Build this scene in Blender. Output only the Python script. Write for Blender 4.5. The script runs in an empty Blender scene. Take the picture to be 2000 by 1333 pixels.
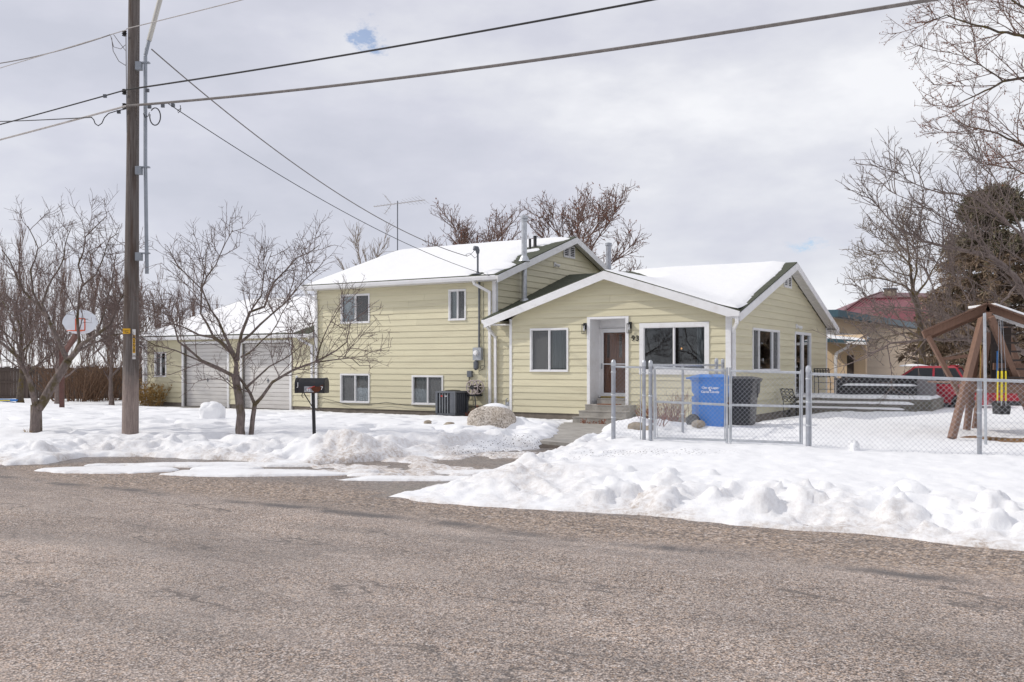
import bpy, math, random
import numpy as np
from mathutils import Vector, Matrix

R = math.radians
random.seed(11)
scn = bpy.context.scene
COL = scn.collection

# ------------------------------------------------------------------ camera
# Metres. The camera stands on the road at the origin, looking along +Y; the road surface is z = 0.
CAM_Z = 1.55
cam_d = bpy.data.cameras.new('camera')
cam = bpy.data.objects.new('camera', cam_d)
COL.objects.link(cam)
cam.location = (0, 0, CAM_Z)
cam.rotation_euler = (R(90), 0, 0)
cam_d.sensor_width = 36.0
cam_d.lens = 1854 / 2000 * 36.0
cam_d.shift_y = 0.0228
cam_d.clip_end = 3000
scn.camera = cam

# ------------------------------------------------------------------ sky
SUN_EL, SUN_DIR = 39.0, Vector((1.0, -0.06, 0)).normalized()      # horizontal direction in which shadows fall
world = bpy.data.worlds.new('World')
scn.world = world
world.use_nodes = True
wn, wl = world.node_tree.nodes, world.node_tree.links
wn.clear()


def wnode(t, **k):
    n = wn.new(t)
    for a, b in k.items():
        setattr(n, a, b)
    return n


wout = wnode('ShaderNodeOutputWorld')
wbg = wnode('ShaderNodeBackground')
sky = wnode('ShaderNodeTexSky', sky_type='NISHITA', sun_disc=False)
sky.sun_elevation = R(SUN_EL)
sky.sun_rotation = math.atan2(-SUN_DIR.x, -SUN_DIR.y)
sky.altitude = 1300
skymul = wnode('ShaderNodeMixRGB', blend_type='MULTIPLY')
skymul.inputs[0].default_value = 1
skymul.inputs[2].default_value = (0.135, 0.135, 0.14, 1)
wl.new(sky.outputs[0], skymul.inputs[1])
wtc = wnode('ShaderNodeTexCoord')


def wmath(op, a, b=None, c=None):
    n = wnode('ShaderNodeMath', operation=op)
    for i, x in enumerate((a, b, c)):
        if x is None:
            continue
        if isinstance(x, (int, float)):
            n.inputs[i].default_value = x
        else:
            wl.new(x, n.inputs[i])
    return n.outputs[0]


def wnoise(scale, detail, rough, stretch=(1, 1, 2.2), loc=(0, 0, 0)):
    m = wnode('ShaderNodeMapping')
    m.inputs['Scale'].default_value = stretch
    m.inputs['Location'].default_value = loc
    wl.new(wtc.outputs['Generated'], m.inputs[0])
    n = wnode('ShaderNodeTexNoise')
    n.inputs['Scale'].default_value = scale
    n.inputs['Detail'].default_value = detail
    n.inputs['Roughness'].default_value = rough
    wl.new(m.outputs[0], n.inputs['Vector'])
    return n.outputs['Fac']


def wramp(fac, stops):
    r = wnode('ShaderNodeValToRGB')
    el = r.color_ramp.elements
    while len(el) < len(stops):
        el.new(0.5)
    for e, (p, c) in zip(el, stops):
        e.position = p
        e.color = c if len(c) == 4 else (*c, 1)
    wl.new(fac, r.inputs[0])
    return r.outputs[0]


big = wnoise(2.6, 5, 0.55, (1, 1, 2.6), (0.3, 0.1, 0.62))
fine = wnoise(7.0, 6, 0.6, (1, 1, 2.0), (1.3, 4.1, 0.2))
wsep = wnode('ShaderNodeSeparateXYZ')
wl.new(wtc.outputs['Generated'], wsep.inputs[0])
low = wmath('MULTIPLY', wmath('SUBTRACT', 1.0, wmath('MULTIPLY', wmath('ABSOLUTE', wsep.outputs[2]), 5.0)), 0.09)   # the deck thins towards the horizon
cl = wmath('ADD', wmath('ADD', wmath('MULTIPLY', big, 0.75), wmath('MULTIPLY', fine, 0.25)), wmath('MAXIMUM', low, 0.0))
cloud = wramp(cl, [(0.36, (0.58, 0.59, 0.665)), (0.46, (0.65, 0.655, 0.73)), (0.55, (0.745, 0.75, 0.80)), (0.65, (0.90, 0.90, 0.925))])


def hole(px, py, w, h):
    """soft opening in the cloud deck round one direction"""
    d = Vector(((px - 1000) / 1854, 1.0, (712 - py) / 1854)).normalized()
    sep = wnode('ShaderNodeSeparateXYZ')
    wl.new(wtc.outputs['Generated'], sep.inputs[0])
    dx = wmath('DIVIDE', wmath('SUBTRACT', sep.outputs[0], d.x), w)
    dz = wmath('DIVIDE', wmath('SUBTRACT', sep.outputs[2], d.z), h)
    dy = wmath('DIVIDE', wmath('SUBTRACT', sep.outputs[1], d.y), 0.12)
    r2 = wmath('ADD', wmath('ADD', wmath('MULTIPLY', dx, dx), wmath('MULTIPLY', dz, dz)), wmath('MULTIPLY', dy, dy))
    return wmath('SUBTRACT', 1.0, r2)


fr = wnoise(24.0, 6, 0.7, (1, 1, 1.8), (7.7, 1.2, 3.3))
hmask = None
for a in ((722, 82, 0.022, 0.024), (1592, 478, 0.040, 0.008)):
    h = wmath('ADD', hole(*a), wmath('MULTIPLY', wmath('SUBTRACT', fr, 0.53), 7.0))
    h = wramp(h, [(0.0, (0, 0, 0)), (0.45, (0.18, 0.18, 0.18)), (1.0, (0.72, 0.72, 0.72))])
    hmask = h if hmask is None else wmath('MAXIMUM', hmask, h)
skymix = wnode('ShaderNodeMixRGB')
wl.new(hmask, skymix.inputs[0])
wl.new(cloud, skymix.inputs[1])
wl.new(skymul.outputs[0], skymix.inputs[2])
# a little of the clear sky shows through the whole deck
skymix2 = wnode('ShaderNodeMixRGB')
skymix2.inputs[0].default_value = 0.06
wl.new(skymix.outputs[0], skymix2.inputs[1])
wl.new(skymul.outputs[0], skymix2.inputs[2])
wl.new(skymix2.outputs[0], wbg.inputs[0])
wbg.inputs[1].default_value = 1.0
wl.new(wbg.outputs[0], wout.inputs[0])

# ------------------------------------------------------------------ sun
sun_d = bpy.data.lights.new('sun', 'SUN')
sun_d.energy = 2.0
sun_d.angle = R(1.6)
sun_d.color = (1.0, 0.95, 0.87)
sun = bpy.data.objects.new('sun', sun_d)
COL.objects.link(sun)
ray = Vector((SUN_DIR.x * math.cos(R(SUN_EL)), SUN_DIR.y * math.cos(R(SUN_EL)), -math.sin(R(SUN_EL))))
sun.rotation_euler = ray.to_track_quat('-Z', 'Y').to_euler()
sun.location = (-20, 10, 30)

scn.view_settings.view_transform = 'Standard'
scn.view_settings.look = 'None'
scn.view_settings.exposure = 0.10
scn.view_settings.gamma = 1.0
scn.cycles.use_denoising = True
scn.cycles.adaptive_threshold = 0.005
scn.cycles.max_bounces = 8
scn.cycles.transparent_max_bounces = 16

# ------------------------------------------------------------------ frames: the house and the street share one direction
P0 = np.array([5.914, 25.8])                      # street corner of the front wing
UX = np.array([0.8546, -0.5195])                  # along the front, to the right
VX = np.array([0.5195, 0.8546])                   # towards the back
HROT = math.atan2(UX[1], UX[0])


def uv2w(u, v):
    return P0[0] + u * UX[0] + v * VX[0], P0[1] + u * UX[1] + v * VX[1]


def w2uv(x, y):
    dx, dy = x - P0[0], y - P0[1]
    return dx * UX[0] + dy * UX[1], dx * VX[0] + dy * VX[1]


# ------------------------------------------------------------------ materials
def srgb(r, g, b):
    f = lambda c: c / 12.92 if c <= 0.04045 else ((c + 0.055) / 1.055) ** 2.4
    return f(r / 255), f(g / 255), f(b / 255)


class NT:
    """small wrapper to write node materials briefly"""

    def __init__(self, name):
        self.m = bpy.data.materials.new(name)
        self.m.use_nodes = True
        self.t = self.m.node_tree
        self.b = self.t.nodes['Principled BSDF']
        self.out = self.t.nodes['Material Output']
        self._tc = None

    def n(self, t, **k):
        x = self.t.nodes.new(t)
        for a, b in k.items():
            setattr(x, a, b)
        return x

    def l(self, a, b):
        self.t.links.new(a, b)

    def co(self, which='Object', scale=(1, 1, 1), rot=(0, 0, 0), loc=(0, 0, 0)):
        if self._tc is None:
            self._tc = self.n('ShaderNodeTexCoord')
        m = self.n('ShaderNodeMapping')
        m.inputs['Scale'].default_value = scale
        m.inputs['Rotation'].default_value = rot
        m.inputs['Location'].default_value = loc
        self.l(self._tc.outputs[which], m.inputs[0])
        return m.outputs[0]

    def noise(self, v, scale=5, detail=3, rough=0.5, dist=0.0):
        x = self.n('ShaderNodeTexNoise')
        x.inputs['Scale'].default_value = scale
        x.inputs['Detail'].default_value = detail
        x.inputs['Roughness'].default_value = rough
        x.inputs['Distortion'].default_value = dist
        self.l(v, x.inputs['Vector'])
        return x.outputs['Fac']

    def voro(self, v, scale=5, feature='F1', rand=1.0):
        x = self.n('ShaderNodeTexVoronoi', feature=feature)
        x.inputs['Scale'].default_value = scale
        x.inputs['Randomness'].default_value = rand
        self.l(v, x.inputs['Vector'])
        return x

    def ramp(self, f, stops, interp='LINEAR'):
        r = self.n('ShaderNodeValToRGB')
        r.color_ramp.interpolation = interp
        el = r.color_ramp.elements
        while len(el) < len(stops):
            el.new(0.5)
        for e, (p, c) in zip(el, stops):
            e.position = p
            if isinstance(c, (int, float)):
                c = (c, c, c)
            e.color = (*c, 1)
        self.l(f, r.inputs[0])
        return r.outputs[0]

    def mix(self, f, a, b, mode='MIX'):
        x = self.n('ShaderNodeMixRGB', blend_type=mode)
        for i, y in ((0, f), (1, a), (2, b)):
            if isinstance(y, (int, float)):
                x.inputs[i].default_value = y if i == 0 else (y, y, y, 1)
            elif isinstance(y, tuple):
                x.inputs[i].default_value = (*y, 1)
            else:
                self.l(y, x.inputs[i])
        return x.outputs[0]

    def math(self, op, a, b=None):
        x = self.n('ShaderNodeMath', operation=op)
        for i, y in enumerate((a, b)):
            if y is None:
                continue
            if isinstance(y, (int, float)):
                x.inputs[i].default_value = y
            else:
                self.l(y, x.inputs[i])
        return x.outputs[0]

    def rand(self):
        return self.n('ShaderNodeObjectInfo').outputs['Random']

    def attr(self, name):
        return self.n('ShaderNodeAttribute', attribute_name=name).outputs['Fac']

    def bump(self, h, strength=0.3, dist=0.01):
        x = self.n('ShaderNodeBump')
        x.inputs['Strength'].default_value = strength
        x.inputs['Distance'].default_value = dist
        self.l(h, x.inputs['Height'])
        self.l(x.outputs[0], self.b.inputs['Normal'])

    def set(self, color=None, rough=None, metal=None, spec=None):
        for k, v in (('Base Color', color), ('Roughness', rough), ('Metallic', metal), ('Specular IOR Level', spec)):
            if v is None:
                continue
            if isinstance(v, tuple):
                self.b.inputs[k].default_value = (*v, 1)
            elif isinstance(v, (int, float)):
                self.b.inputs[k].default_value = v
            else:
                self.l(v, self.b.inputs[k])
        return self


M = {}


def weathered(name, col, rough=0.6, var=0.15, scale=(3, 3, 3), metal=0.0, bump=0.0, bscale=30, dirt=None, dirt_amt=0.0, objvar=0.0):
    t = NT(name)
    v = t.co('Object', scale)
    n = t.noise(v, 2.0, 5, 0.6)
    dark = tuple(c * (1 - var) for c in col)
    lite = tuple(min(1, c * (1 + var * 0.6)) for c in col)
    c = t.ramp(n, [(0.3, dark), (0.7, lite)])
    if dirt is not None:
        n2 = t.noise(t.co('Object', scale, loc=(5, 3, 1)), 3.1, 6, 0.65)
        c = t.mix(t.math('MULTIPLY', t.ramp(n2, [(0.5, 0.0), (0.72, 1.0)]), dirt_amt), c, dirt)
    if objvar:
        c = t.mix(objvar, c, t.ramp(t.rand(), [(0.0, tuple(k * 0.8 for k in col)), (1.0, tuple(min(1, k * 1.12) for k in col))]))
    t.set(c, rough, metal)
    if bump:
        t.bump(t.noise(v, bscale, 4, 0.6), bump, 0.01)
    M[name] = t.m
    return t


SIDE = (0.645, 0.60, 0.425)
t = weathered('siding', SIDE, 0.42, 0.09, (0.3, 0.3, 4), dirt=(0.37, 0.30, 0.20), dirt_amt=0.42, objvar=0.35, bump=0.10, bscale=3)
weathered('white_trim', (0.78, 0.78, 0.79), 0.4, 0.06, (1, 1, 1.5), dirt=(0.5, 0.45, 0.4), dirt_amt=0.25)
weathered('soffit', (0.76, 0.75, 0.74), 0.5, 0.05)
weathered('concrete', (0.36, 0.34, 0.31), 0.85, 0.25, (1.5, 1.5, 1.5), bump=0.2, bscale=60, dirt=(0.17, 0.15, 0.12), dirt_amt=0.6)
weathered('concrete_old', (0.17, 0.155, 0.125), 0.9, 0.3, (1.5, 1.5, 1.5), bump=0.2, bscale=60, dirt=(0.09, 0.085, 0.055), dirt_amt=0.7)
weathered('foundation', (0.22, 0.19, 0.16), 0.9, 0.3, (2, 2, 2), bump=0.2)
weathered('galvanised', (0.52, 0.54, 0.57), 0.42, 0.2, (4, 4, 4), metal=0.75)
weathered('galvanised_old', (0.40, 0.42, 0.46), 0.5, 0.25, (5, 5, 3), metal=0.6, dirt=(0.25, 0.14, 0.08), dirt_amt=0.25)
weathered('chain_wire', (0.42, 0.43, 0.46), 0.45, 0.1, metal=0.5)
weathered('grey_metal', (0.13, 0.14, 0.16), 0.5, 0.15, metal=0.2)
weathered('light_grey_metal', (0.36, 0.38, 0.41), 0.5, 0.15, metal=0.2)
weathered('black_metal', (0.018, 0.018, 0.02), 0.35, 0.3, metal=0.2)
weathered('black_plastic', (0.02, 0.02, 0.023), 0.5, 0.3)
weathered('sofa_black', (0.018, 0.016, 0.018), 0.7, 0.3, (8, 8, 8))
weathered('sofa_end', (0.17, 0.16, 0.165), 0.7, 0.15, (3, 3, 3))
weathered('garage_door', (0.64, 0.62, 0.60), 0.5, 0.08, (0.5, 0.5, 3), dirt=(0.36, 0.32, 0.28), dirt_amt=0.35, objvar=0.3)
weathered('door_white', (0.74, 0.74, 0.75), 0.4, 0.05)
weathered('brass', (0.45, 0.33, 0.10), 0.35, 0.2, metal=0.7)
weathered('doormat', (0.22, 0.08, 0.03), 0.95, 0.4, (9, 9, 9))
weathered('bin_blue', (0.06, 0.22, 0.62), 0.42, 0.12, (2, 2, 2))
weathered('bin_black', (0.022, 0.022, 0.025), 0.45, 0.25, (2, 2, 2))
weathered('sign_yellow', (0.75, 0.42, 0.015), 0.5, 0.08)
weathered('sign_white', (0.72, 0.72, 0.72), 0.5, 0.08)
weathered('print_black', (0.012, 0.012, 0.012), 0.5, 0.1)
weathered('print_white', (0.85, 0.85, 0.86), 0.5, 0.02)
weathered('print_red', (0.55, 0.03, 0.02), 0.5, 0.05)
weathered('fort_wood', (0.20, 0.115, 0.080), 0.75, 0.25, (14, 14, 2), bump=0.2, objvar=0.4)
weathered('fence_wood', (0.095, 0.07, 0.058), 0.85, 0.4, (12, 12, 1.2), bump=0.25, objvar=0.8)
weathered('tan_siding', (0.68, 0.52, 0.35), 0.55, 0.06, (0.4, 0.4, 4), objvar=0.3)
weathered('teal_trim', (0.06, 0.12, 0.155), 0.5, 0.15)
weathered('red_roof', (0.17, 0.030, 0.040), 0.4, 0.15, (1, 1, 1))
weathered('red_roof_dark', (0.12, 0.03, 0.035), 0.5, 0.15)
weathered('dark_brown', (0.035, 0.022, 0.018), 0.6, 0.2)
weathered('navy', (0.012, 0.02, 0.05), 0.6, 0.2)
weathered('car_red', (0.33, 0.022, 0.035), 0.22, 0.06)
weathered('tyre', (0.02, 0.02, 0.02), 0.85, 0.2)
weathered('alloy', (0.6, 0.6, 0.62), 0.3, 0.1, metal=0.8)
weathered('pole_pipe', (0.30, 0.33, 0.37), 0.45, 0.12, metal=0.4)
weathered('fibreglass', (0.55, 0.54, 0.50), 0.5, 0.08)
weathered('wire_black', (0.025, 0.024, 0.025), 0.6, 0.2)
weathered('wire_grey', (0.20, 0.185, 0.18), 0.6, 0.3, (6, 6, 6))
weathered('wire_bare', (0.52, 0.50, 0.49), 0.5, 0.2, (6, 6, 6))
weathered('yellow_plastic', (0.85, 0.68, 0.02), 0.45, 0.1)
weathered('blue_plastic', (0.04, 0.22, 0.62), 0.45, 0.1)
weathered('orange_paint', (0.62, 0.11, 0.04), 0.5, 0.1)
weathered('board_white', (0.66, 0.69, 0.74), 0.4, 0.06)
weathered('rust_post', (0.115, 0.05, 0.04), 0.7, 0.3, (3, 3, 6))
weathered('reel_plastic', (0.42, 0.36, 0.35), 0.55, 0.1)
weathered('curtain', (0.62, 0.64, 0.63), 0.9, 0.10, (10, 10, 0.6))
weathered('curtain_grey', (0.30, 0.33, 0.34), 0.9, 0.12, (10, 10, 0.6))
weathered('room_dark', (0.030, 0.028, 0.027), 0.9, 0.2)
weathered('screen_mesh', (0.13, 0.135, 0.14), 0.9, 0.1, (2, 2, 2))
weathered('door_wood', (0.26, 0.10, 0.045), 0.4, 0.35, (12, 12, 1.5))
weathered('straw', (0.34, 0.21, 0.07), 0.95, 0.4, (9, 9, 9))
weathered('dry_leaf', (0.26, 0.085, 0.04), 0.9, 0.4, (6, 6, 6))
weathered('dry_stalk', (0.17, 0.10, 0.062), 0.9, 0.4, (6, 6, 6))
weathered('red_stalk', (0.21, 0.07, 0.045), 0.9, 0.4, (6, 6, 6))
weathered('needle', (0.17, 0.155, 0.10), 0.85, 0.5, (3, 3, 3))
weathered('needle_brown', (0.36, 0.265, 0.18), 0.9, 0.5, (3, 3, 3))
weathered('hay', (0.20, 0.105, 0.035), 0.95, 0.5, (10, 10, 10), bump=0.5)
weathered('stone_small', (0.33, 0.28, 0.22), 0.9, 0.35, (4, 4, 4), bump=0.4)


def bark(name, col, moss=None, scale=(9, 9, 2.5)):
    t = NT(name)
    v = t.co('Object', scale)
    n = t.noise(v, 3, 6, 0.65)
    c = t.ramp(n, [(0.28, tuple(k * 0.45 for k in col)), (0.72, tuple(min(1, k * 1.35) for k in col))])
    if moss:
        n2 = t.noise(t.co('Object', (1.6, 1.6, 1.6)), 2.2, 5, 0.6)
        c = t.mix(t.ramp(n2, [(0.50, 0.0), (0.60, 0.8)]), c, moss)
    t.set(c, 0.9)
    t.bump(t.noise(v, 6, 5, 0.7), 0.6, 0.02)
    M[name] = t.m


bark('bark', (0.19, 0.152, 0.138), (0.085, 0.065, 0.020))
bark('bark_twig', (0.185, 0.135, 0.122))
bark('bark_grey', (0.21, 0.165, 0.148))
bark('bark_pale', (0.28, 0.225, 0.175))
bark('bark_moss', (0.11, 0.085, 0.065), (0.12, 0.085, 0.016))
bark('bark_red', (0.20, 0.125, 0.100))
bark('bark_brown', (0.34, 0.25, 0.18))
bark('pole_wood', (0.125, 0.098, 0.086), None, (26, 26, 0.9))

# utility pole: weathered grey brown, bleached patch near the foot
t = NT('pole_wood')
v = t.co('Object', (30, 30, 0.8))
n = t.noise(v, 2.2, 6, 0.7)
c = t.ramp(n, [(0.3, (0.075, 0.062, 0.056)), (0.52, (0.155, 0.136, 0.127)), (0.75, (0.26, 0.236, 0.224))])
n2 = t.noise(t.co('Object', (5, 5, 0.55), loc=(2, 1, 4)), 1.6, 4, 0.6)
c = t.mix(t.ramp(n2, [(0.5, 0.0), (0.66, 0.7)]), c, (0.085, 0.052, 0.036))
sep = t.n('ShaderNodeSeparateXYZ')
t.l(t.co('Object'), sep.inputs[0])
hz = t.math('MULTIPLY', t.math('ADD', sep.outputs[2], t.math('MULTIPLY', t.noise(t.co('Object', (6, 6, 1.5)), 2, 4), 0.9)), 0.4)
pale = t.ramp(t.noise(v, 5, 4, 0.7), [(0.35, (0.16, 0.12, 0.105)), (0.6, (0.36, 0.29, 0.26))])
c = t.mix(t.ramp(hz, [(0.55, 0.9), (0.72, 0.0)]), c, pale)
specks = t.voro(t.co('Object', (1, 1, 0.35)), 55)
c = t.mix(t.math('MULTIPLY', t.ramp(specks.outputs['Distance'], [(0.10, 1.0), (0.16, 0.0)]), t.ramp(hz, [(0.8, 0.8), (1.0, 0.0)])), c, (0.03, 0.024, 0.02))
t.set(c, 0.9)
t.bump(n, 0.6, 0.02)
M['pole_wood'] = t.m

# shingles
t = NT('shingles')
v = t.co('Object')
br = t.n('ShaderNodeTexBrick')
br.inputs['Scale'].default_value = 1.0
br.inputs['Brick Width'].default_value = 0.30
br.inputs['Row Height'].default_value = 0.14
br.inputs['Mortar Size'].default_value = 0.006
br.inputs['Color1'].default_value = (0.085, 0.095, 0.062, 1)
br.inputs['Color2'].default_value = (0.045, 0.052, 0.035, 1)
br.inputs['Mortar'].default_value = (0.010, 0.011, 0.008, 1)
t.l(v, br.inputs['Vector'])
n = t.noise(t.co('Object', (1, 1, 1)), 30, 4, 0.7)
c = t.mix(0.5, br.outputs['Color'], t.ramp(n, [(0.3, (0.03, 0.034, 0.024)), (0.7, (0.14, 0.15, 0.105))]))
t.set(c, 0.95)
t.bump(br.outputs['Fac'], 0.4, 0.01)
M['shingles'] = t.m

# snow: white with a dirt tint carried by the mesh attribute 'dirt' (road grit)
t = NT('snow')
v = t.co('Object')
n1 = t.noise(v, 7, 6, 0.6)
n2 = t.noise(v, 42, 4, 0.6)
grit = t.ramp(t.noise(t.co('Object', loc=(3, 9, 2)), 16, 6, 0.7), [(0.42, 0.25), (0.62, 1.0)])
d = t.math('MULTIPLY', t.attr('dirt'), grit)
c = t.mix(t.ramp(d, [(0.0, 0.0), (0.9, 0.85)]), (0.86, 0.865, 0.88), (0.38, 0.30, 0.24))
spk = t.voro(v, 20)
c = t.mix(t.math('MULTIPLY', t.ramp(spk.outputs['Distance'], [(0.20, 1.0), (0.28, 0.0)]), t.ramp(t.attr('debris'), [(0.15, 0.0), (0.8, 1.0)])), c, (0.06, 0.045, 0.035))
t.set(c, 0.65, spec=0.25)
t.bump(t.math('ADD', n1, t.math('MULTIPLY', n2, 0.45)), 0.38, 0.035)
M['snow'] = t.m

# chip-sealed road
t = NT('chip_seal')
v = t.co('Object')
v1 = t.voro(v, 88)
v2 = t.voro(v, 46)
big = t.noise(t.co('Object', (0.16, 0.75, 1)), 1.3, 5, 0.6)
mid = t.noise(v, 2.6, 6, 0.65)
sepc = t.n('ShaderNodeSeparateColor')
t.l(v1.outputs['Color'], sepc.inputs[0])
sepd = t.n('ShaderNodeSeparateColor')
t.l(v2.outputs['Color'], sepd.inputs[0])
stops = [(0.0, (0.09, 0.078, 0.072)), (0.14, (0.22, 0.185, 0.165)), (0.34, (0.40, 0.34, 0.30)), (0.56, (0.52, 0.45, 0.405)), (0.74, (0.58, 0.43, 0.31)), (0.88, (0.67, 0.61, 0.57)), (1.0, (0.80, 0.77, 0.75))]
chips = t.mix(0.42, t.ramp(sepc.outputs[0], stops), t.ramp(sepd.outputs[1], stops))
gap = t.ramp(v1.outputs['Distance'], [(0.42, 1.0), (0.72, 0.30)])
chips = t.mix(1.0, chips, gap, 'MULTIPLY')
worn = t.mix(0.40, (0.36, 0.325, 0.305), chips)
wearmask = t.ramp(t.math('ADD', t.math('MULTIPLY', big, 0.7), t.math('MULTIPLY', mid, 0.3)), [(0.44, 0.0), (0.60, 0.62)])
sepv = t.n('ShaderNodeSeparateXYZ')
t.l(v, sepv.inputs[0])
# loose stone gathered along the edge of the road (local y is the distance along v)
wob = t.math('MULTIPLY', t.math('SUBTRACT', t.noise(t.co('Object', (0.35, 0.35, 1)), 1.4, 4), 0.5), 1.2)
vy = t.math('ADD', sepv.outputs[1], wob)
edge = t.ramp(t.math('ADD', t.math('MULTIPLY', vy, 1.0), 18.0), [(0.35, 0.0), (0.95, 1.0)])
stone = t.mix(1.0, t.ramp(sepd.outputs[0], [(0.0, (0.06, 0.05, 0.045)), (0.25, (0.20, 0.16, 0.14)), (0.55, (0.46, 0.36, 0.28)), (0.8, (0.58, 0.42, 0.28)), (1.0, (0.76, 0.70, 0.66))]), t.ramp(v2.outputs['Distance'], [(0.4, 1.0), (0.75, 0.22)]), 'MULTIPLY')
c = t.mix(wearmask, chips, worn)
tone = t.noise(t.co('Object', (0.22, 0.60, 1), loc=(2, 7, 0)), 1.0, 5, 0.62)
tone2 = t.noise(t.co('Object', (0.9, 1.3, 1), loc=(6, 1, 0)), 1.1, 6, 0.7)
c = t.mix(1.0, c, t.ramp(tone, [(0.32, (0.78, 0.78, 0.78)), (0.5, (0.96, 0.96, 0.96)), (0.66, (1.12, 1.10, 1.085))]), 'MULTIPLY')
c = t.mix(1.0, c, t.ramp(tone2, [(0.35, (0.86, 0.85, 0.85)), (0.6, (1.05, 1.04, 1.03))]), 'MULTIPLY')
crk = t.math('ABSOLUTE', t.math('SUBTRACT', t.noise(t.co('Object', (0.35, 0.8, 1), loc=(1, 12, 0)), 0.9, 6, 0.55), 0.5))
crkm = t.math('MULTIPLY', t.ramp(crk, [(0.0015, 1.0), (0.007, 0.0)]), t.ramp(t.noise(t.co('Object', (0.6, 0.6, 1), loc=(9, 9, 0)), 1.2, 3), [(0.46, 0.0), (0.56, 0.8)]))
c = t.mix(crkm, c, (0.10, 0.09, 0.085))
v3 = t.voro(v, 21)
sepe = t.n('ShaderNodeSeparateColor')
t.l(v3.outputs['Color'], sepe.inputs[0])
stone = t.mix(0.28, stone, t.mix(1.0, t.ramp(sepe.outputs[0], [(0.0, (0.06, 0.05, 0.045)), (0.3, (0.24, 0.195, 0.165)), (0.6, (0.50, 0.40, 0.32)), (1.0, (0.78, 0.71, 0.66))]), t.ramp(v3.outputs['Distance'], [(0.4, 1.0), (0.75, 0.25)]), 'MULTIPLY'))
c = t.mix(t.math('MULTIPLY', edge, 0.8), c, stone)
c = t.mix(1.0, c, (1.12, 1.095, 1.085), 'MULTIPLY')
# oily dark seam and patches
seam = t.math('ABSOLUTE', t.math('ADD', sepv.outputs[1], t.math('ADD', t.math('MULTIPLY', t.math('SUBTRACT', t.noise(t.co('Object', (0.5, 0.5, 1)), 1.2, 3), 0.5), 0.5), 17.55)))
seamm = t.math('MULTIPLY', t.ramp(seam, [(0.03, 1.0), (0.17, 0.0)]), t.ramp(t.noise(t.co('Object', (0.9, 0.3, 1), loc=(4, 0, 0)), 1.3, 5, 0.7), [(0.42, 0.0), (0.58, 0.85)]))
c = t.mix(seamm, c, (0.105, 0.098, 0.098))
oil = t.noise(t.co('Object', (0.25, 1.0, 1), loc=(8, 3, 0)), 1.1, 6, 0.68)
c = t.mix(t.ramp(oil, [(0.52, 0.0), (0.70, 0.5)]), c, (0.15, 0.137, 0.13))
wet = t.attr('wet')
c = t.mix(t.math('MULTIPLY', wet, 0.5), c, (0.07, 0.062, 0.058))
t.set(c, t.ramp(wet, [(0.0, 0.9), (1.0, 0.28)]))
t.bump(t.math('ADD', v1.outputs['Distance'], v2.outputs['Distance']), 0.55, 0.012)
M['chip_seal'] = t.m

weathered('soil', (0.085, 0.066, 0.052), 0.95, 0.45, (3, 3, 3), bump=0.6, dirt=(0.15, 0.13, 0.11), dirt_amt=0.8)

# granite boulder
t = NT('granite')
v = t.co('Object')
sp = t.voro(v, 42)
sc_ = t.n('ShaderNodeSeparateColor')
t.l(sp.outputs['Color'], sc_.inputs[0])
c = t.ramp(sc_.outputs[0], [(0.0, (0.16, 0.14, 0.12)), (0.3, (0.40, 0.35, 0.30)), (0.7, (0.52, 0.465, 0.405)), (1.0, (0.68, 0.63, 0.57))])
n = t.noise(v, 1.8, 5, 0.6)
c = t.mix(t.ramp(n, [(0.45, 0.0), (0.7, 0.4)]), c, (0.45, 0.36, 0.26))
t.set(c, 0.85)
t.bump(t.noise(v, 22, 6, 0.7), 0.5, 0.02)
M['granite'] = t.m

# mailbox: black enamel with rust
t = NT('mailbox_black')
v = t.co('Object')
n = t.noise(t.co('Object', (2.2, 5, 5)), 1.5, 5, 0.65)
c = t.mix(t.ramp(n, [(0.60, 0.0), (0.64, 1.0)]), (0.013, 0.014, 0.017), (0.085, 0.026, 0.012))
t.set(c, t.ramp(n, [(0.58, 0.32), (0.66, 0.9)]))
M['mailbox_black'] = t.m
weathered('rust', (0.11, 0.032, 0.014), 0.95, 0.35, (12, 12, 12))
weathered('sticker_grey', (0.33, 0.34, 0.37), 0.6, 0.5, (14, 14, 14), dirt=(0.03, 0.03, 0.03), dirt_amt=0.8)


def glass_mat(name, tint, refl=1.0):
    t = NT(name)
    t.t.nodes.remove(t.b)
    tr = t.n('ShaderNodeBsdfTransparent')
    tr.inputs[0].default_value = (*tint, 1)
    gl = t.n('ShaderNodeBsdfGlossy')
    gl.inputs[0].default_value = (0.9, 0.92, 0.95, 1)
    gl.inputs['Roughness'].default_value = 0.02
    fr_ = t.n('ShaderNodeFresnel')
    fr_.inputs[0].default_value = 1.5
    mx = t.n('ShaderNodeMixShader')
    t.l(t.math('MULTIPLY', fr_.outputs[0], refl), mx.inputs[0])
    t.l(tr.outputs[0], mx.inputs[1])
    t.l(gl.outputs[0], mx.inputs[2])
    t.l(mx.outputs[0], t.out.inputs[0])
    M[name] = t.m


glass_mat('glass', (0.72, 0.75, 0.76), 1.6)
# an insect screen behind the glass: fine grey mesh, half see-through
t = NT('glass_screened')
tr = t.n('ShaderNodeBsdfTransparent')
mx = t.n('ShaderNodeMixShader')
mx.inputs[0].default_value = 0.52
t.set((0.17, 0.175, 0.18), 0.5)
t.l(tr.outputs[0], mx.inputs[1])
t.l(t.b.outputs[0], mx.inputs[2])
t.l(mx.outputs[0], t.out.inputs[0])
M['glass_screened'] = t.m
glass_mat('door_glass', (0.9, 0.9, 0.9), 0.8)
glass_mat('car_glass', (0.25, 0.28, 0.28), 1.5)


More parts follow.
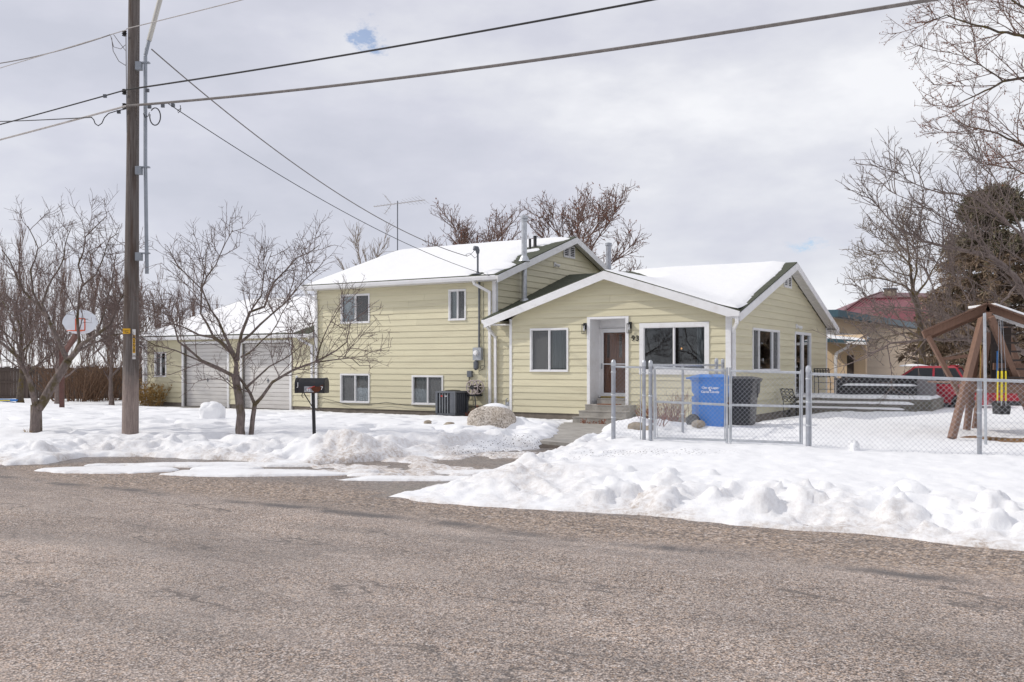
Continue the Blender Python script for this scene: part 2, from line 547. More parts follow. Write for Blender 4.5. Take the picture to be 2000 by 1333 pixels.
# ------------------------------------------------------------------ mesh helpers
def tagobj(o, label=None, cat=None, group=None, kind=None):
    for k, v in (('label', label), ('category', cat), ('group', group), ('kind', kind)):
        if v:
            o[k] = v
    return o


def empty(name, loc=(0, 0, 0), rz=0.0, **tags):
    o = bpy.data.objects.new(name, None)
    o.empty_display_size = 0.2
    COL.objects.link(o)
    o.location = loc
    o.rotation_euler = (0, 0, rz)
    return tagobj(o, **tags)


def mesh_np(name, V, faces_flat, counts, mat, parent=None, smooth=False, **tags):
    me = bpy.data.meshes.new(name)
    V = np.ascontiguousarray(V, dtype=np.float32)
    F = np.ascontiguousarray(faces_flat, dtype=np.int32)
    cn = np.ascontiguousarray(counts, dtype=np.int32)
    me.vertices.add(len(V))
    me.vertices.foreach_set('co', V.ravel())
    me.loops.add(len(F))
    me.loops.foreach_set('vertex_index', F)
    me.polygons.add(len(cn))
    st = np.zeros(len(cn), dtype=np.int32)
    st[1:] = np.cumsum(cn)[:-1]
    me.polygons.foreach_set('loop_start', st)
    me.update(calc_edges=True)
    me.validate()
    if smooth:
        me.polygons.foreach_set('use_smooth', np.ones(len(me.polygons), dtype=bool))
    me.materials.append(M[mat])
    o = bpy.data.objects.new(name, me)
    COL.objects.link(o)
    if parent is not None:
        o.parent = parent
    return tagobj(o, **tags)


class MB:
    def __init__(s):
        s.v, s.f = [], []

    def add(s, verts, faces):
        k = len(s.v)
        s.v.extend([tuple(p) for p in verts])
        s.f.extend([tuple(i + k for i in f) for f in faces])
        return s

    def box(s, x0, x1, y0, y1, z0, z1):
        return s.add([(x0, y0, z0), (x1, y0, z0), (x1, y1, z0), (x0, y1, z0), (x0, y0, z1), (x1, y0, z1), (x1, y1, z1), (x0, y1, z1)],
                     [(0, 3, 2, 1), (4, 5, 6, 7), (0, 1, 5, 4), (1, 2, 6, 5), (2, 3, 7, 6), (3, 0, 4, 7)])

    def hexa(s, p):
        return s.add(p, [(0, 3, 2, 1), (4, 5, 6, 7), (0, 1, 5, 4), (1, 2, 6, 5), (2, 3, 7, 6), (3, 0, 4, 7)])

    def bar(s, a, b, w, h, up=(0, 0, 1)):
        """rectangular beam from a to b, w across, h along up"""
        a, b = Vector(a), Vector(b)
        d = (b - a).normalized()
        up = Vector(up)
        x = d.cross(up)
        if x.length < 1e-4:
            x = d.cross(Vector((1, 0, 0)))
        x.normalize()
        y = x.cross(d).normalized()
        P = []
        for q in (a, b):
            for sx, sy in ((-1, -1), (1, -1), (1, 1), (-1, 1)):
                P.append(q + x * (sx * w / 2) + y * (sy * h / 2))
        return s.hexa(P)

    def tube(s, pts, r, n=8, cap=True):
        pts = [Vector(p) for p in pts]
        rs = r if isinstance(r, (list, tuple)) else [r] * len(pts)
        k = len(s.v)
        prev = None
        for i, p in enumerate(pts):
            d = (pts[min(i + 1, len(pts) - 1)] - pts[max(i - 1, 0)]).normalized()
            if prev is None:
                x = d.orthogonal().normalized()
            else:
                x = (prev - d * prev.dot(d))
                x = x.normalized() if x.length > 1e-5 else d.orthogonal().normalized()
            prev = x
            y = d.cross(x)
            for j in range(n):
                a = 2 * math.pi * j / n
                s.v.append(tuple(p + x * (math.cos(a) * rs[i]) + y * (math.sin(a) * rs[i])))
        for i in range(len(pts) - 1):
            for j in range(n):
                j2 = (j + 1) % n
                s.f.append((k + i * n + j, k + i * n + j2, k + (i + 1) * n + j2, k + (i + 1) * n + j))
        if cap:
            s.f.append(tuple(k + j for j in reversed(range(n))))
            s.f.append(tuple(k + (len(pts) - 1) * n + j for j in range(n)))
        return s

    def prism(s, poly, vec):
        """closed solid: polygon (3d points) swept along vec"""
        vec = Vector(vec)
        n = len(poly)
        P = [Vector(p) for p in poly]
        k = len(s.v)
        s.v.extend([tuple(p) for p in P] + [tuple(p + vec) for p in P])
        s.f.append(tuple(k + i for i in reversed(range(n))))
        s.f.append(tuple(k + n + i for i in range(n)))
        for i in range(n):
            j = (i + 1) % n
            s.f.append((k + i, k + j, k + n + j, k + n + i))
        return s

    def lathe(s, prof, c=(0, 0, 0), axis='z', n=16):
        """profile [(r, h)] turned about an axis through c"""
        c = Vector(c)
        ax = {'z': (Vector((1, 0, 0)), Vector((0, 1, 0)), Vector((0, 0, 1))), 'y': (Vector((1, 0, 0)), Vector((0, 0, 1)), Vector((0, 1, 0))), 'x': (Vector((0, 1, 0)), Vector((0, 0, 1)), Vector((1, 0, 0)))}[axis]
        k = len(s.v)
        for r, h in prof:
            for j in range(n):
                a = 2 * math.pi * j / n
                s.v.append(tuple(c + ax[0] * (r * math.cos(a)) + ax[1] * (r * math.sin(a)) + ax[2] * h))
        for i in range(len(prof) - 1):
            for j in range(n):
                j2 = (j + 1) % n
                s.f.append((k + i * n + j, k + i * n + j2, k + (i + 1) * n + j2, k + (i + 1) * n + j))
        s.f.append(tuple(k + j for j in reversed(range(n))))
        s.f.append(tuple(k + (len(prof) - 1) * n + j for j in range(n)))
        return s

    def build(s, name, mat, parent=None, smooth=False, **tags):
        me = bpy.data.meshes.new(name)
        me.from_pydata(s.v, [], s.f)
        me.update()
        if smooth:
            for p in me.polygons:
                p.use_smooth = True
            me.set_sharp_from_angle(angle=R(35))
        me.materials.append(M[mat])
        o = bpy.data.objects.new(name, me)
        COL.objects.link(o)
        if parent is not None:
            o.parent = parent
        return tagobj(o, **tags)


def text_part(name, body, size, mat, parent, loc, rot, extrude=0.003, align='CENTER', bold=0.0, **tags):
    cu = bpy.data.curves.new(name, 'FONT')
    cu.body = body
    cu.size = size
    cu.extrude = extrude
    cu.offset = bold
    cu.align_x = align
    cu.align_y = 'CENTER'
    tmp = bpy.data.objects.new(name + '_tmp', cu)
    COL.objects.link(tmp)
    dg = bpy.context.evaluated_depsgraph_get()
    me = bpy.data.meshes.new_from_object(tmp.evaluated_get(dg))
    bpy.data.objects.remove(tmp)
    bpy.data.curves.remove(cu)
    me.materials.clear()
    me.materials.append(M[mat])
    o = bpy.data.objects.new(name, me)
    COL.objects.link(o)
    o.parent = parent
    o.location = loc
    o.rotation_euler = rot
    return tagobj(o, **tags)


# vectorised noise
def _hash(i, j, seed):
    h = (i.astype(np.int64) * 374761393 + j.astype(np.int64) * 668265263 + seed * 1442695041) & 0xffffffff
    h = ((h ^ (h >> 13)) * 1274126177) & 0xffffffff
    return ((h ^ (h >> 16)) & 0xffff) / 65535.0


def vnoise(x, y, seed=0):
    xi, yi = np.floor(x), np.floor(y)
    fx, fy = x - xi, y - yi
    fx, fy = fx * fx * fx * (fx * (fx * 6 - 15) + 10), fy * fy * fy * (fy * (fy * 6 - 15) + 10)
    a, b = _hash(xi, yi, seed), _hash(xi + 1, yi, seed)
    c, d = _hash(xi, yi + 1, seed), _hash(xi + 1, yi + 1, seed)
    return (a + (b - a) * fx) * (1 - fy) + (c + (d - c) * fx) * fy


def fbm(x, y, seed=0, oct=4, gain=0.5):
    s, a, tot = 0, 1.0, 0
    for k in range(oct):
        s = s + a * vnoise(x * 2 ** k + 17.3 * k, y * 2 ** k - 9.1 * k, seed + k)
        tot += a
        a *= gain
    return s / tot - 0.5


def sm(x):
    x = np.clip(x, 0, 1)
    return x * x * (3 - 2 * x)


def poly_sd(u, v, poly):
    """signed distance to a polygon, negative inside"""
    d2 = np.full(np.shape(u), 1e9)
    ins = np.zeros(np.shape(u), dtype=bool)
    n = len(poly)
    for i in range(n):
        ax, ay = poly[i]
        bx, by = poly[(i + 1) % n]
        ex, ey = bx - ax, by - ay
        t_ = np.clip(((u - ax) * ex + (v - ay) * ey) / (ex * ex + ey * ey), 0, 1)
        d2 = np.minimum(d2, (u - ax - t_ * ex) ** 2 + (v - ay - t_ * ey) ** 2)
        cond = ((ay > v) != (by > v)) & (u < (bx - ax) * (v - ay) / (by - ay + 1e-12) + ax)
        ins ^= cond
    d = np.sqrt(d2)
    return np.where(ins, -d, d)


# ------------------------------------------------------------------ ground, road, snow
BARE_ROAD = [(-90, -17.3), (-12, -17.0), (-5.8, -16.85), (-5.35, -16.3), (-5.9, -15.3), (-5.2, -14.8), (-3.95, -14.6), (-2.6, -14.45), (-1.95, -14.25),
             (-1.4, -13.4), (-0.95, -12.0), (-0.55, -10.8), (-0.25, -10.1), (0.2, -10.1), (0.35, -11.2), (0.55, -12.4), (0.9, -14.0), (1.2, -15.5), (1.15, -16.55),
             (2.4, -16.62), (3.5, -16.35), (5, -16.3), (7.9, -16.3), (14, -16.3), (90, -16.3), (90, -90), (-90, -90)]
PATH = [(-4.5, -1.0), (-2.6, -1.0), (-1.75, -3.5), (-1.05, -5.6), (0.0, -8.2), (0.3, -10.1), (-0.25, -10.2), (-0.95, -7.8), (-2.45, -5.0)]
TRENCH = [(-15.2, -0.35), (-11.5, -0.75), (-7.4, -0.85), (-7.0, -0.55), (-4.9, -0.55), (-4.9, 0.8), (-15.2, 0.8)]
PAD = [(-25.2, -0.9), (-21.0, -0.75), (-19.3, -0.15), (-16.5, 0.15), (-16.5, 0.8), (-25.2, 0.8)]
SIDE_STRIP = [(-0.3, 0.6), (0.22, 0.6), (0.35, 3.2), (0.5, 4.6), (0.6, 6.2), (-0.3, 6.2)]
SHEETS = [(-3.67, 13.45, 1.25, 0.36), (-4.6, 14.55, 1.7, 0.26), (-1.0, 12.75, 1.35, 0.20), (-0.5, 13.5, 0.7, 0.20), (-4.2, 14.0, 0.5, 0.2), (-1.9, 13.15, 0.35, 0.06), (-5.9, 13.75, 0.9, 0.4)]
MOUNDS = [(-2.88, 15.6, 0.27, 0.25), (-2.4, 15.5, 0.42, 0.12), (-7.14, 17.75, 0.22, -0.05), (-5.0, 17.55, 0.2, -0.05), (-4.86, 17.72, 0.2, -0.03), (-9.3, 18.55, 0.22, -0.05), (-1.7, 15.0, 0.5, 0.06), (0.28, 12.1, 0.20, 0.09), (0.75, 11.7, 0.45, 0.07), (0.05, 11.6, 0.35, 0.06), (-5.6, 15.1, 0.6, 0.08), (-7.6, 15.2, 0.7, 0.08),
          (0.15, 20.7, 0.40, 0.20), (0.35, 21.8, 0.4, 0.10), (-0.95, 21.0, 0.4, 0.10), (2.6, 20.6, 0.5, 0.14), (3.3, 21.2, 0.6, 0.12)]


LUMPS = [(2.50, 9.50, 0.20, 0.17), (3.02, 9.72, 0.17, 0.18), (2.72, 10.05, 0.15, 0.12), (1.55, 10.05, 0.24, 0.15), (1.22, 10.6, 0.19, 0.13), (0.95, 10.35, 0.17, 0.11), (1.75, 10.75, 0.17, 0.11), (2.05, 9.95, 0.12, 0.08), (4.15, 9.9, 0.17, 0.11), (4.55, 9.0, 0.20, 0.14),
         (3.70, 9.05, 0.20, 0.13), (4.25, 8.45, 0.14, 0.12), (3.45, 8.6, 0.12, 0.08), (3.75, 8.5, 0.12, 0.09), (4.95, 8.7, 0.12, 0.08), (3.30, 10.0, 0.065, 0.07), (3.85, 9.65, 0.09, 0.06), (5.1, 9.2, 0.10, 0.06), (2.3, 10.6, 0.08, 0.06), (1.98, 10.6, 0.06, 0.05),
         (-3.95, 14.85, 0.15, 0.13), (-5.35, 15.3, 0.13, 0.11), (-5.7, 15.2, 0.11, 0.12), (-7.15, 15.0, 0.15, 0.10), (-7.7, 15.5, 0.17, 0.11), (-3.0, 14.95, 0.09, 0.09)]
_r = random.Random(77)
for _k in range(46):                              # smaller crumbs along the right bank
    _u = _r.uniform(1.6, 9.2)
    _v = -16.15 + _r.random() ** 1.4 * 1.7 + 0.25
    _s = _r.uniform(0.035, 0.11)
    LUMPS.append((*uv2w(_u, _v), _s, _s * _r.uniform(0.5, 0.8)))
for _k in range(22):
    _u = _r.uniform(-9.5, -2.2)
    _v = -14.5 - max(0, (-5.5 - _u)) * 1.2 + _r.random() * 1.0 + 0.2
    _s = _r.uniform(0.04, 0.12)
    LUMPS.append((*uv2w(_u, max(_v, -16.6)), _s, _s * _r.uniform(0.45, 0.75)))


def terrain(u, v):
    z = np.interp(v, [-60, -16.4, -15.2, -11, -5, -1.2, 0, 60], [-0.04, -0.04, 0.025, 0.13, 0.02, -0.155, -0.17, -0.17]) + 0.16 * sm((u - 0.3) / 1.6) * sm((v + 6) / 4)
    z = z + sm((-8 - u) / 10) * np.interp(v, [-16, -12, -3, 0], [0, -0.04, -0.03, -0.05])
    d = poly_sd(u, v, BARE_ROAD)
    return -0.05 + (z + 0.05) * sm(d / 0.9)


def snow_fields(u, v):
    x = P0[0] + u * UX[0] + v * VX[0]
    y = P0[1] + u * UX[1] + v * VX[1]
    T = terrain(u, v)
    wob = fbm(u * 0.9, v * 0.9, 3, 4) * 0.55 + fbm(u * 5, v * 5, 8, 3) * 0.16
    d = poly_sd(u, v, BARE_ROAD) + wob * 0.7
    dr = d
    for P, w in ((PATH, 0.8), (TRENCH, 0.6), (PAD, 0.8), (SIDE_STRIP, 0.4)):
        d = np.minimum(d, poly_sd(u, v, P) + wob * w)
    depth = np.interp(v, [-12, -4, 30], [0.20, 0.125, 0.125]) + 0.03 * fbm(u * 0.5, v * 0.5, 21, 3)
    rise = np.where(np.abs(d - dr) < 1e-9, np.clip(0.54 * sm(d / 0.16) + 0.46 * sm(d / 1.7), 0, 1), np.sqrt(np.clip(d / 0.30, 0, 1)))
    S = T - 0.05 + (depth + 0.05) * rise * sm(d / 0.08)
    S = np.where(d <= 0, T - 0.05, S)
    on = sm(d / 0.5)
    # ploughed bank along the road: rounded, lumpy
    bank = np.exp(-((dr - 0.85) / 0.75) ** 2) * on
    bil = np.abs(fbm(u * 1.7, v * 1.7, 31, 3)) * 2
    bil2 = np.abs(fbm(u * 4.3, v * 4.3, 37, 3)) * 2
    S = S + bank * (-0.035 + 0.16 * (0.36 - bil) + 0.09 * (0.34 - bil2))
    crust = np.abs(fbm(u * 9.0, v * 9.0, 131, 3)) * 2
    S = S + np.exp(-((dr - 0.7) / 0.8) ** 2) * on * 0.035 * (0.35 - crust)
    # trampled yard and soft drifts
    S = S + on * (0.05 * fbm(u * 1.1, v * 1.1, 41, 4) + 0.055 * fbm(u * 4.2, v * 3.0, 44, 3) * sm((-8.9 - v + 14) / 6))
    pr = vnoise(u * 3.1, v * 2.3, 71)
    S = S - on * sm((v + 14.6) / 0.8) * sm((4 - u) / 5) * 0.10 * sm((pr - 0.56) / 0.16)
    mm = 0
    for cx, cy, sg, a in MOUNDS:
        mm = mm + a * np.exp(-((x - cx) ** 2 + (y - cy) ** 2) / (2 * sg * sg))
    S = S + mm * (1 + 0.9 * fbm(u * 3.3, v * 3.3, 51, 4)) * sm(dr / 0.35 + 0.15)
    # rounded lumps thrown up by the plough
    lump = 0
    for cx, cy, r_, h_ in LUMPS:
        near = (np.abs(x - cx) < r_ * 1.5) & (np.abs(y - cy) < r_ * 1.5)
        if not near.any():
            continue
        xn, yn = x[near], y[near]
        rr = r_ * (1 + 1.1 * fbm(xn * 6 + cx * 7, yn * 6, 97, 3))
        q = np.sqrt((xn - cx) ** 2 + (yn - cy) ** 2) / rr
        add = np.zeros(np.shape(x))
        add[near] = 0.85 * h_ * np.clip(1 - q ** 4.5, 0, 1) ** 0.55 * (1 + 1.0 * fbm(xn * 8, yn * 8, 99, 3))
        lump = np.maximum(lump, add)
    S = S + lump * on
    # thin sheets of refrozen slush on the asphalt
    th = np.full(np.shape(u), -1.0)
    for cx, cy, ax, ay in SHEETS:
        q = 1 - ((x - cx) / ax) ** 2 - ((y - cy) / ay) ** 2
        th = np.maximum(th, q)
    th = th + fbm(x * 1.2, y * 3.4, 61, 4) * 1.9
    sheet = np.where(th > 0, np.minimum(0.045, 0.06 * np.sqrt(np.clip(th, 0, 1))) - 0.002, -0.06)
    # slush in the wheel tracks towards the gate
    tr = poly_sd(u, v, [(-1.7, -14.6), (1.0, -15.0), (0.8, -11.0), (-0.8, -10.2)])
    sl = fbm(u * 2.0 + v * 0.8, v * 1.4, 66, 5) * 2.2 + 0.02 - np.clip(tr, 0, 2) * 2
    slush = np.where(sl > 0, np.minimum(0.05, 0.10 * sl), -0.06)
    S = np.where(dr < 0.25, np.maximum(S, np.maximum(sheet, slush)), S)
    dirt = np.exp(-np.clip(dr, 0, 9) / 0.70) * (0.52 + 2.4 * fbm(u * 2.1, v * 2.1, 81, 4))
    dirt = dirt + 0.85 * np.exp(-(((x + 0.2) / 1.8) ** 2 + ((y - 14.0) / 1.5) ** 2)) * (slush > -0.05)
    dirt = dirt + 0.3 * np.exp(-(((x + 2.8) / 0.35) ** 2 + ((y - 15.4) / 0.35) ** 2)) + 0.5 * np.exp(-(((x - 0.1) / 0.6) ** 2 + ((y - 11.5) / 0.45) ** 2))
    dirt = dirt * sm((-9.8 - v) / 0.8 + 0.1)
    dirt = np.where(sheet > 0, dirt * 0.3, dirt)
    deb = np.exp(-(((x - 1.9) / 1.3) ** 2 + ((y - 13.55) / 0.42) ** 2)) + 0.9 * np.exp(-((poly_sd(u, v, [(-0.7, -9.6), (0.0, -9.6), (0.3, -11.6), (-0.9, -11.6)])) / 0.3).clip(0) ** 2)
    return S, np.clip(dirt, 0, 1), np.clip(deb, 0, 1)


def snow_z(x, y):
    u, v = w2uv(np.array([float(x)]), np.array([float(y)]))
    return float(snow_fields(u, v)[0][0])


def ground_z(x, y):
    u, v = w2uv(np.array([float(x)]), np.array([float(y)]))
    return float(terrain(u, v)[0])


def graded(segments):
    """coordinates from [(start, end, step0, step1)]"""
    out = []
    for a, b, s0, s1 in segments:
        p = a
        while p < b - 1e-6:
            out.append(p)
            p += s0 + (s1 - s0) * (p - a) / (b - a)
    out.append(segments[-1][1])
    return np.array(out)


def grid_object(name, us, vs, Z, mat, attrs=None, cut=None, **tags):
    nu, nv = len(us), len(vs)
    Ug, Vg = np.meshgrid(us, vs, indexing='ij')
    V = np.stack([Ug.ravel(), Vg.ravel(), Z.ravel()], 1)
    idx = np.arange(nu * nv).reshape(nu, nv)
    q = np.stack([idx[:-1, :-1], idx[1:, :-1], idx[1:, 1:], idx[:-1, 1:]], -1).reshape(-1, 4)
    if cut is not None:
        keep = ~np.all(cut.ravel()[q], axis=1)
        q = q[keep]
        used = np.unique(q)
        remap = np.full(nu * nv, -1)
        remap[used] = np.arange(len(used))
        V, q = V[used], remap[q]
        if attrs:
            attrs = {k: a.ravel()[used] for k, a in attrs.items()}
    o = mesh_np(name, V, q.ravel(), np.full(len(q), 4), mat, smooth=True, **tags)
    if attrs:
        for k, a in attrs.items():
            at_ = o.data.attributes.new(k, 'FLOAT', 'POINT')
            at_.data.foreach_set('value', np.ascontiguousarray(a.ravel(), dtype=np.float32))
    return o


def in_house_frame(o):
    o.location = (P0[0], P0[1], 0)
    o.rotation_euler = (0, 0, HROT)
    return o


# bare ground under everything, out to the horizon
us = graded([(-900, -60, 120, 20), (-60, -30, 8, 2), (-30, 14, 0.6, 0.6), (14, 60, 2, 8), (60, 900, 20, 120)])
vs = graded([(-300, -30, 60, 4), (-30, -18, 2, 1), (-18, 3, 0.3, 0.3), (3, 40, 2, 4), (40, 900, 20, 120)])
Ug, Vg = np.meshgrid(us, vs, indexing='ij')
in_house_frame(grid_object('ground', us, vs, terrain(Ug, Vg) - 0.005, 'soil', kind='structure'))

# road sheet
us = graded([(-120, -9, 4, 1), (-9, 10, 0.10, 0.10), (10, 120, 1, 4)])
vs = graded([(-45, -18, 1.0, 0.5), (-18, -9.8, 0.07, 0.07)])
Ug, Vg = np.meshgrid(us, vs, indexing='ij')
wet = sm((Vg + 16.6) / 0.9) * (0.75 + 0.9 * fbm(Ug * 1.2, Vg * 1.2, 91, 4)) * sm((2.2 - Ug) / 0.6)
db = poly_sd(Ug, Vg, BARE_ROAD) + (fbm(Ug * 0.9, Vg * 0.9, 3, 4) * 0.55 + fbm(Ug * 5, Vg * 5, 8, 3) * 0.16) * 0.7
wet = np.clip(wet + 0.75 * np.exp(-np.clip(-db, 0, 9) / 0.10) * sm(fbm(Ug * 0.8, Vg * 0.8, 95, 3) * 3 + 0.5), 0, 1)
in_house_frame(grid_object('road', us, vs, np.zeros_like(Ug) + 0.004 * fbm(Ug * 0.7, Vg * 0.7, 5, 2), 'chip_seal', {'wet': wet}, kind='structure'))

# snow cover
us = graded([(-700, -60, 90, 12), (-60, -22, 3.0, 0.35), (-22, -7.5, 0.22, 0.06), (-7.5, 9.5, 0.036, 0.036), (9.5, 14, 0.08, 0.3), (14, 60, 0.5, 8), (60, 700, 12, 90)])
vs = graded([(-17.9, -13.2, 0.036, 0.036), (-13.2, -9, 0.05, 0.06), (-9, 1, 0.08, 0.10), (1, 12, 0.15, 0.4), (12, 60, 0.6, 5), (60, 800, 12, 100)])
Ug, Vg = np.meshgrid(us, vs, indexing='ij')
S, dirt, deb = snow_fields(Ug, Vg)
Tg = np.maximum(terrain(Ug, Vg), np.where(Vg < -9.8, 0.0, -9))
cut = S < Tg - 0.03
in_house_frame(grid_object('snow', us, vs, S, 'snow', {'dirt': dirt, 'debris': deb}, cut, kind='structure'))

# concrete: garden path and the pad before the garage, laid as cast slabs
pathpts = [((-4.6, -0.95), (-2.6, -0.95)), ((-3.9, -2.6), (-2.05, -2.6)), ((-3.3, -4.3), (-1.5, -4.3)), ((-2.4, -6.1), (-0.85, -6.1)), ((-1.35, -8.0), (0.0, -8.0)), ((-0.65, -9.6), (0.35, -9.6))]
path = empty('path', kind='structure')
in_house_frame(path)
for (a0, a1), (b0, b1) in zip(pathpts[:-1], pathpts[1:]):
    m = MB()
    P = []
    for (q, w) in ((a0, b0), (a1, b1)):
        pass
    g = 0.006
    c4 = [a0, a1, b1, b0]
    cx = sum(p[0] for p in c4) / 4
    cy = sum(p[1] for p in c4) / 4
    c4 = [(p[0] + (cx - p[0]) * g, p[1] + (cy - p[1]) * g) for p in c4]
    zt = [float(terrain(np.array([p[0]]), np.array([p[1]]))[0]) + 0.045 for p in c4]
    m.hexa([(p[0], p[1], z - 0.12) for p, z in zip(c4, zt)] + [(p[0], p[1], z) for p, z in zip(c4, zt)])
    m.build('path_slab', 'concrete', path)
pad = empty('driveway', kind='structure')
in_house_frame(pad)
for i in range(3):
    MB().box(-25.0 + i * 2.9, -25.0 + i * 2.9 + 2.885, -2.2, 0.44, -0.30, -0.130).build('driveway_slab', 'concrete', pad)

# ------------------------------------------------------------------ the house (local axes: x along the front, y to the back)
house = empty('house', (P0[0], P0[1], 0), HROT, label='yellow-green lap-sided split-level house with snowy roofs and attached double garage', cat='house')
EX = 0.205                                    # siding exposure


def h1(u):                                    # front-facing gable of the wing
    return 4.28 - 0.32 * abs(u + 3.6)


def h2(v):                                    # side-facing gable of the wing
    return 4.82 - 0.32 * abs(v - 5.5)


def h3(v):                                    # two-storey block
    return 6.19 - 0.335 * abs(v - 5.5)


def h4(v):                                    # garage
    return 4.5 - 0.32 * abs(v - 5.8)


JOINT = random.Random(19)


class Wall:
    """vertical wall: local point = O + s*d + n*out, z up"""

    def __init__(w, O, d, n, s0, s1, z0, top):
        w.O, w.d, w.n = Vector((*O, 0)), Vector((*d, 0)), Vector((*n, 0))
        w.s0, w.s1, w.z0, w.top = s0, s1, z0, top
        w.holes = []

    def p(w, s, out, z):
        q = w.O + w.d * s + w.n * out
        return (q.x, q.y, z)

    def box(w, m, s0, s1, o0, o1, z0, z1):
        return m.hexa([w.p(s0, o1, z0), w.p(s1, o1, z0), w.p(s1, o0, z0), w.p(s0, o0, z0), w.p(s0, o1, z1), w.p(s1, o1, z1), w.p(s1, o0, z1), w.p(s0, o0, z1)])

    def span(w, z):
        """range of s where the wall is at least z high"""
        ss = np.linspace(w.s0, w.s1, 400)
        ok = [s for s in ss if w.top(s) >= z - 1e-6]
        return (min(ok), max(ok)) if ok else None

    def siding(w, parent, mat='siding', name='siding_board', ex=EX, clip=None):
        zmax = max(w.top(s) for s in np.linspace(w.s0, w.s1, 200))
        z = w.z0
        while z < zmax - 0.02:
            z1 = min(z + ex, zmax)
            a, b = w.span(z), w.span(z1 - 0.001)
            if a is None:
                break
            if b is None:
                mid = (a[0] + a[1]) / 2
                b = (mid - 0.02, mid + 0.02)
            cuts = [h for h in w.holes if h[2] < z1 - 1e-4 and h[3] > z + 1e-4]
            xs = sorted({a[0], a[1]} | {min(max(h[0], a[0]), a[1]) for h in cuts} | {min(max(h[1], a[0]), a[1]) for h in cuts})
            cells = []
            for x0, x1 in zip(xs[:-1], xs[1:]):
                if x1 - x0 < 0.01:
                    continue
                c = (x0 + x1) / 2
                pieces = [(z, z1)]
                for h in cuts:
                    if h[0] < c < h[1]:
                        np_ = []
                        for q0, q1 in pieces:
                            if h[2] > q0 + 0.015:
                                np_.append((q0, min(q1, h[2])))
                            if h[3] < q1 - 0.015:
                                np_.append((max(q0, h[3]), q1))
                        pieces = np_
                for q0, q1 in pieces:
                    if cells and cells[-1][2:] == (q0, q1) and abs(cells[-1][1] - x0) < 1e-6:
                        cells[-1] = (cells[-1][0], x1, q0, q1)
                    else:
                        cells.append((x0, x1, q0, q1))
            # long courses are pieced from two lengths
            pieced = []
            for x0, x1, q0, q1 in cells:
                if x1 - x0 > 3.2 and name == 'siding_board' and mat == 'siding' and JOINT.random() < 0.62:
                    c = x0 + (x1 - x0) * JOINT.uniform(0.25, 0.75)
                    pieced += [(x0, c - 0.002, q0, q1), (c + 0.002, x1, q0, q1)]
                else:
                    pieced.append((x0, x1, q0, q1))
            for x0, x1, q0, q1 in pieced:
                t0 = b[0] if abs(x0 - a[0]) < 1e-6 else max(x0, b[0])
                t1 = b[1] if abs(x1 - a[1]) < 1e-6 else min(x1, b[1])
                f0 = 0.033 - 0.024 * (q0 - z) / ex
                f1 = 0.033 - 0.024 * (q1 - z) / ex
                m = MB()
                m.hexa([w.p(x0, f0, q0), w.p(x1, f0, q0), w.p(x1, 0.002, q0), w.p(x0, 0.002, q0), w.p(t0, f1, q1), w.p(t1, f1, q1), w.p(t1, 0.002, q1), w.p(t0, 0.002, q1)])
                m.build(name, mat, parent)
            z = z1

    def sheath(w, parent, zb, mat='foundation', name='wall', th=0.12):
        """solid wall behind the boards, with its openings left free"""
        xs = sorted({w.s0, w.s1} | {h[0] for h in w.holes} | {h[1] for h in w.holes} | set(np.linspace(w.s0, w.s1, 9)))
        m = MB()
        for x0, x1 in zip(xs[:-1], xs[1:]):
            if x1 - x0 < 1e-4:
                continue
            c = (x0 + x1) / 2
            zs = [zb]
            for h in sorted([h for h in w.holes if h[0] < c < h[1]], key=lambda q: q[2]):
                zs += [h[2], h[3]]
            zs.append(None)
            for k in range(0, len(zs) - 1, 2):
                z0, z1 = zs[k], zs[k + 1]
                ta, tb = (w.top(x0), w.top(x1)) if z1 is None else (z1, z1)
                if min(ta, tb) - z0 < 0.005:
                    continue
                m.hexa([w.p(x0, 0, z0), w.p(x1, 0, z0), w.p(x1, -th, z0), w.p(x0, -th, z0), w.p(x0, 0, ta), w.p(x1, 0, tb), w.p(x1, -th, tb), w.p(x0, -th, ta)])
        return m.build(name, mat, parent)


WF = Wall((0, 0), (1, 0), (0, -1), -6.92, 0.0, 0.08, lambda s: h1(s) - 0.16)
WS = Wall((0, 0), (0, 1), (1, 0), 0.0, 11.04, 0.08, lambda s: h2(s) - 0.16)
W2 = Wall((0, 0.5), (1, 0), (0, -1), -15.48, -7.85, 0.0, lambda s: 4.24)
W2R = Wall((0, 0.5), (1, 0), (0, -1), -7.85, -6.8, 0.0, lambda s: 2.92)
W2S = Wall((-7.85, 0), (0, 1), (1, 0), 0.5, 10.5, 2.72, lambda s: h3(s) - 0.16)
WG = Wall((0, 0.5), (1, 0), (0, -1), -24.8, -15.48, 0.02, lambda s: 2.56)
# openings: s0, s1, z0, z1
WIN = {
    'upper_hall': (W2, -14.29, -13.0, 3.0, 4.0), 'upper_bath': (W2, -9.63, -8.97, 3.0, 3.99),
    'lower_a': (W2, -14.31, -13.0, 0.21, 1.21), 'lower_b': (W2, -11.14, -9.88, 0.21, 1.17),
    'wing_small': (WF, -6.24, -4.95, 1.34, 2.63), 'wing_big': (WF, -2.62, -0.58, 1.28, 2.71),
    'side': (WS, 1.97, 4.73, 1.36, 2.60), 'garage': (WG, -24.3, -23.61, 1.05, 2.04)}
DOOR = (-4.28, -2.99, 0.22, 2.94)
FRENCH = (6.6, 8.7, 0.50, 2.64)
G1, G2 = (-22.55, -20.05, -0.13, 2.35), (-19.25, -16.77, -0.13, 2.35)
for k, (w, a, b, c, d_) in WIN.items():
    w.holes.append((a, b, c, d_))
WF.holes.append(DOOR)
WS.holes.append(FRENCH)
WG.holes += [G1, G2]
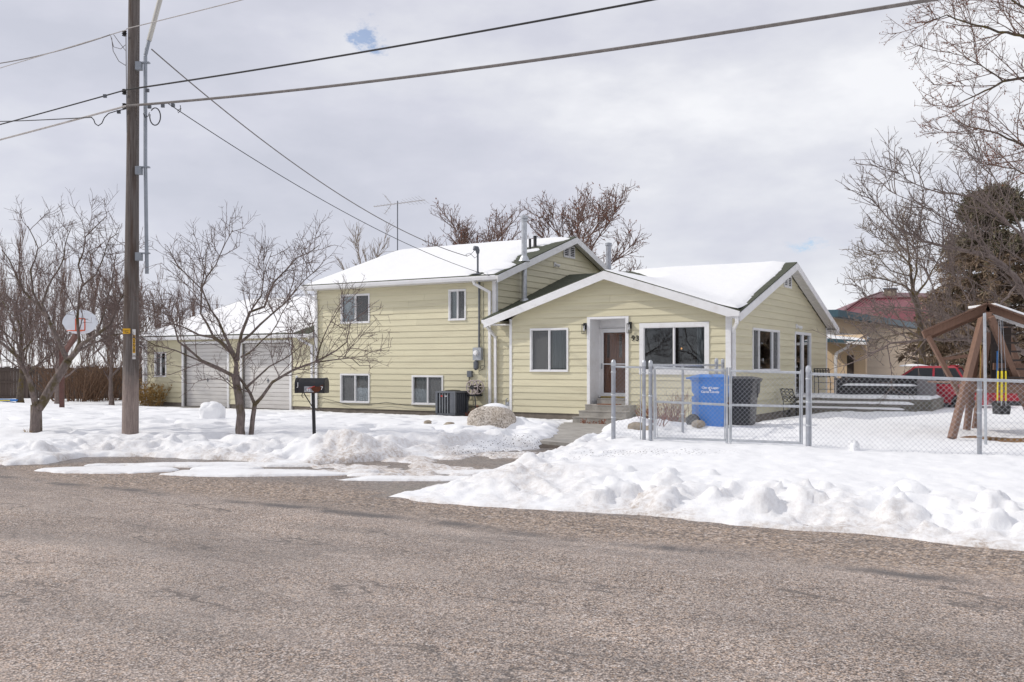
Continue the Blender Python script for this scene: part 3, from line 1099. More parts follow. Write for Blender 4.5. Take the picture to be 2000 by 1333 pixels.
for w, zb in ((WF, -0.25), (WS, -0.25), (W2, -0.25), (W2R, -0.25), (W2S, 2.6), (WG, -0.25)):
    w.sheath(house, zb)
    w.siding(house)
# walls out of sight: they close the volume
m = MB()
m.box(-7.85, 0.0, 10.92, 11.04, -0.25, 2.93).box(-15.48, -7.85, 10.4, 10.5, -0.25, 4.3).box(-15.48, -15.36, 0.64, 10.38, -0.25, 4.3)
m.box(-24.8, -15.5, 10.9, 11.0, -0.25, 2.6).box(-24.8, -24.7, 0.64, 10.88, -0.25, 2.6)
m.add([(-15.46, 0.62, 4.24), (-15.46, 10.38, 4.24), (-15.46, 5.5, 6.0)], [(0, 1, 2)])
m.add([(-24.78, 0.62, 2.56), (-24.78, 10.9, 2.56), (-24.78, 5.8, 4.3)], [(0, 1, 2)])
m.build('wall', 'siding', house)

# corner boards
m = MB().box(-6.99, -6.905, -0.045, 0.03, 0.06, 2.95)
m.build('corner_board', 'white_trim', house)
MB().box(-0.10, 0.045, -0.045, 0.0, 0.06, 2.96).build('corner_board', 'white_trim', house)
MB().box(0.003, 0.045, 0.003, 0.09, 0.06, 2.96).build('corner_board', 'white_trim', house)
MB().box(-0.005, 0.045, 10.96, 11.08, 0.06, 2.9).build('corner_board', 'white_trim', house)
MB().box(-7.94, -7.805, 0.455, 0.60, 2.9, 4.24).build('corner_board', 'white_trim', house)
MB().box(-15.54, -15.43, 0.45, 0.53, -0.02, 4.24).build('corner_board', 'white_trim', house)
MB().box(-24.86, -24.77, 0.45, 0.56, 0.0, 2.56).build('corner_board', 'white_trim', house)


def make_window(key, split=(0.5,), fills=('room', 'screen'), trim=0.038, proud=0.05, name='window', mat='white_trim', depth=0.9, sill=True):
    w, a, b, z0, z1 = WIN[key] if isinstance(key, str) else key
    m = MB()
    w.box(m, a - 0.015, b + 0.015, -0.06, proud, z1 - trim, z1 + 0.015)
    w.box(m, a - 0.015, b + 0.015, -0.06, proud + (0.02 if sill else 0), z0 - 0.015, z0 + trim)
    w.box(m, a - 0.015, a + trim, -0.06, proud, z0 + trim, z1 - trim)
    w.box(m, b - trim, b + 0.015, -0.06, proud, z0 + trim, z1 - trim)
    win = m.build(name, mat, house)
    edges = [a + trim] + [a + trim + (b - a - 2 * trim) * s for s in split] + [b - trim]
    for i in range(1, len(edges) - 1):
        mm = MB()
        w.box(mm, edges[i] - 0.018, edges[i] + 0.018, -0.05, proud - 0.015, z0 + trim, z1 - trim)
        mm.build('mullion', mat, win)
    for i in range(len(edges) - 1):
        e0, e1 = edges[i] + (0.018 if i else 0), edges[i + 1] - (0.018 if i < len(edges) - 2 else 0)
        mm = MB()
        rw = 0.016
        w.box(mm, e0, e1, -0.04, 0.012, z0 + trim, z0 + trim + rw)
        w.box(mm, e0, e1, -0.04, 0.012, z1 - trim - rw, z1 - trim)
        w.box(mm, e0, e0 + rw, -0.04, 0.012, z0 + trim + rw, z1 - trim - rw)
        w.box(mm, e1 - rw, e1, -0.04, 0.012, z0 + trim + rw, z1 - trim - rw)
        mm.build('sash', mat, win)
        f = fills[i]
        g = MB()
        w.box(g, e0 + rw, e1 - rw, -0.018, -0.012, z0 + trim + rw, z1 - trim - rw)
        g.build('pane', 'glass_screened' if 'screen' in f else 'glass', win)
        if 'curtain' in f:
            part = 0.32 if 'part' in f else 1.0
            cm = 'curtain_grey' if 'grey' in f else 'curtain'
            n = max(6, int((e1 - e0) * part / 0.035))
            x0, x1 = (e0, e0 + (e1 - e0) * part) if 'right' not in f else (e1 - (e1 - e0) * part, e1)
            pts = []
            for k in range(n + 1):
                pts.append((x0 + (x1 - x0) * k / n, -0.14 + 0.022 * math.sin(k * 1.9) + 0.008 * math.sin(k * 0.7)))
            cu = MB()
            vv = [w.p(s, o, z0 + 0.02) for s, o in pts] + [w.p(s, o, z1 - 0.02) for s, o in pts]
            cu.add(vv, [(k, k + 1, n + 2 + k, n + 1 + k) for k in range(n)])
            cu.build('curtain', cm, win, smooth=True)
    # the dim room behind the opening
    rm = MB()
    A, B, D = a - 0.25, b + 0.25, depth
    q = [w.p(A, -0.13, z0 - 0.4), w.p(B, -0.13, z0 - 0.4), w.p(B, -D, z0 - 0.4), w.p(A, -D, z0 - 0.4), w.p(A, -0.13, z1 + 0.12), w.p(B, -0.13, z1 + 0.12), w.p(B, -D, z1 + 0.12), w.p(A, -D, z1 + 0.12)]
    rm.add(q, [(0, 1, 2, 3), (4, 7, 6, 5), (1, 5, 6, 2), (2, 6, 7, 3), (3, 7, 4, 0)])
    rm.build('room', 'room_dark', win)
    return win


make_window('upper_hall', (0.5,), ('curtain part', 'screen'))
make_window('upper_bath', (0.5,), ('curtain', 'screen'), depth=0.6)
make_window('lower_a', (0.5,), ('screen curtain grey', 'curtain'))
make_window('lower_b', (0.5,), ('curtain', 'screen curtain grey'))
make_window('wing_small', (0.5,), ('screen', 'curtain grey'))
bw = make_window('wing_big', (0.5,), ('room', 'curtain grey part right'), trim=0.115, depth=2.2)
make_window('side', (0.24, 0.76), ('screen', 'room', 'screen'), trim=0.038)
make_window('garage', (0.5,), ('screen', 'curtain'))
# one lit bulb and a kitchen tap seen through the big window
m = MB()
m.lathe([(0.004, -0.03), (0.02, -0.015), (0.026, 0.0), (0.02, 0.018), (0.004, 0.03)], (-2.0, 1.6, 2.02), n=10)
t = NT('bulb')
t.b.inputs['Emission Color'].default_value = (1.0, 0.45, 0.12, 1)
t.b.inputs['Emission Strength'].default_value = 1.6
M['bulb'] = t.m
m.build('bulb', 'bulb', bw, smooth=True)
m = MB()
m.tube([(-1.02, 0.45, 1.3), (-1.02, 0.45, 1.62), (-1.0, 0.42, 1.68), (-0.95, 0.38, 1.68), (-0.93, 0.36, 1.62)], 0.014, 6)
m.build('tap', 'black_metal', bw)

# recessed front door, storm door, threshold
m = MB()
a, b, z0, z1 = DOOR
m.box(a - 0.02, a + 0.075, -0.06, -0.005, z0, z1)
m.box(b - 0.075, b + 0.02, -0.06, -0.005, z0, z1)
m.box(a + 0.075, b - 0.075, -0.06, -0.005, z1 - 0.06, z1)
entry = m.build('door_surround', 'white_trim', house)
MB().box(a + 0.0, a + 0.06, -0.004, 0.72, z0 + 0.0, z1 - 0.01).build('reveal', 'white_trim', entry)
MB().box(b - 0.06, b - 0.0, -0.004, 0.72, z0 + 0.0, z1 - 0.01).build('reveal', 'white_trim', entry)
MB().box(a + 0.06, b - 0.06, -0.004, 0.72, z1 - 0.07, z1 - 0.01).build('reveal', 'white_trim', entry)
MB().box(a + 0.06, b - 0.06, 0.66, 0.72, z1 - 0.31, z1 - 0.07).build('reveal', 'white_trim', entry)
MB().box(a + 0.06, a + 0.11, 0.60, 0.70, 0.57, z1 - 0.31).build('door_frame', 'white_trim', entry)
MB().box(b - 0.11, b - 0.06, 0.60, 0.70, 0.57, z1 - 0.31).build('door_frame', 'white_trim', entry)
da, db = a + 0.115, b - 0.115
m = MB()
m.box(da, da + 0.085, 0.60, 0.635, 0.60, 2.62).box(db - 0.085, db, 0.60, 0.635, 0.60, 2.62)
m.box(da + 0.085, db - 0.085, 0.60, 0.635, 2.50, 2.62).box(da + 0.085, db - 0.085, 0.60, 0.635, 0.60, 0.70).box(da + 0.085, db - 0.085, 0.603, 0.63, 1.545, 1.575)
sd = m.build('storm_door', 'door_white', house)
MB().box(da + 0.085, db - 0.085, 0.615, 0.621, 0.70, 1.545).build('pane', 'door_glass', sd)
MB().box(da + 0.085, db - 0.085, 0.615, 0.621, 1.575, 2.50).build('pane', 'door_glass', sd)
MB().box(da + 0.02, da + 0.05, 0.57, 0.598, 1.42, 1.58).build('handle', 'light_grey_metal', sd)
MB().box(da, db, 0.585, 0.70, 0.555, 0.598).build('threshold', 'brass', sd)
m = MB().box(da + 0.02, db - 0.02, 0.70, 0.74, 0.60, 2.60)
wd = m.build('front_door', 'door_wood', house)
for k in range(2):
    x0 = da + 0.16 + k * 0.40
    MB().box(x0, x0 + 0.09, 0.692, 0.70, 1.75, 2.45).build('pane', 'glass', wd)
    MB().box(x0, x0 + 0.09, 0.692, 0.70, 0.85, 1.55).build('door_panel', 'door_wood', wd)
MB().box(da + 0.34, da + 0.46, 0.685, 0.70, 0.85, 2.45).build('door_panel', 'door_wood', wd)
# steps
steps = empty('front_steps', (P0[0], P0[1], 0), HROT, label='grey concrete steps rising to the recessed front door', cat='steps')
for i, (x0, x1, y0, y1, zt) in enumerate(((-4.05, -3.07, 0.10, 0.598, 0.55), (-4.17, -2.75, -0.42, 0.098, 0.385), (-4.20, -2.72, -0.76, -0.422, 0.22), (-4.23, -2.69, -1.10, -0.762, 0.055))):
    zb = -0.3
    m = MB().box(x0, x1, y0, y1, zb, zt - 0.03).box(x0 - 0.012, x1 + 0.012, y0 - 0.012, y1, zt - 0.0299, zt)
    m.build('step', 'concrete', steps)
mat = MB().box(-3.85, -3.20, -0.34, -0.02, 0.386, 0.402)
o = mat.build('doormat', 'doormat', None, label='rust brown doormat on the upper front step', cat='doormat')
in_house_frame(o)

# lanterns beside the door
def lantern(x, zc):
    L = MB().box(x - 0.05, x + 0.05, -0.055, -0.031, zc - 0.02, zc + 0.17).box(x - 0.055, x + 0.055, -0.16, -0.056, zc + 0.10, zc + 0.125)
    for sx in (-1, 1):
        for y in (-0.155, -0.065):
            L.box(x + sx * 0.05 - 0.006, x + sx * 0.05 + 0.006, y - 0.006, y + 0.006, zc - 0.15, zc + 0.0995)
    for y in (-0.155, -0.065):
        L.box(x - 0.043, x + 0.043, y - 0.006, y + 0.006, zc - 0.156, zc - 0.144)
    for sx in (-1, 1):
        L.box(x + sx * 0.05 - 0.006, x + sx * 0.05 + 0.006, -0.148, -0.072, zc - 0.156, zc - 0.144)
    L = L.build('wall_lantern', 'black_metal', house)
    MB().lathe([(0.008, -0.07), (0.024, -0.04), (0.028, -0.01), (0.016, 0.035), (0.014, 0.095)], (x, -0.11, zc), n=10).build('bulb', 'print_white', L, smooth=True)


lantern(-4.37, 2.60)
lantern(-2.925, 2.60)
for i, ch in enumerate('93'):
    text_part('house_number', ch, 0.215, 'print_black', house, (-2.83 + i * 0.135, -0.042, 2.29), (R(90), 0, 0), 0.006, bold=0.004)

# french door on the side wall
a, b, z0, z1 = FRENCH
m = MB()
WS.box(m, a - 0.02, a + 0.09, -0.06, 0.045, z0, z1)
WS.box(m, b - 0.09, b + 0.02, -0.06, 0.045, z0, z1)
WS.box(m, a + 0.09, b - 0.09, -0.06, 0.045, z1 - 0.09, z1)
WS.box(m, (a + b) / 2 - 0.10, (a + b) / 2 + 0.10, -0.05, 0.03, z0 + 0.06, z1 - 0.09)
WS.box(m, a - 0.02, b + 0.02, -0.06, 0.09, z0 - 0.06, z0 + 0.06)
fd = m.build('patio_door', 'door_white', house)
for x0, x1 in ((a + 0.09, (a + b) / 2 - 0.10), ((a + b) / 2 + 0.10, b - 0.09)):
    m = MB()
    WS.box(m, x0, x1, -0.02, -0.012, z0 + 0.06, z1 - 0.09)
    m.build('pane', 'glass', fd)
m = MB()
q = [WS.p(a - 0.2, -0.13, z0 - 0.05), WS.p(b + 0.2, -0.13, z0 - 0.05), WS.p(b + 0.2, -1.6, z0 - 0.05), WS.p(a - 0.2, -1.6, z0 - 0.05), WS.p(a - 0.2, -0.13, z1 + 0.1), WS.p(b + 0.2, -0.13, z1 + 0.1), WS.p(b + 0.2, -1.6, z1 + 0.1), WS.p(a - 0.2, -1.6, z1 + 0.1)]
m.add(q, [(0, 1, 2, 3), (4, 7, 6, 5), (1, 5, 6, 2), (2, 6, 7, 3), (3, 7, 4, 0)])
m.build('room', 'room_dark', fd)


def louvre_vent(w, a, b, z0, z1):
    m = MB()
    mid = (a + b) / 2
    for x0, x1 in ((a, mid - 0.02), (mid + 0.02, b)):
        f = 0.05
        w.box(m, x0, x1, 0.012, 0.062, z0, z0 + f)
        w.box(m, x0, x1, 0.012, 0.062, z1 - f, z1)
        w.box(m, x0, x0 + f, 0.012, 0.062, z0 + f, z1 - f)
        w.box(m, x1 - f, x1, 0.012, 0.062, z0 + f, z1 - f)
    o = m.build('gable_vent', 'white_trim', house)
    n = 6
    for x0, x1 in ((a + 0.05, mid - 0.07), (mid + 0.07, b - 0.05)):
        bk = MB()
        w.box(bk, x0, x1, 0.0405, 0.043, z0 + 0.05, z1 - 0.05)
        bk.build('vent_backing', 'black_plastic', o)
        for k in range(n):
            zc = z0 + 0.07 + (z1 - z0 - 0.13) * k / (n - 1)
            s = MB()
            s.add([w.p(x0, 0.044, zc + 0.010), w.p(x1, 0.044, zc + 0.010), w.p(x1, 0.060, zc - 0.008), w.p(x0, 0.060, zc - 0.008), w.p(x0, 0.044, zc + 0.004), w.p(x1, 0.044, zc + 0.004), w.p(x1, 0.058, zc - 0.014), w.p(x0, 0.058, zc - 0.014)],
                  [(0, 1, 2, 3), (7, 6, 5, 4), (2, 6, 7, 3), (0, 3, 7, 4), (1, 5, 6, 2)])
            s.build('slat', 'white_trim', o)


louvre_vent(W2S, 5.04, 5.90, 5.42, 5.88)
louvre_vent(WS, 5.25, 6.10, 4.02, 4.42)
# small flood lights on the gables
for w, s, z in ((W2S, 4.38, 5.07), (WS, 6.75, 2.80)):
    m = MB()
    w.box(m, s - 0.07, s + 0.07, 0.03, 0.06, z - 0.06, z + 0.09)
    p = Vector(w.p(s, 0.06, z + 0.02))
    q = Vector(w.p(s + 0.08, 0.20, z - 0.05))
    m.tube([p, p.lerp(q, 0.3), p.lerp(q, 0.7), q], [0.03, 0.045, 0.06, 0.062], 10)
    m.build('flood_light', 'door_white', house, smooth=True)

# garage doors: sections of ribbed panels
for (a, b, z0, z1) in (G1, G2):
    m = MB()
    for x0, x1 in ((a - 0.10, a + 0.0), (b + 0.0, b + 0.10)):
        m.box(x0, x1, 0.44, 0.60, z0, z1 + 0.10)
    m.box(a, b, 0.44, 0.60, z1 + 0.001, z1 + 0.10)
    jm = m.build('door_frame', 'white_trim', house)
    gd = MB().box(a + 0.01, b - 0.01, 0.625, 0.65, z0 + 0.01, z1 - 0.005).build('garage_door', 'garage_door', house)
    n = 16
    dz = (z1 - z0 - 0.02) / n
    for k in range(n):
        zz = z0 + 0.015 + k * dz
        g = MB()
        y1, y0 = 0.6245, 0.600
        g.add([(a + 0.012, y1, zz), (b - 0.012, y1, zz), (b - 0.012, y0, zz + 0.012), (a + 0.012, y0, zz + 0.012), (a + 0.012, y0, zz + dz - 0.02), (b - 0.012, y0, zz + dz - 0.02), (b - 0.012, y1, zz + dz - 0.004), (a + 0.012, y1, zz + dz - 0.004)],
              [(0, 1, 2, 3), (3, 2, 5, 4), (4, 5, 6, 7), (0, 3, 4, 7), (1, 6, 5, 2)])
        g.build('panel', 'garage_door', gd)
    MB().box((a + b) / 2 - 0.05, (a + b) / 2 + 0.05, 0.575, 0.5995, 0.92, 0.95).box((a + b) / 2 - 0.012, (a + b) / 2 + 0.012, 0.58, 0.5995, 0.86, 1.02).build('handle', 'grey_metal', gd)

# ---------------- roofs
def roof_slab(name, poly, hf, th=0.13, mat='shingles'):
    """sloping slab: polygon in plan, hf(u, v) height of its upper face"""
    m = MB()
    n = len(poly)
    top = [(u, v, hf(u, v)) for u, v in poly]
    bot = [(u, v, hf(u, v) - th) for u, v in poly]
    area = sum(poly[i][0] * poly[(i + 1) % n][1] - poly[(i + 1) % n][0] * poly[i][1] for i in range(n))
    idx = list(range(n)) if area > 0 else list(reversed(range(n)))
    m.v = top + bot
    m.f = [tuple(idx), tuple(i + n for i in reversed(idx))]
    for k in range(n):
        i, j = idx[k], idx[(k + 1) % n]
        m.f.append((i, i + n, j + n, j))
    return m.build(name, mat, house)


OHR = 0.38
roof_slab('roof', [(-3.6, -0.35), (OHR, -0.35), (OHR, -0.17), (-3.6, 3.81)], lambda u, v: h1(u))
roof_slab('roof', [(-3.6, -0.35), (-3.6, 3.81), (-7.70, -0.29), (-7.70, -0.35)], lambda u, v: h1(u))
roof_slab('roof', [(OHR, -0.168), (OHR, 5.5), (-7.84, 5.5), (-7.84, -0.30), (-7.702, -0.292), (-3.6, 3.812)], lambda u, v: h2(v))
roof_slab('roof', [(OHR, 5.5), (OHR, 11.4), (-7.84, 11.4), (-7.84, 5.5)], lambda u, v: h2(v))
roof_slab('roof', [(-15.8, 0.1), (-7.52, 0.1), (-7.52, 5.5), (-15.8, 5.5)], lambda u, v: h3(v))
roof_slab('roof', [(-15.8, 5.5), (-7.52, 5.5), (-7.52, 10.9), (-15.8, 10.9)], lambda u, v: h3(v))
roof_slab('roof', [(-25.1, 0.1), (-15.50, 0.1), (-15.50, 5.8), (-25.1, 5.8)], lambda u, v: h4(v))
roof_slab('roof', [(-25.1, 5.8), (-15.50, 5.8), (-15.50, 11.5), (-25.1, 11.5)], lambda u, v: h4(v))


def rake(p0, p1, hf, out, drop=0.20, th=0.03):
    """white rake board under the shingle edge from plan point p0 to p1, standing out along 'out'"""
    m = MB()
    ox, oy = out
    P = []
    for dz in (-0.035 - drop, -0.035):
        for (pu, pv), k in ((p0, 0), (p1, 0), (p1, 1), (p0, 1)):
            P.append((pu + ox * th * k + ox * 0.002, pv + oy * th * k + oy * 0.002, hf(pu, pv) + dz))
    m.hexa(P)
    return m.build('rake_board', 'white_trim', house)


rake((-7.72, -0.35), (-3.6, -0.35), lambda u, v: h1(u), (0, -1), 0.24)
rake((-3.6, -0.35), (OHR + 0.02, -0.35), lambda u, v: h1(u), (0, -1), 0.24)
rake((OHR, -0.35), (OHR, 5.5), lambda u, v: h2(v), (1, 0), 0.22)
rake((OHR, 5.5), (OHR, 11.4), lambda u, v: h2(v), (1, 0), 0.22)
rake((-7.52, 0.07), (-7.52, 5.5), lambda u, v: h3(v), (1, 0), 0.22)
rake((-7.52, 5.5), (-7.52, 10.9), lambda u, v: h3(v), (1, 0), 0.22)
rake((-15.50, 0.07), (-15.50, 0.44), lambda u, v: h4(v), (1, 0), 0.2, 0.015)
rake((-25.1, 0.1), (-25.1, 5.8), lambda u, v: h4(v), (-1, 0), 0.2)
# soffits beneath the rakes and eaves
def soffit(poly, hf, dz=0.145):
    m = MB()
    n = len(poly)
    m.v = [(u, v, hf(u, v) - dz) for u, v in poly] + [(u, v, hf(u, v) - dz - 0.012) for u, v in poly]
    m.f = [tuple(range(n)), tuple(reversed(range(n, 2 * n)))] + [(i, (i + 1) % n, n + (i + 1) % n, n + i) for i in range(n)]
    m.build('soffit', 'soffit', house)


soffit([(0.05, -0.30), (OHR - 0.002, -0.30), (OHR - 0.002, 5.5), (0.05, 5.5)], lambda u, v: h2(v))
soffit([(0.05, 5.5), (OHR - 0.002, 5.5), (OHR - 0.002, 11.4), (0.05, 11.4)], lambda u, v: h2(v))
soffit([(-7.80, 0.12), (-7.53, 0.12), (-7.53, 5.5), (-7.80, 5.5)], lambda u, v: h3(v))
soffit([(-7.80, 5.5), (-7.53, 5.5), (-7.53, 10.9), (-7.80, 10.9)], lambda u, v: h3(v))
soffit([(-7.69, -0.345), (-3.6, -0.345), (-3.6, -0.05), (-7.69, -0.05)], lambda u, v: h1(u))
soffit([(-3.6, -0.345), (OHR - 0.01, -0.345), (OHR - 0.01, -0.05), (-3.6, -0.05)], lambda u, v: h1(u))
MB().box(-15.78, -7.54, 0.12, 0.465, 4.205, 4.235).build('soffit', 'soffit', house)
MB().box(-7.69, -6.95, -0.34, 0.455, 2.765, 2.79).build('soffit', 'soffit', house)
MB().box(-25.08, -15.56, 0.12, 0.465, 2.52, 2.545).build('soffit', 'soffit', house)
# side soffit ribs of the right gable, seen from below
for k in range(26):
    v0 = 5.65 + k * 0.22
    if v0 > 11.2:
        break
    MB().add([(0.06, v0, h2(v0) - 0.1585), (OHR - 0.01, v0, h2(v0) - 0.1585), (OHR - 0.01, v0 + 0.03, h2(v0 + 0.03) - 0.1585), (0.06, v0 + 0.03, h2(v0 + 0.03) - 0.1585),
              (0.06, v0, h2(v0) - 0.167), (OHR - 0.01, v0, h2(v0) - 0.167), (OHR - 0.01, v0 + 0.03, h2(v0 + 0.03) - 0.167), (0.06, v0 + 0.03, h2(v0 + 0.03) - 0.167)],
             [(4, 7, 6, 5), (0, 1, 5, 4), (2, 3, 7, 6)]).build('soffit_rib', 'soffit', house)
MB().box(-0.05, 0.37, 11.05, 11.38, 2.69, 2.83).build('eave_return', 'white_trim', house)


def gutter(u0, u1, y, z, size=0.11):
    """open box gutter along the front eave, with a rolled lip"""
    m = MB()
    prof = [(0.0, 0.0), (0.0, -size), (-size * 0.75, -size), (-size, -size * 0.35), (-size, 0.0), (-size + 0.012, 0.0), (-size + 0.012, -size * 0.32), (-size * 0.72, -size + 0.012), (-0.012, -size + 0.012), (-0.012, 0.0)]
    m.prism([(u0, y + a, z + b) for a, b in prof], (u1 - u0, 0, 0))
    return m.build('gutter', 'white_trim', house)


gutter(-15.78, -7.53, 0.098, 4.345, 0.13)
gutter(-25.08, -15.52, 0.098, 2.64, 0.12)
# short gutters on the two eaves of the wing run back from the front
m = MB()
m.prism([(-7.712, -0.35, 2.935), (-7.712, -0.35, 2.82), (-7.80, -0.35, 2.82), (-7.83, -0.35, 2.88), (-7.83, -0.35, 2.935)], (0, 0.62, 0))
m.build('gutter', 'white_trim', house)
m = MB()
m.prism([(OHR + 0.04, -0.392, 2.935), (OHR + 0.04, -0.392, 2.83), (0.10, -0.392, 2.83), (0.10, -0.392, 2.87), (0.10, -0.392, 2.935)], (0, -0.11, 0))
m.build('gutter', 'white_trim', house)


def downspout(pts, w=0.085, d=0.065, straps=2):
    o = MB()
    for p, q in zip(pts[:-1], pts[1:]):
        pv, qv = Vector(p), Vector(q)
        dd = (qv - pv).normalized() * 0.02
        o.bar(pv - dd, qv + dd, w, d, up=(0, 1, 0.001))
    o = o.build('downspout', 'white_trim', house)
    a, b = Vector(pts[-2]), Vector(pts[-1])
    for k in range(straps):
        c = a.lerp(b, (k + 0.6) / (straps + 0.4))
        MB().box(c.x - w / 2 - 0.012, c.x + w / 2 + 0.012, c.y - d / 2 - 0.004, c.y + d / 2 + 0.004, c.z - 0.012, c.z + 0.012).build('strap', 'white_trim', o)


downspout([(-8.43, 0.10, 4.23), (-8.42, 0.16, 4.12), (-8.0, 0.40, 3.86), (-8.0, 0.42, 0.02)])
downspout([(-7.80, -0.2, 2.82), (-7.80, 0.0, 2.70), (-7.78, 0.40, 2.42), (-7.78, 0.42, 0.05)])
downspout([(-15.68, 0.10, 4.2), (-15.66, 0.20, 4.05), (-15.40, 0.40, 3.85), (-15.40, 0.42, 0.0)])
downspout([(-15.95, 0.06, 2.52), (-15.92, 0.14, 2.44), (-15.62, 0.40, 2.22), (-15.62, 0.42, 0.0)])
downspout([(-25.0, 0.06, 2.52), (-25.0, 0.16, 2.42), (-24.92, 0.40, 2.28), (-24.92, 0.42, -0.1)])
downspout([(0.34, -0.44, 2.83), (0.34, -0.42, 2.66), (0.12, -0.02, 2.50), (0.105, 0.06, 2.40), (0.105, 0.075, 0.06)])

# flues, vents and the aerial
m = MB().lathe([(0.16, 0.0), (0.13, 0.10), (0.092, 0.12), (0.092, 1.40)], (-7.62, 1.93, 3.62), n=16)
m.lathe([(0.092, 1.41), (0.092, 2.65), (0.104, 2.66), (0.104, 2.70), (0.092, 2.71), (0.092, 2.74), (0.13, 2.75), (0.13, 2.83), (0.05, 2.88)], (-7.62, 1.93, 3.62), n=16)
fl = m.build('flue_pipe', 'galvanised', house, smooth=True)
MB().lathe([(0.20, 0.0), (0.12, 0.16), (0.108, 0.18)], (-7.62, 1.93, h3(1.93) - 0.04), n=16).build('flashing', 'galvanised', fl, smooth=True)
MB().lathe([(0.08, 0), (0.08, 1.05), (0.10, 1.06), (0.10, 1.14), (0.03, 1.16)], (-4.15, 1.1, 4.1), n=12).build('flue_pipe', 'galvanised_old', house, smooth=True)
MB().lathe([(0.07, 0), (0.045, 0.06), (0.045, 0.40)], (-8.42, 3.68, 5.56), n=10).build('roof_vent', 'black_plastic', house, smooth=True)
MB().lathe([(0.10, 0), (0.06, 0.08), (0.06, 0.42)], (-8.48, 4.14, 5.70), n=10).build('roof_vent', 'black_plastic', house, smooth=True)

# electric service: mast with weather head, conduit, meter, boxes, loose cable
m = MB().tube([(-8.40, 0.32, 4.28), (-8.40, 0.32, 5.12)], 0.032, 10)
mast = m.build('service_mast', 'grey_metal', house, smooth=True)
MB().tube([(-8.40, 0.32, 5.10), (-8.40, 0.31, 5.20), (-8.40, 0.26, 5.27), (-8.40, 0.16, 5.27), (-8.40, 0.11, 5.20)], [0.05, 0.07, 0.075, 0.07, 0.045], 10).build('weather_head', 'grey_metal', mast, smooth=True)
MB().lathe([(0.20, 0.0), (0.06, 0.05), (0.04, 0.10)], (-8.40, 0.32, h3(0.32) - 0.03), n=12).build('flashing', 'grey_metal', mast)
MB().tube([(-8.40, 0.12, 5.18), (-8.47, 0.02, 5.05), (-8.60, 0.0, 5.0), (-8.66, 0.02, 5.06), (-8.55, 0.08, 5.1), (-8.43, 0.2, 4.95), (-8.36, 0.22, 5.0)], 0.008, 5).build('service_loop', 'wire_black', mast)
MB().tube([(-8.42, 0.43, 4.20), (-8.42, 0.43, 2.08)], 0.032, 10).build('conduit', 'grey_metal', house, smooth=True)
em = MB().box(-8.60, -8.29, 0.33, 0.468, 1.68, 2.09).build('electric_meter', 'light_grey_metal', house)
MB().lathe([(0.085, 0.0), (0.085, -0.05), (0.07, -0.09), (0.03, -0.10)], (-8.46, 0.33, 1.92), axis='y', n=16).build('meter_dial', 'print_white', em, smooth=True)
MB().tube([(-8.51, 0.40, 1.66), (-8.51, 0.38, 1.62), (-8.51, 0.38, 1.43), (-8.51, 0.40, 1.38)], [0.05, 0.085, 0.085, 0.05], 10).build('junction_box', 'grey_metal', house, smooth=True)
MB().box(-8.86, -8.69, 0.38, 0.468, 1.14, 1.34).build('disconnect_box', 'grey_metal', house)
MB().tube([(-8.80, 0.42, 1.14), (-8.80, 0.42, 0.45), (-8.84, 0.35, 0.30), (-9.0, 0.1, 0.12), (-9.1, -0.05, 0.08)], 0.018, 6).build('cable_whip', 'black_plastic', house)
MB().tube([(-8.28, 0.45, 4.15), (-8.27, 0.45, 3.0), (-8.24, 0.44, 2.0), (-8.22, 0.44, 1.5), (-8.30, 0.43, 1.38), (-8.40, 0.42, 1.35), (-8.44, 0.42, 1.28), (-8.37, 0.42, 1.22)], 0.007, 5).build('cable', 'wire_black', house)
MB().tube([(-8.30 + 0.10 * math.cos(k * 0.7) + 0.01 * k % 0.03, 0.43 + 0.005 * (k % 3), 1.45 + 0.07 * math.sin(k * 0.7)) for k in range(14)], 0.006, 4).build('cable', 'wire_black', house)
MB().tube([(-8.1, 0.44, 1.5), (-8.2, 0.44, 0.9), (-8.25, 0.44, 0.6), (-8.1, 0.44, 0.3), (-8.06, 0.44, 0.1)], 0.006, 4).build('cable', 'curtain', house)
MB().tube([(-15.4, 0.40, 0.3), (-15.2, 0.40, 0.36), (-14.4, 0.40, 0.22), (-13.8, 0.39, 0.12), (-12.9, 0.40, 0.16), (-12.2, 0.40, 0.25), (-11.3, 0.40, 0.16), (-10.0, 0.40, 0.14), (-8.8, 0.40, 0.17), (-8.0, 0.40, 0.22)], 0.009, 5).build('cable', 'wire_black', house)

# ---------------- snow lying on the roofs
def roof_snow(name, u0, u1, v0, v1, hf, bare, label, step=0.06, thick=0.085):
    us = np.arange(u0, u1 + 1e-6, step)
    vs = np.arange(v0, v1 + 1e-6, step)
    U, V = np.meshgrid(us, vs, indexing='ij')
    H = hf(U, V)
    d = bare(U, V)
    th = np.where(d > 0, thick * np.clip(d / 0.45, 0, 1) ** 0.6 * (1 + 0.35 * fbm(U * 0.8, V * 0.8, 5, 3)) + 0.02 * fbm(U * 3, V * 3, 9, 3) * sm(d / 0.5), -0.03)
    o = grid_object(name, us, vs, H + th, 'snow', None, d < -0.12, kind='stuff', label=label, cat='snow')
    return in_house_frame(o)


def smax(a, b, k=0.10):
    return 0.5 * (a + b + np.sqrt((a - b) ** 2 + k * k))


A1 = lambda U: 4.28 - 0.32 * np.abs(U + 3.6)
A2 = lambda V: 4.82 - 0.32 * np.abs(V - 5.5)
A3 = lambda V: 6.19 - 0.335 * np.sqrt((V - 5.5) ** 2 + 0.01)
A4 = lambda V: 4.5 - 0.32 * np.sqrt((V - 5.8) ** 2 + 0.01)


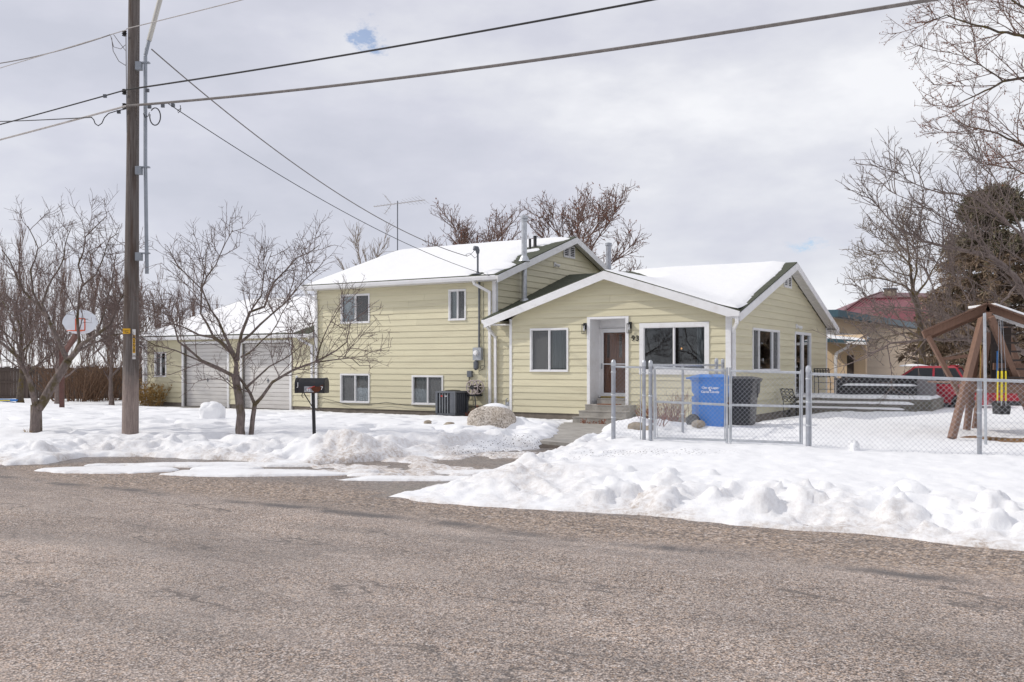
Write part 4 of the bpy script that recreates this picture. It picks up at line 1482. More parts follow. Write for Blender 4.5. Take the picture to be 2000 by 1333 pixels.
def rag(U, V, s, k, seed):
    return k * (fbm(U * s, V * s, seed, 4) * 1.6 + 0.35 * fbm(U * s * 5, V * s * 5, seed + 7, 2))


roof_snow('roof_snow', -6.2, OHR, -0.36, 6.4, lambda U, V: smax(A1(U), A2(V), 0.22) - 0.02,
          lambda U, V: np.minimum(np.minimum(OHR - 0.06 - 0.10 * sm(V / 1.0) - 0.12 * sm((V - 3) / 2.5) - U, V + 0.33), np.maximum(U + 3.70, np.minimum(V - 4.0 - 0.9 * (-3.7 - U), U + 5.6))) + rag(U, V, 1.1, 0.10, 3) * sm((V + 0.3) / 0.8),
          'white snow filling the valley of the single-storey wing roof')
roof_snow('roof_snow', -15.8, -7.52, 0.10, 6.2, lambda U, V: A3(V) - 0.01,
          lambda U, V: np.minimum(np.minimum(np.minimum(-7.52 - 0.14 - 0.60 * np.exp(-((V - 2.7) / 0.9) ** 2) - 0.40 * np.exp(-((V - 4.2) / 0.7) ** 2) - U, V - 0.13), U + 15.78),
                                  np.minimum(np.hypot(U + 8.45, V - 3.9) - 0.28, np.hypot(U + 8.40, V - 0.25) - 0.22)) + rag(U * 0.6, V * 1.6, 1.1, 0.42, 13) * sm((V - 0.3) / 0.8) * sm((U + 10.5) / 1.5),
          'white snow on the front slope of the two-storey roof')
roof_snow('roof_snow', -25.1, -15.5, 0.10, 6.5, lambda U, V: A4(V) - 0.01,
          lambda U, V: np.minimum(np.minimum(-15.5 - 0.25 - 0.5 * sm((2.4 - V) / 2) - U, V - 0.13), U + 25.08) + rag(U, V, 0.9, 0.15, 23) * sm((V - 0.3) / 0.8),
          'white snow covering the garage roof', step=0.11)

# television aerial on the ridge
ant = empty('tv_antenna', (*uv2w(-15.72, 5.5), 6.15), HROT, label='thin metal television aerial on a mast at the ridge end', cat='antenna')
MB().tube([(0, 0, 0), (0, 0, 2.06)], 0.022, 8).build('mast', 'grey_metal', ant)
# boom points from lower left to upper right across the view
bd = Vector((0.86, 0.38, 0.10)).normalized()
pp = Vector((-0.38, 0.92, 0)).normalized()
MB().bar(Vector((0, 0, 1.95)) - bd * 1.0, Vector((0, 0, 1.95)) + bd * 1.15, 0.03, 0.03).build('boom', 'wire_bare', ant)
for k, tt in enumerate(np.linspace(-0.95, 1.1, 15)):
    L = 0.16 + 0.12 * (tt + 1) if tt < 0.3 else 0.62 + 0.35 * (tt - 0.3)
    c = Vector((0, 0, 1.96)) + bd * float(tt)
    MB().tube([c - pp * L, c + pp * L], 0.006, 5).build('element', 'wire_bare', ant)
for sgn in (1, -1):
    c = Vector((0, 0, 1.95)) - bd * 0.25
    e = c + Vector((-0.28, -0.1, 0.38 * sgn))
    MB().bar(c, e, 0.02, 0.02).build('reflector_arm', 'wire_bare', ant)
    for k in range(3):
        q = c.lerp(e, 0.4 + 0.3 * k)
        MB().tube([q - pp * 0.35, q + pp * 0.35], 0.005, 5).build('element', 'wire_bare', ant)


# ------------------------------------------------------------------ branches
def tubes_np(groups, name, mat, parent, **tags):
    """groups: list of (points [n,3], radii [n]); sides by radius; all joined in one mesh"""
    byk = {}
    for pts, rad, sides in groups:
        byk.setdefault((len(pts), sides), []).append((pts, rad))
    VV, FF, off = [], [], 0
    for (n, k), L in byk.items():
        P = np.array([p for p, r in L], dtype=np.float64)            # m,n,3
        Rr = np.array([r for p, r in L], dtype=np.float64)           # m,n
        T = np.empty_like(P)
        T[:, 1:-1] = P[:, 2:] - P[:, :-2]
        T[:, 0] = P[:, 1] - P[:, 0]
        T[:, -1] = P[:, -1] - P[:, -2]
        T /= np.linalg.norm(T, axis=2, keepdims=True) + 1e-9
        main = P[:, -1] - P[:, 0]
        main /= np.linalg.norm(main, axis=1, keepdims=True) + 1e-9
        ref = np.where(np.abs(main[:, 2:3]) < 0.8, np.array([[0, 0, 1.0]]), np.array([[1.0, 0, 0]]))[:, None, :]
        X = np.cross(T, np.broadcast_to(ref, T.shape))
        X /= np.linalg.norm(X, axis=2, keepdims=True) + 1e-9
        Yv = np.cross(T, X)
        a = 2 * np.pi * np.arange(k) / k
        ring = P[:, :, None, :] + Rr[:, :, None, None] * (np.cos(a)[None, None, :, None] * X[:, :, None, :] + np.sin(a)[None, None, :, None] * Yv[:, :, None, :])
        m_ = len(L)
        VV.append(ring.reshape(-1, 3))
        idx = np.arange(m_ * n * k).reshape(m_, n, k) + off
        j2 = (np.arange(k) + 1) % k
        q = np.stack([idx[:, :-1, :], idx[:, :-1, j2], idx[:, 1:, j2], idx[:, 1:, :]], -1).reshape(-1, 4)
        FF.append(q)
        off += m_ * n * k
    V = np.concatenate(VV)
    F = np.concatenate(FF)
    return mesh_np(name, V, F.ravel(), np.full(len(F), 4), mat, parent, smooth=True, **tags)


def rv(rs):
    while True:
        p = Vector((rs.uniform(-1, 1), rs.uniform(-1, 1), rs.uniform(-1, 1)))
        if 0.05 < p.length < 1:
            return p.normalized()


def branch_line(rs, p, d, L, n, up, wig):
    pts = [p.copy()]
    d = d.normalized()
    for i in range(n - 1):
        d = (d + rv(rs) * wig + Vector((0, 0, up))).normalized()
        pts.append(pts[-1] + d * (L / (n - 1)))
    return pts


def sprout(rs, out, pts, r0, r1, level, spec):
    """children along a polyline; spec[level] = dict(density, lmin, lmax, ang, up, wig, n, rmul, rmin, start)"""
    if level >= len(spec):
        return
    sp = spec[level]
    seg = [(pts[i + 1] - pts[i]).length for i in range(len(pts) - 1)]
    tot = sum(seg)
    cnt = sp['density'] * tot
    cnt = int(cnt) + (1 if rs.random() < cnt - int(cnt) else 0)
    for c in range(cnt):
        t_ = sp.get('start', 0.2) + (1 - sp.get('start', 0.2)) * rs.random() ** sp.get('bias', 0.68)
        s = t_ * tot
        i = 0
        while i < len(seg) - 1 and s > seg[i]:
            s -= seg[i]
            i += 1
        p = pts[i].lerp(pts[i + 1], min(1, s / max(seg[i], 1e-6)))
        tg = (pts[i + 1] - pts[i]).normalized()
        side = tg.cross(rv(rs)).normalized()
        an = R(rs.uniform(*sp['ang']))
        d = tg * math.cos(an) + side * math.sin(an) + Vector((0, 0, sp.get('lift', 0.25)))
        L = rs.uniform(sp['lmin'], sp['lmax']) * (1.2 - sp.get('tipcut', 0.58) * t_)
        rr = max(sp['rmin'], (r0 + (r1 - r0) * t_) * sp['rmul'])
        q = branch_line(rs, p, d, L, sp['n'], sp['up'], sp['wig'])
        re = max(sp['rmin'] * 0.6, rr * 0.35)
        out.append(([tuple(x) for x in q], [rr + (re - rr) * k / (sp['n'] - 1) for k in range(sp['n'])], sp.get('sides', 3), level))
        sprout(rs, out, q, rr, re, level + 1, spec)


def leaf_cloud(rs, tips, count, size, name, mat, parent):
    V, F = [], []
    for k in range(count):
        p = Vector(rs.choice(tips)) + rv(rs) * 0.04
        a, b = rv(rs), rv(rs)
        s = size * rs.uniform(0.6, 1.3)
        i = len(V)
        V += [tuple(p), tuple(p + a * s), tuple(p + a * s * 0.6 + b * s * 0.6), tuple(p + b * s)]
        F += [i, i + 1, i + 2, i + 3]
    return mesh_np(name, np.array(V), np.array(F), np.full(len(V) // 4, 4), mat, parent)


def make_tree(limbs, spec, seed, label, mats=('bark', 'bark_twig'), group=None, leaves=None, cat='tree', name='tree', base=None, slim=0.86):
    """limbs: list of ([(x,y,z)...], r0, r1, sprouts?)"""
    rs = random.Random(seed)
    base = base or limbs[0][0][0]
    root = empty(name, tuple(base), label=label, cat=cat, group=group)
    trunk, crown = [], []
    B = Vector(base)
    for L in limbs:
        pts = [Vector(p) - B for p in L[0]]
        # refine and roughen the hand-set limb
        fine = [pts[0]]
        for a, b in zip(pts[:-1], pts[1:]):
            n = max(1, int((b - a).length / 0.22))
            for k in range(1, n + 1):
                q = a.lerp(b, k / n)
                if not (k == n and b is pts[-1]):
                    q = q + rv(rs) * min(0.022, (b - a).length * 0.05)
                fine.append(q)
        n = len(fine)
        rad = [L[1] + (L[2] - L[1]) * (k / (n - 1)) ** 0.62 for k in range(n)]
        trunk.append(([tuple(p) for p in fine], [q * slim if L[1] < 0.09 else q for q in rad], 8 if L[1] > 0.05 else 6))
        if len(L) < 4 or L[3]:
            out = []
            sprout(rs, out, fine, L[1] * 0.7, L[2], 0, spec)
            crown += out
    tubes_np(trunk, 'trunk', mats[0], root)
    tubes_np([c[:3] for c in crown], 'crown', mats[1], root)
    if leaves:
        tips = [c[0][-1] for c in crown if c[3] >= 1] + [c[0][2] for c in crown if c[3] >= 1]
        leaf_cloud(rs, tips, leaves[0], leaves[1], 'dry_leaves', leaves[2], root)
    return root


def gen_limbs(rs, base, h, r, n, spread, fork=0.25, trunk_up=True, lean=(0, 0), r_end=0.012, droop=0.06):
    """a generic tree skeleton: a trunk and n ascending limbs"""
    b = Vector(base)
    top = b + Vector((lean[0], lean[1], h * 0.9))
    tr = [b]
    for k in range(1, 7):
        q = b.lerp(top, k / 6) + rv(rs) * 0.05 * h * 0.2
        tr.append(q)
    limbs = [([tuple(p) for p in tr], r, r_end, True)]
    for k in range(n):
        t_ = fork + (0.85 - fork) * k / max(1, n - 1)
        i = min(5, int(t_ * 6))
        p = tr[i].lerp(tr[i + 1], t_ * 6 - i)
        az = k * 2.4 + rs.uniform(-0.5, 0.5)
        d = Vector((math.cos(az) * spread, math.sin(az) * spread, rs.uniform(0.55, 1.05)))
        L = h * (0.62 - 0.35 * t_) * rs.uniform(0.8, 1.15)
        q = branch_line(rs, p, d, L, 6, droop, 0.14)
        limbs.append(([tuple(x) for x in q], r * (0.62 - 0.4 * t_), r_end * 0.8, True))
    return limbs


def lv(px, py, Y):
    """metres from the camera for a bearing (px, py) measured on the photograph at distance Y"""
    return ((px - 1000) / 1854 * Y, Y, CAM_Z - (py - 712) / 1854 * Y)


def limb_from(pairs, org, sc, Y, dY, r0, r1, s=True):
    n = len(pairs)
    return ([lv(org[0] + x / sc, org[1] + y / sc, Y + dY * k / (n - 1)) for k, (x, y) in enumerate(pairs)], r0, r1, s)


ORCH = [dict(tipcut=0.85, density=4.4, lmin=0.45, lmax=1.5, ang=(35, 75), up=0.05, wig=0.20, n=7, rmul=0.36, rmin=0.0066, start=0.10, sides=4, lift=0.26),
        dict(density=11.0, lmin=0.15, lmax=0.70, ang=(32, 75), up=0.05, wig=0.24, n=5, rmul=0.55, rmin=0.0048, start=0.08, lift=0.16),
        dict(density=8.5, lmin=0.05, lmax=0.26, ang=(35, 80), up=0.04, wig=0.24, n=4, rmul=0.6, rmin=0.0034, start=0.08, lift=0.10)]

# the tree at the street with a trunk forking low, left of the pole
o5, s5 = (0, 420), 2.778
Y1 = 18.6
limbs = [limb_from([(195, 1210), (192, 1110), (196, 1030)], o5, s5, Y1, 0, 0.125, 0.105, False),
         limb_from([(196, 1035), (180, 960), (130, 830), (90, 760), (0, 690), (-90, 640)], o5, s5, Y1, -0.9, 0.085, 0.02),
         limb_from([(205, 1050), (235, 1010), (290, 920), (370, 790)], o5, s5, Y1, 0.1, 0.105, 0.085, False),
         limb_from([(370, 790), (350, 750), (290, 640), (265, 560), (220, 510), (130, 420), (80, 300), (10, 190)], o5, s5, Y1 + 0.1, 0.9, 0.068, 0.012),
         limb_from([(375, 785), (440, 710), (520, 660), (600, 590), (650, 480), (685, 400), (690, 300)], o5, s5, Y1 + 0.1, -1.0, 0.070, 0.012),
         limb_from([(372, 788), (410, 740), (430, 690), (425, 560), (432, 430), (450, 370), (430, 270), (470, 120), (580, 5)], o5, s5, Y1 + 0.1, 0.5, 0.055, 0.010),
         limb_from([(420, 740), (500, 700), (600, 660), (690, 640), (780, 630)], o5, s5, Y1, -0.4, 0.035, 0.010),
         limb_from([(265, 560), (230, 480), (260, 400), (340, 240), (360, 120), (390, 60)], o5, s5, Y1 + 0.4, 0.7, 0.035, 0.008),
         limb_from([(220, 510), (180, 420), (170, 300), (200, 180), (150, 60)], o5, s5, Y1 + 0.5, -0.5, 0.032, 0.008),
         limb_from([(440, 390), (520, 330), (560, 240), (600, 130), (640, 100)], o5, s5, Y1 + 0.3, -0.7, 0.028, 0.008),
         limb_from([(130, 830), (100, 700), (60, 560), (20, 480), (-40, 400)], o5, s5, Y1 - 0.3, 0.6, 0.035, 0.008),
         limb_from([(520, 660), (560, 560), (580, 440), (620, 330), (630, 200)], o5, s5, Y1 - 0.2, 0.6, 0.03, 0.008)]
make_tree(limbs, ORCH, 101, 'bare fruit tree forking low on a leaning trunk beside the utility pole')

# the two-stemmed tree in front of the garage
o6, s6 = (260, 440), 3.029
Y2 = 17.6
limbs = [limb_from([(640, 1285), (632, 1120), (622, 1000), (605, 900)], o6, s6, Y2, 0.1, 0.098, 0.072, False),
         limb_from([(605, 900), (500, 845), (400, 800), (270, 690), (240, 560), (180, 480)], o6, s6, Y2 + 0.1, -1.0, 0.048, 0.010),
         limb_from([(540, 865), (380, 790), (250, 745), (120, 710), (40, 660)], o6, s6, Y2 + 0.1, -0.5, 0.034, 0.009),
         limb_from([(606, 905), (612, 830), (598, 770), (520, 690), (470, 660), (390, 650), (250, 590), (170, 580)], o6, s6, Y2 + 0.1, 0.9, 0.058, 0.010),
         limb_from([(600, 775), (560, 700), (500, 560), (460, 500), (400, 380), (300, 270), (220, 210)], o6, s6, Y2 + 0.2, -0.8, 0.044, 0.008),
         limb_from([(615, 800), (620, 720), (640, 640), (690, 520), (780, 480), (830, 340), (970, 200), (1100, 120)], o6, s6, Y2 + 0.2, 0.7, 0.050, 0.008),
         limb_from([(590, 760), (470, 650), (400, 520), (410, 360), (520, 170), (590, 30)], o6, s6, Y2 + 0.2, 0.6, 0.040, 0.007),
         limb_from([(640, 690), (700, 640), (800, 540), (900, 470), (1000, 330), (1090, 260)], o6, s6, Y2 + 0.2, -0.9, 0.034, 0.008),
         limb_from([(700, 500), (760, 420), (780, 260), (820, 160)], o6, s6, Y2 + 0.4, 0.5, 0.022, 0.007),
         limb_from([(400, 390), (420, 260), (440, 130)], o6, s6, Y2 + 0.6, 0.3, 0.02, 0.007),
         limb_from([(640, 780), (720, 730), (820, 640), (920, 460)], o6, s6, Y2, -1.1, 0.026, 0.007),
         limb_from([(695, 1275), (702, 1150), (720, 1060)], o6, s6, Y2 + 0.12, 0, 0.058, 0.050, False),
         limb_from([(720, 1062), (760, 1015), (830, 930), (930, 860), (1080, 812), (1200, 750), (1260, 690), (1290, 560)], o6, s6, Y2 + 0.12, -0.9, 0.044, 0.009),
         limb_from([(720, 1062), (690, 990), (650, 930), (610, 880)], o6, s6, Y2 + 0.12, 0.1, 0.040, 0.030),
         limb_from([(665, 965), (720, 910), (800, 840), (920, 780), (1010, 700)], o6, s6, Y2, 0.7, 0.034, 0.008),
         limb_from([(1080, 812), (1100, 740), (1160, 600), (1230, 480)], o6, s6, Y2 - 0.4, -0.2, 0.026, 0.007),
         limb_from([(1080, 812), (1180, 800), (1290, 790), (1340, 830), (1400, 830)], o6, s6, Y2 - 0.4, -0.2, 0.020, 0.006),
         limb_from([(605, 975), (560, 930), (500, 870)], o6, s6, Y2, -0.3, 0.014, 0.006)]
make_tree(limbs, ORCH, 102, 'bare two-stemmed fruit tree between the utility pole and the mailbox')

# right side: tree whose boughs reach in over the swing set
YR = 22.0
b0 = lv(2035, 812, YR)
zr = snow_z(b0[0], b0[1]) - 0.05
YARD = [dict(density=4.4, lmin=0.5, lmax=1.6, ang=(30, 60), up=0.08, wig=0.15, n=6, rmul=0.48, rmin=0.012, start=0.12, sides=4, lift=0.28),
        dict(density=7.5, lmin=0.2, lmax=0.8, ang=(30, 70), up=0.05, wig=0.2, n=5, rmul=0.55, rmin=0.008, start=0.1, lift=0.15),
        dict(density=6.0, lmin=0.07, lmax=0.30, ang=(35, 75), up=0.04, wig=0.2, n=4, rmul=0.6, rmin=0.0055, start=0.1, lift=0.1)]
P = lambda *q: [lv(x, y, YR + dy) for x, y, dy in q]
limbs = [([(b0[0], b0[1], zr)] + P((2035, 780, 0), (2028, 730, 0), (2018, 700, 0)), 0.21, 0.17, False),
         (P((2018, 702, 0), (1992, 684, -0.2), (1950, 668, -0.5), (1880, 664, -0.8), (1800, 662, -1), (1740, 672, -1), (1650, 714, -1)), 0.085, 0.012),
         (P((2018, 700, 0), (1980, 676, 0.3), (1920, 652, 0.6), (1870, 628, 0.8), (1830, 612, 1), (1770, 600, 1), (1712, 606, 1.2)), 0.08, 0.012),
         (P((2022, 705, 0), (2030, 640, 0), (2010, 590, 0), (1990, 550, 0), (1960, 520, -0.3), (1920, 495, -0.6), (1870, 488, -0.8), (1800, 470, -1), (1745, 440, -1.2), (1700, 388, -1.2)), 0.12, 0.010),
         (P((2010, 590, 0), (2020, 520, 0.3), (2000, 462, 0.3), (1955, 425, 0.3), (1900, 382, 0.2), (1840, 376, 0), (1790, 362, 0), (1740, 328, 0)), 0.075, 0.009),
         (P((1960, 520, -0.3), (1910, 470, -0.5), (1850, 430, -0.6), (1800, 400, -0.6), (1735, 372, -0.6)), 0.035, 0.008),
         (P((1870, 664, -0.8), (1840, 620, -0.8), (1820, 560, -0.8), (1790, 500, -0.8), (1775, 470, -0.8)), 0.03, 0.008),
         (P((1940, 660, 0.5), (1900, 600, 0.6), (1870, 545, 0.7), (1830, 510, 0.8), (1780, 505, 0.8)), 0.04, 0.008),
         (P((1985, 560, 0), (1950, 600, -0.5), (1890, 610, -0.8), (1820, 590, -1.0)), 0.04, 0.008),
         (P((2000, 462, 0.3), (1960, 380, 0.6), (1930, 330, 0.8), (1880, 290, 1.0)), 0.04, 0.008),
         (P((1800, 662, -1), (1770, 640, -1.2), (1720, 640, -1.2), (1680, 660, -1.3)), 0.018, 0.007)]
make_tree(limbs, YARD, 103, 'bare yard tree with long boughs reaching over the wooden swing set', mats=('bark_grey', 'bark_grey'), base=(b0[0], b0[1], zr))

# tall cottonwood whose budded top hangs in from the upper right
YC = 30.0
bc = lv(2140, 800, YC)
zc = snow_z(bc[0], bc[1]) - 0.05
COTT = [dict(density=3.0, lmin=0.8, lmax=2.6, ang=(25, 55), up=0.04, wig=0.13, n=6, rmul=0.5, rmin=0.014, start=0.15, sides=4, lift=0.15),
        dict(density=5.2, lmin=0.35, lmax=1.1, ang=(25, 60), up=0.03, wig=0.18, n=5, rmul=0.55, rmin=0.010, start=0.1, lift=0.05),
        dict(density=4.6, lmin=0.12, lmax=0.40, ang=(35, 70), up=0.02, wig=0.2, n=4, rmul=0.6, rmin=0.0068, start=0.1, lift=0.05)]
P = lambda *q: [lv(x, y, YC + dy) for x, y, dy in q]
limbs = [([(bc[0], bc[1], zc)] + P((2138, 600, 0), (2120, 400, 0), (2110, 200, 0), (2090, 0, 0), (2080, -120, 0)), 0.34, 0.10, False),
         (P((2120, 330, 0), (2060, 300, -0.5), (2000, 285, -1), (1950, 262, -1), (1900, 250, -1), (1860, 235, -1)), 0.10, 0.012),
         (P((2115, 250, 0), (2050, 190, 0.5), (2000, 152, 0.8), (1960, 160, 1), (1900, 190, 1), (1855, 212, 1)), 0.11, 0.012),
         (P((2110, 180, 0), (2060, 110, 0), (2000, 70, 0), (1950, 62, 0), (1900, 48, 0), (1850, 30, 0), (1806, 46, 0)), 0.11, 0.012),
         (P((2105, 120, 0), (2060, 50, -1), (2010, 20, -1.2), (1960, -10, -1.5), (1900, -30, -1.5)), 0.10, 0.012),
         (P((2125, 420, 0), (2070, 380, 0.8), (2020, 350, 1), (1980, 330, 1), (1930, 320, 1)), 0.09, 0.012),
         (P((1960, 160, 1), (1920, 130, 1), (1880, 110, 1), (1850, 100, 1)), 0.03, 0.010)]
make_tree(limbs, COTT, 104, 'tall budding cottonwood hanging in over the upper right corner', mats=('bark_moss', 'bark_red'), leaves=(5200, 0.040, 'dry_leaf'), base=(bc[0], bc[1], zc))

# mossy-stemmed tree behind the patio
YM = 37.0
bm = lv(1803, 800, YM)
zm_ = snow_z(bm[0], bm[1]) - 0.05
P = lambda *q: [lv(x, y, YM + dy) for x, y, dy in q]
MOSS = [dict(density=4.2, lmin=0.6, lmax=1.9, ang=(30, 60), up=0.05, wig=0.17, n=6, rmul=0.5, rmin=0.016, start=0.12, sides=4, lift=0.2),
        dict(density=6.8, lmin=0.25, lmax=0.9, ang=(30, 70), up=0.03, wig=0.22, n=5, rmul=0.55, rmin=0.011, start=0.1, lift=0.1),
        dict(density=4.4, lmin=0.1, lmax=0.35, ang=(35, 75), up=0.02, wig=0.2, n=4, rmul=0.6, rmin=0.008, start=0.1, lift=0.05)]
limbs = [([(bm[0], bm[1], zm_)] + P((1803, 730, 0), (1801, 690, 0), (1798, 640, 0), (1790, 590, 0), (1784, 570, 0)), 0.17, 0.11, False),
         (P((1784, 572, 0), (1780, 540, 0), (1775, 500, 0), (1768, 460, 0), (1750, 425, 0)), 0.09, 0.014),
         (P((1786, 575, 0), (1770, 560, -0.5), (1740, 550, -1), (1700, 540, -1), (1690, 535, -1.4)), 0.07, 0.014),
         (P((1788, 578, 0), (1808, 555, 0.5), (1820, 530, 0.8), (1845, 490, 1), (1850, 460, 1)), 0.07, 0.014),
         (P((1784, 565, 0), (1790, 530, -0.5), (1792, 480, -0.8), (1800, 440, -1)), 0.06, 0.014),
         (P((1780, 520, 0), (1750, 490, 0.8), (1720, 470, 1), (1700, 450, 1)), 0.05, 0.012),
         (P((1799, 660, 0), (1770, 650, 0.6), (1750, 655, 1), (1720, 660, 1)), 0.05, 0.012),
         (P((1800, 690, 0), (1815, 680, -0.4), (1835, 660, -0.6)), 0.05, 0.012),
         (P((1780, 540, 0), (1740, 530, 0.2), (1715, 500, 0.4), (1700, 490, 0.4)), 0.04, 0.012)]
make_tree(limbs, MOSS, 105, 'bare tree with a mossy dark trunk behind the patio', mats=('bark_moss', 'bark_pale'), base=(bm[0], bm[1], zm_))

# large tree with rust-brown leftover leaves behind the house
rs = random.Random(7)
xb, yb = lv(1075, 700, 58)[:2]
BIGT = [dict(density=2.6, lmin=1.0, lmax=2.8, ang=(25, 55), up=0.07, wig=0.15, n=6, rmul=0.5, rmin=0.028, start=0.25, sides=4, lift=0.25),
        dict(density=3.9, lmin=0.4, lmax=1.5, ang=(30, 65), up=0.05, wig=0.2, n=5, rmul=0.55, rmin=0.018, start=0.1, lift=0.15),
        dict(density=3.2, lmin=0.15, lmax=0.6, ang=(35, 75), up=0.03, wig=0.2, n=4, rmul=0.6, rmin=0.012, start=0.1, lift=0.1)]
lim = gen_limbs(rs, (xb + 1.6, yb, -0.15), 11.4, 0.30, 12, 0.75, fork=0.30, droop=0.03)
make_tree(lim, BIGT, 106, 'broad bare tree with rusty leftover leaves rising behind the ridge', mats=('bark_red', 'bark_red'), leaves=(3000, 0.075, 'dry_leaf'))
lim = gen_limbs(random.Random(9), (xb - 4.4, yb - 1.0, -0.15), 10.0, 0.18, 9, 0.62, fork=0.35, droop=0.10)
make_tree(lim, BIGT, 107, 'smaller rusty-leaved tree left of the flue pipe behind the roof', mats=('bark_red', 'bark_red'), leaves=(900, 0.07, 'dry_leaf'))
THIN = [dict(density=2.2, lmin=0.6, lmax=1.8, ang=(20, 45), up=0.08, wig=0.13, n=6, rmul=0.5, rmin=0.017, start=0.25, sides=4, lift=0.35),
        dict(density=3.4, lmin=0.3, lmax=1.0, ang=(25, 55), up=0.06, wig=0.18, n=5, rmul=0.55, rmin=0.012, start=0.1, lift=0.2)]
lim = gen_limbs(random.Random(12), (lv(716, 700, 62)[0], 62, -0.15), 9.6, 0.12, 10, 0.34, fork=0.35, droop=0.10)
make_tree(lim, THIN, 108, 'pale slender bare tree behind the television aerial', mats=('bark_pale', 'bark_pale'))

# small garden trees in the left yard
SMALL = [dict(density=3.8, lmin=0.5, lmax=1.5, ang=(25, 60), up=0.10, wig=0.17, n=6, rmul=0.5, rmin=0.016, start=0.2, sides=4, lift=0.3),
         dict(density=5.5, lmin=0.25, lmax=0.8, ang=(30, 65), up=0.08, wig=0.2, n=5, rmul=0.55, rmin=0.011, start=0.1, lift=0.2),
         dict(density=4.0, lmin=0.12, lmax=0.4, ang=(35, 75), up=0.05, wig=0.2, n=4, rmul=0.6, rmin=0.008, start=0.1, lift=0.15)]
for k, (px, Y, h, r, n, sp, lab) in enumerate(((218, 38.5, 4.6, 0.13, 8, 0.8, 'small V-forked bare tree right of the basketball post'),
                                               (40, 39.0, 4.2, 0.17, 8, 0.8, 'small bare tree with a thick mossy trunk before the board fence'),
                                               (112, 37.5, 3.8, 0.14, 7, 0.9, 'small bare tree with a pale trunk just left of the basketball post'),
                                               (262, 43, 5.0, 0.13, 8, 0.7, 'bare tree standing behind the utility pole by the garage end'))):
    x = lv(px, 700, Y)[0]
    lim = gen_limbs(random.Random(40 + k), (x, Y, snow_z(x, Y) - 0.05), h, r, n, sp, fork=0.28)
    make_tree(lim, SMALL, 120 + k, lab, mats=('bark_moss' if k == 1 else 'bark_grey', 'bark_twig'))

# tall upright shoots along the far fence
SHOOT = [dict(density=3.4, lmin=0.5, lmax=1.8, ang=(12, 34), up=0.22, wig=0.08, n=5, rmul=0.5, rmin=0.010, start=0.15, lift=0.5),
         dict(density=3.6, lmin=0.25, lmax=0.9, ang=(15, 45), up=0.16, wig=0.12, n=4, rmul=0.6, rmin=0.0075, start=0.1, lift=0.3)]
labs = ['thicket of upright bare shoots at the left edge by the fence', 'thicket of upright shoots behind the low-forking fruit tree', 'thicket of upright shoots behind the basketball backboard', 'thicket of upright shoots left of the utility pole',
        'thicket of bare shoots between the pole and the garage roof', 'low brown thicket beyond the garage roof end']
for k, px in enumerate((-30, 45, 130, 205, 300, 372)):
    Y = 48.5 + (k % 3) * 1.6
    x0 = lv(px, 700, Y)[0]
    rs = random.Random(60 + k)
    lim = []
    hh = (8.6, 8.2, 7.2, 6.6, 6.2, 5.0)[k]
    for j in range(20):
        bx, by = x0 + rs.uniform(-2.2, 2.2), Y + rs.uniform(-1.2, 1.2)
        h = hh * rs.uniform(0.6, 1.05)
        q = branch_line(rs, Vector((bx, by, -0.2)), Vector((rs.uniform(-0.16, 0.16), rs.uniform(-0.16, 0.16), 1)), h, 7, 0.12, 0.05)
        lim.append(([tuple(p) for p in q], rs.uniform(0.018, 0.04), 0.008, True))
    make_tree(lim, SHOOT, 140 + k, labs[k], mats=('bark_pale', 'bark_red'), cat='thicket', name='thicket', group='thickets along the far fence')

# dense spruce, browned, behind the yard tree
def spruce(x, y, h, rad, seed, label):
    rs = random.Random(seed)
    z0 = -0.15
    root = empty('spruce_tree', (x, y, z0), label=label, cat='tree')
    MB().tube([(0, 0, 0), (0.05, 0, h * 0.5), (0, 0.03, h)], [0.26, 0.16, 0.02], 9).build('trunk', 'bark_brown', root, smooth=True)
    arms, quads = [], {0: [], 1: []}
    for k in range(430):
        t_ = rs.random() ** 0.9
        z = h * (0.06 + 0.93 * t_)
        L = rad * (1 - t_) ** 0.62 * rs.uniform(0.65, 1.08) + 0.25
        az = rs.uniform(0, 2 * math.pi)
        d = Vector((math.cos(az), math.sin(az), 0.35 if t_ > 0.8 else 0.02))
        q = branch_line(rs, Vector((0, 0, z)), d, L, 6, -0.03 if t_ < 0.8 else 0.05, 0.10)
        arms.append(([tuple(p) for p in q], [0.035 * (1 - k_ / 7) for k_ in range(6)], 4))
        for j in range(int(26 * L)):
            s = rs.random() ** 0.7
            i = min(4, int(s * 5))
            p = q[i].lerp(q[i + 1], s * 5 - i)
            dd = ((q[i + 1] - q[i]).normalized() + rv(rs) * 0.9 + Vector((0, 0, -0.25))).normalized()
            tw = branch_line(rs, p, dd, rs.uniform(0.2, 0.55), 3, -0.03, 0.2)
            arms.append(([tuple(w_) for w_ in tw], [0.017, 0.013, 0.008], 3))
            green = 0 if (t_ > 0.72 or rs.random() < 0.10) else 1
            if green == 0 or rs.random() < 0.22:
                for w_ in range(5):
                    c = tw[0].lerp(tw[2], rs.random())
                    a = (dd + rv(rs) * 0.7).normalized() * rs.uniform(0.10, 0.20)
                    b = a.cross(rv(rs)).normalized() * rs.uniform(0.02, 0.04)
                    quads[green].append((c - b, c + b, c + a + b * 0.4, c + a - b * 0.4))
    tubes_np(arms, 'branches', 'bark_brown', root)
    for g, mt in ((0, 'needle'), (1, 'needle_brown')):
        V = np.array([tuple(p) for q in quads[g] for p in q])
        mesh_np('crown', V, np.arange(len(V)), np.full(len(V) // 4, 4), mt, root)


spruce(lv(1945, 700, 41)[0], 41, 9.2, 4.1, 5, 'dense browning spruce rising behind the yard tree')

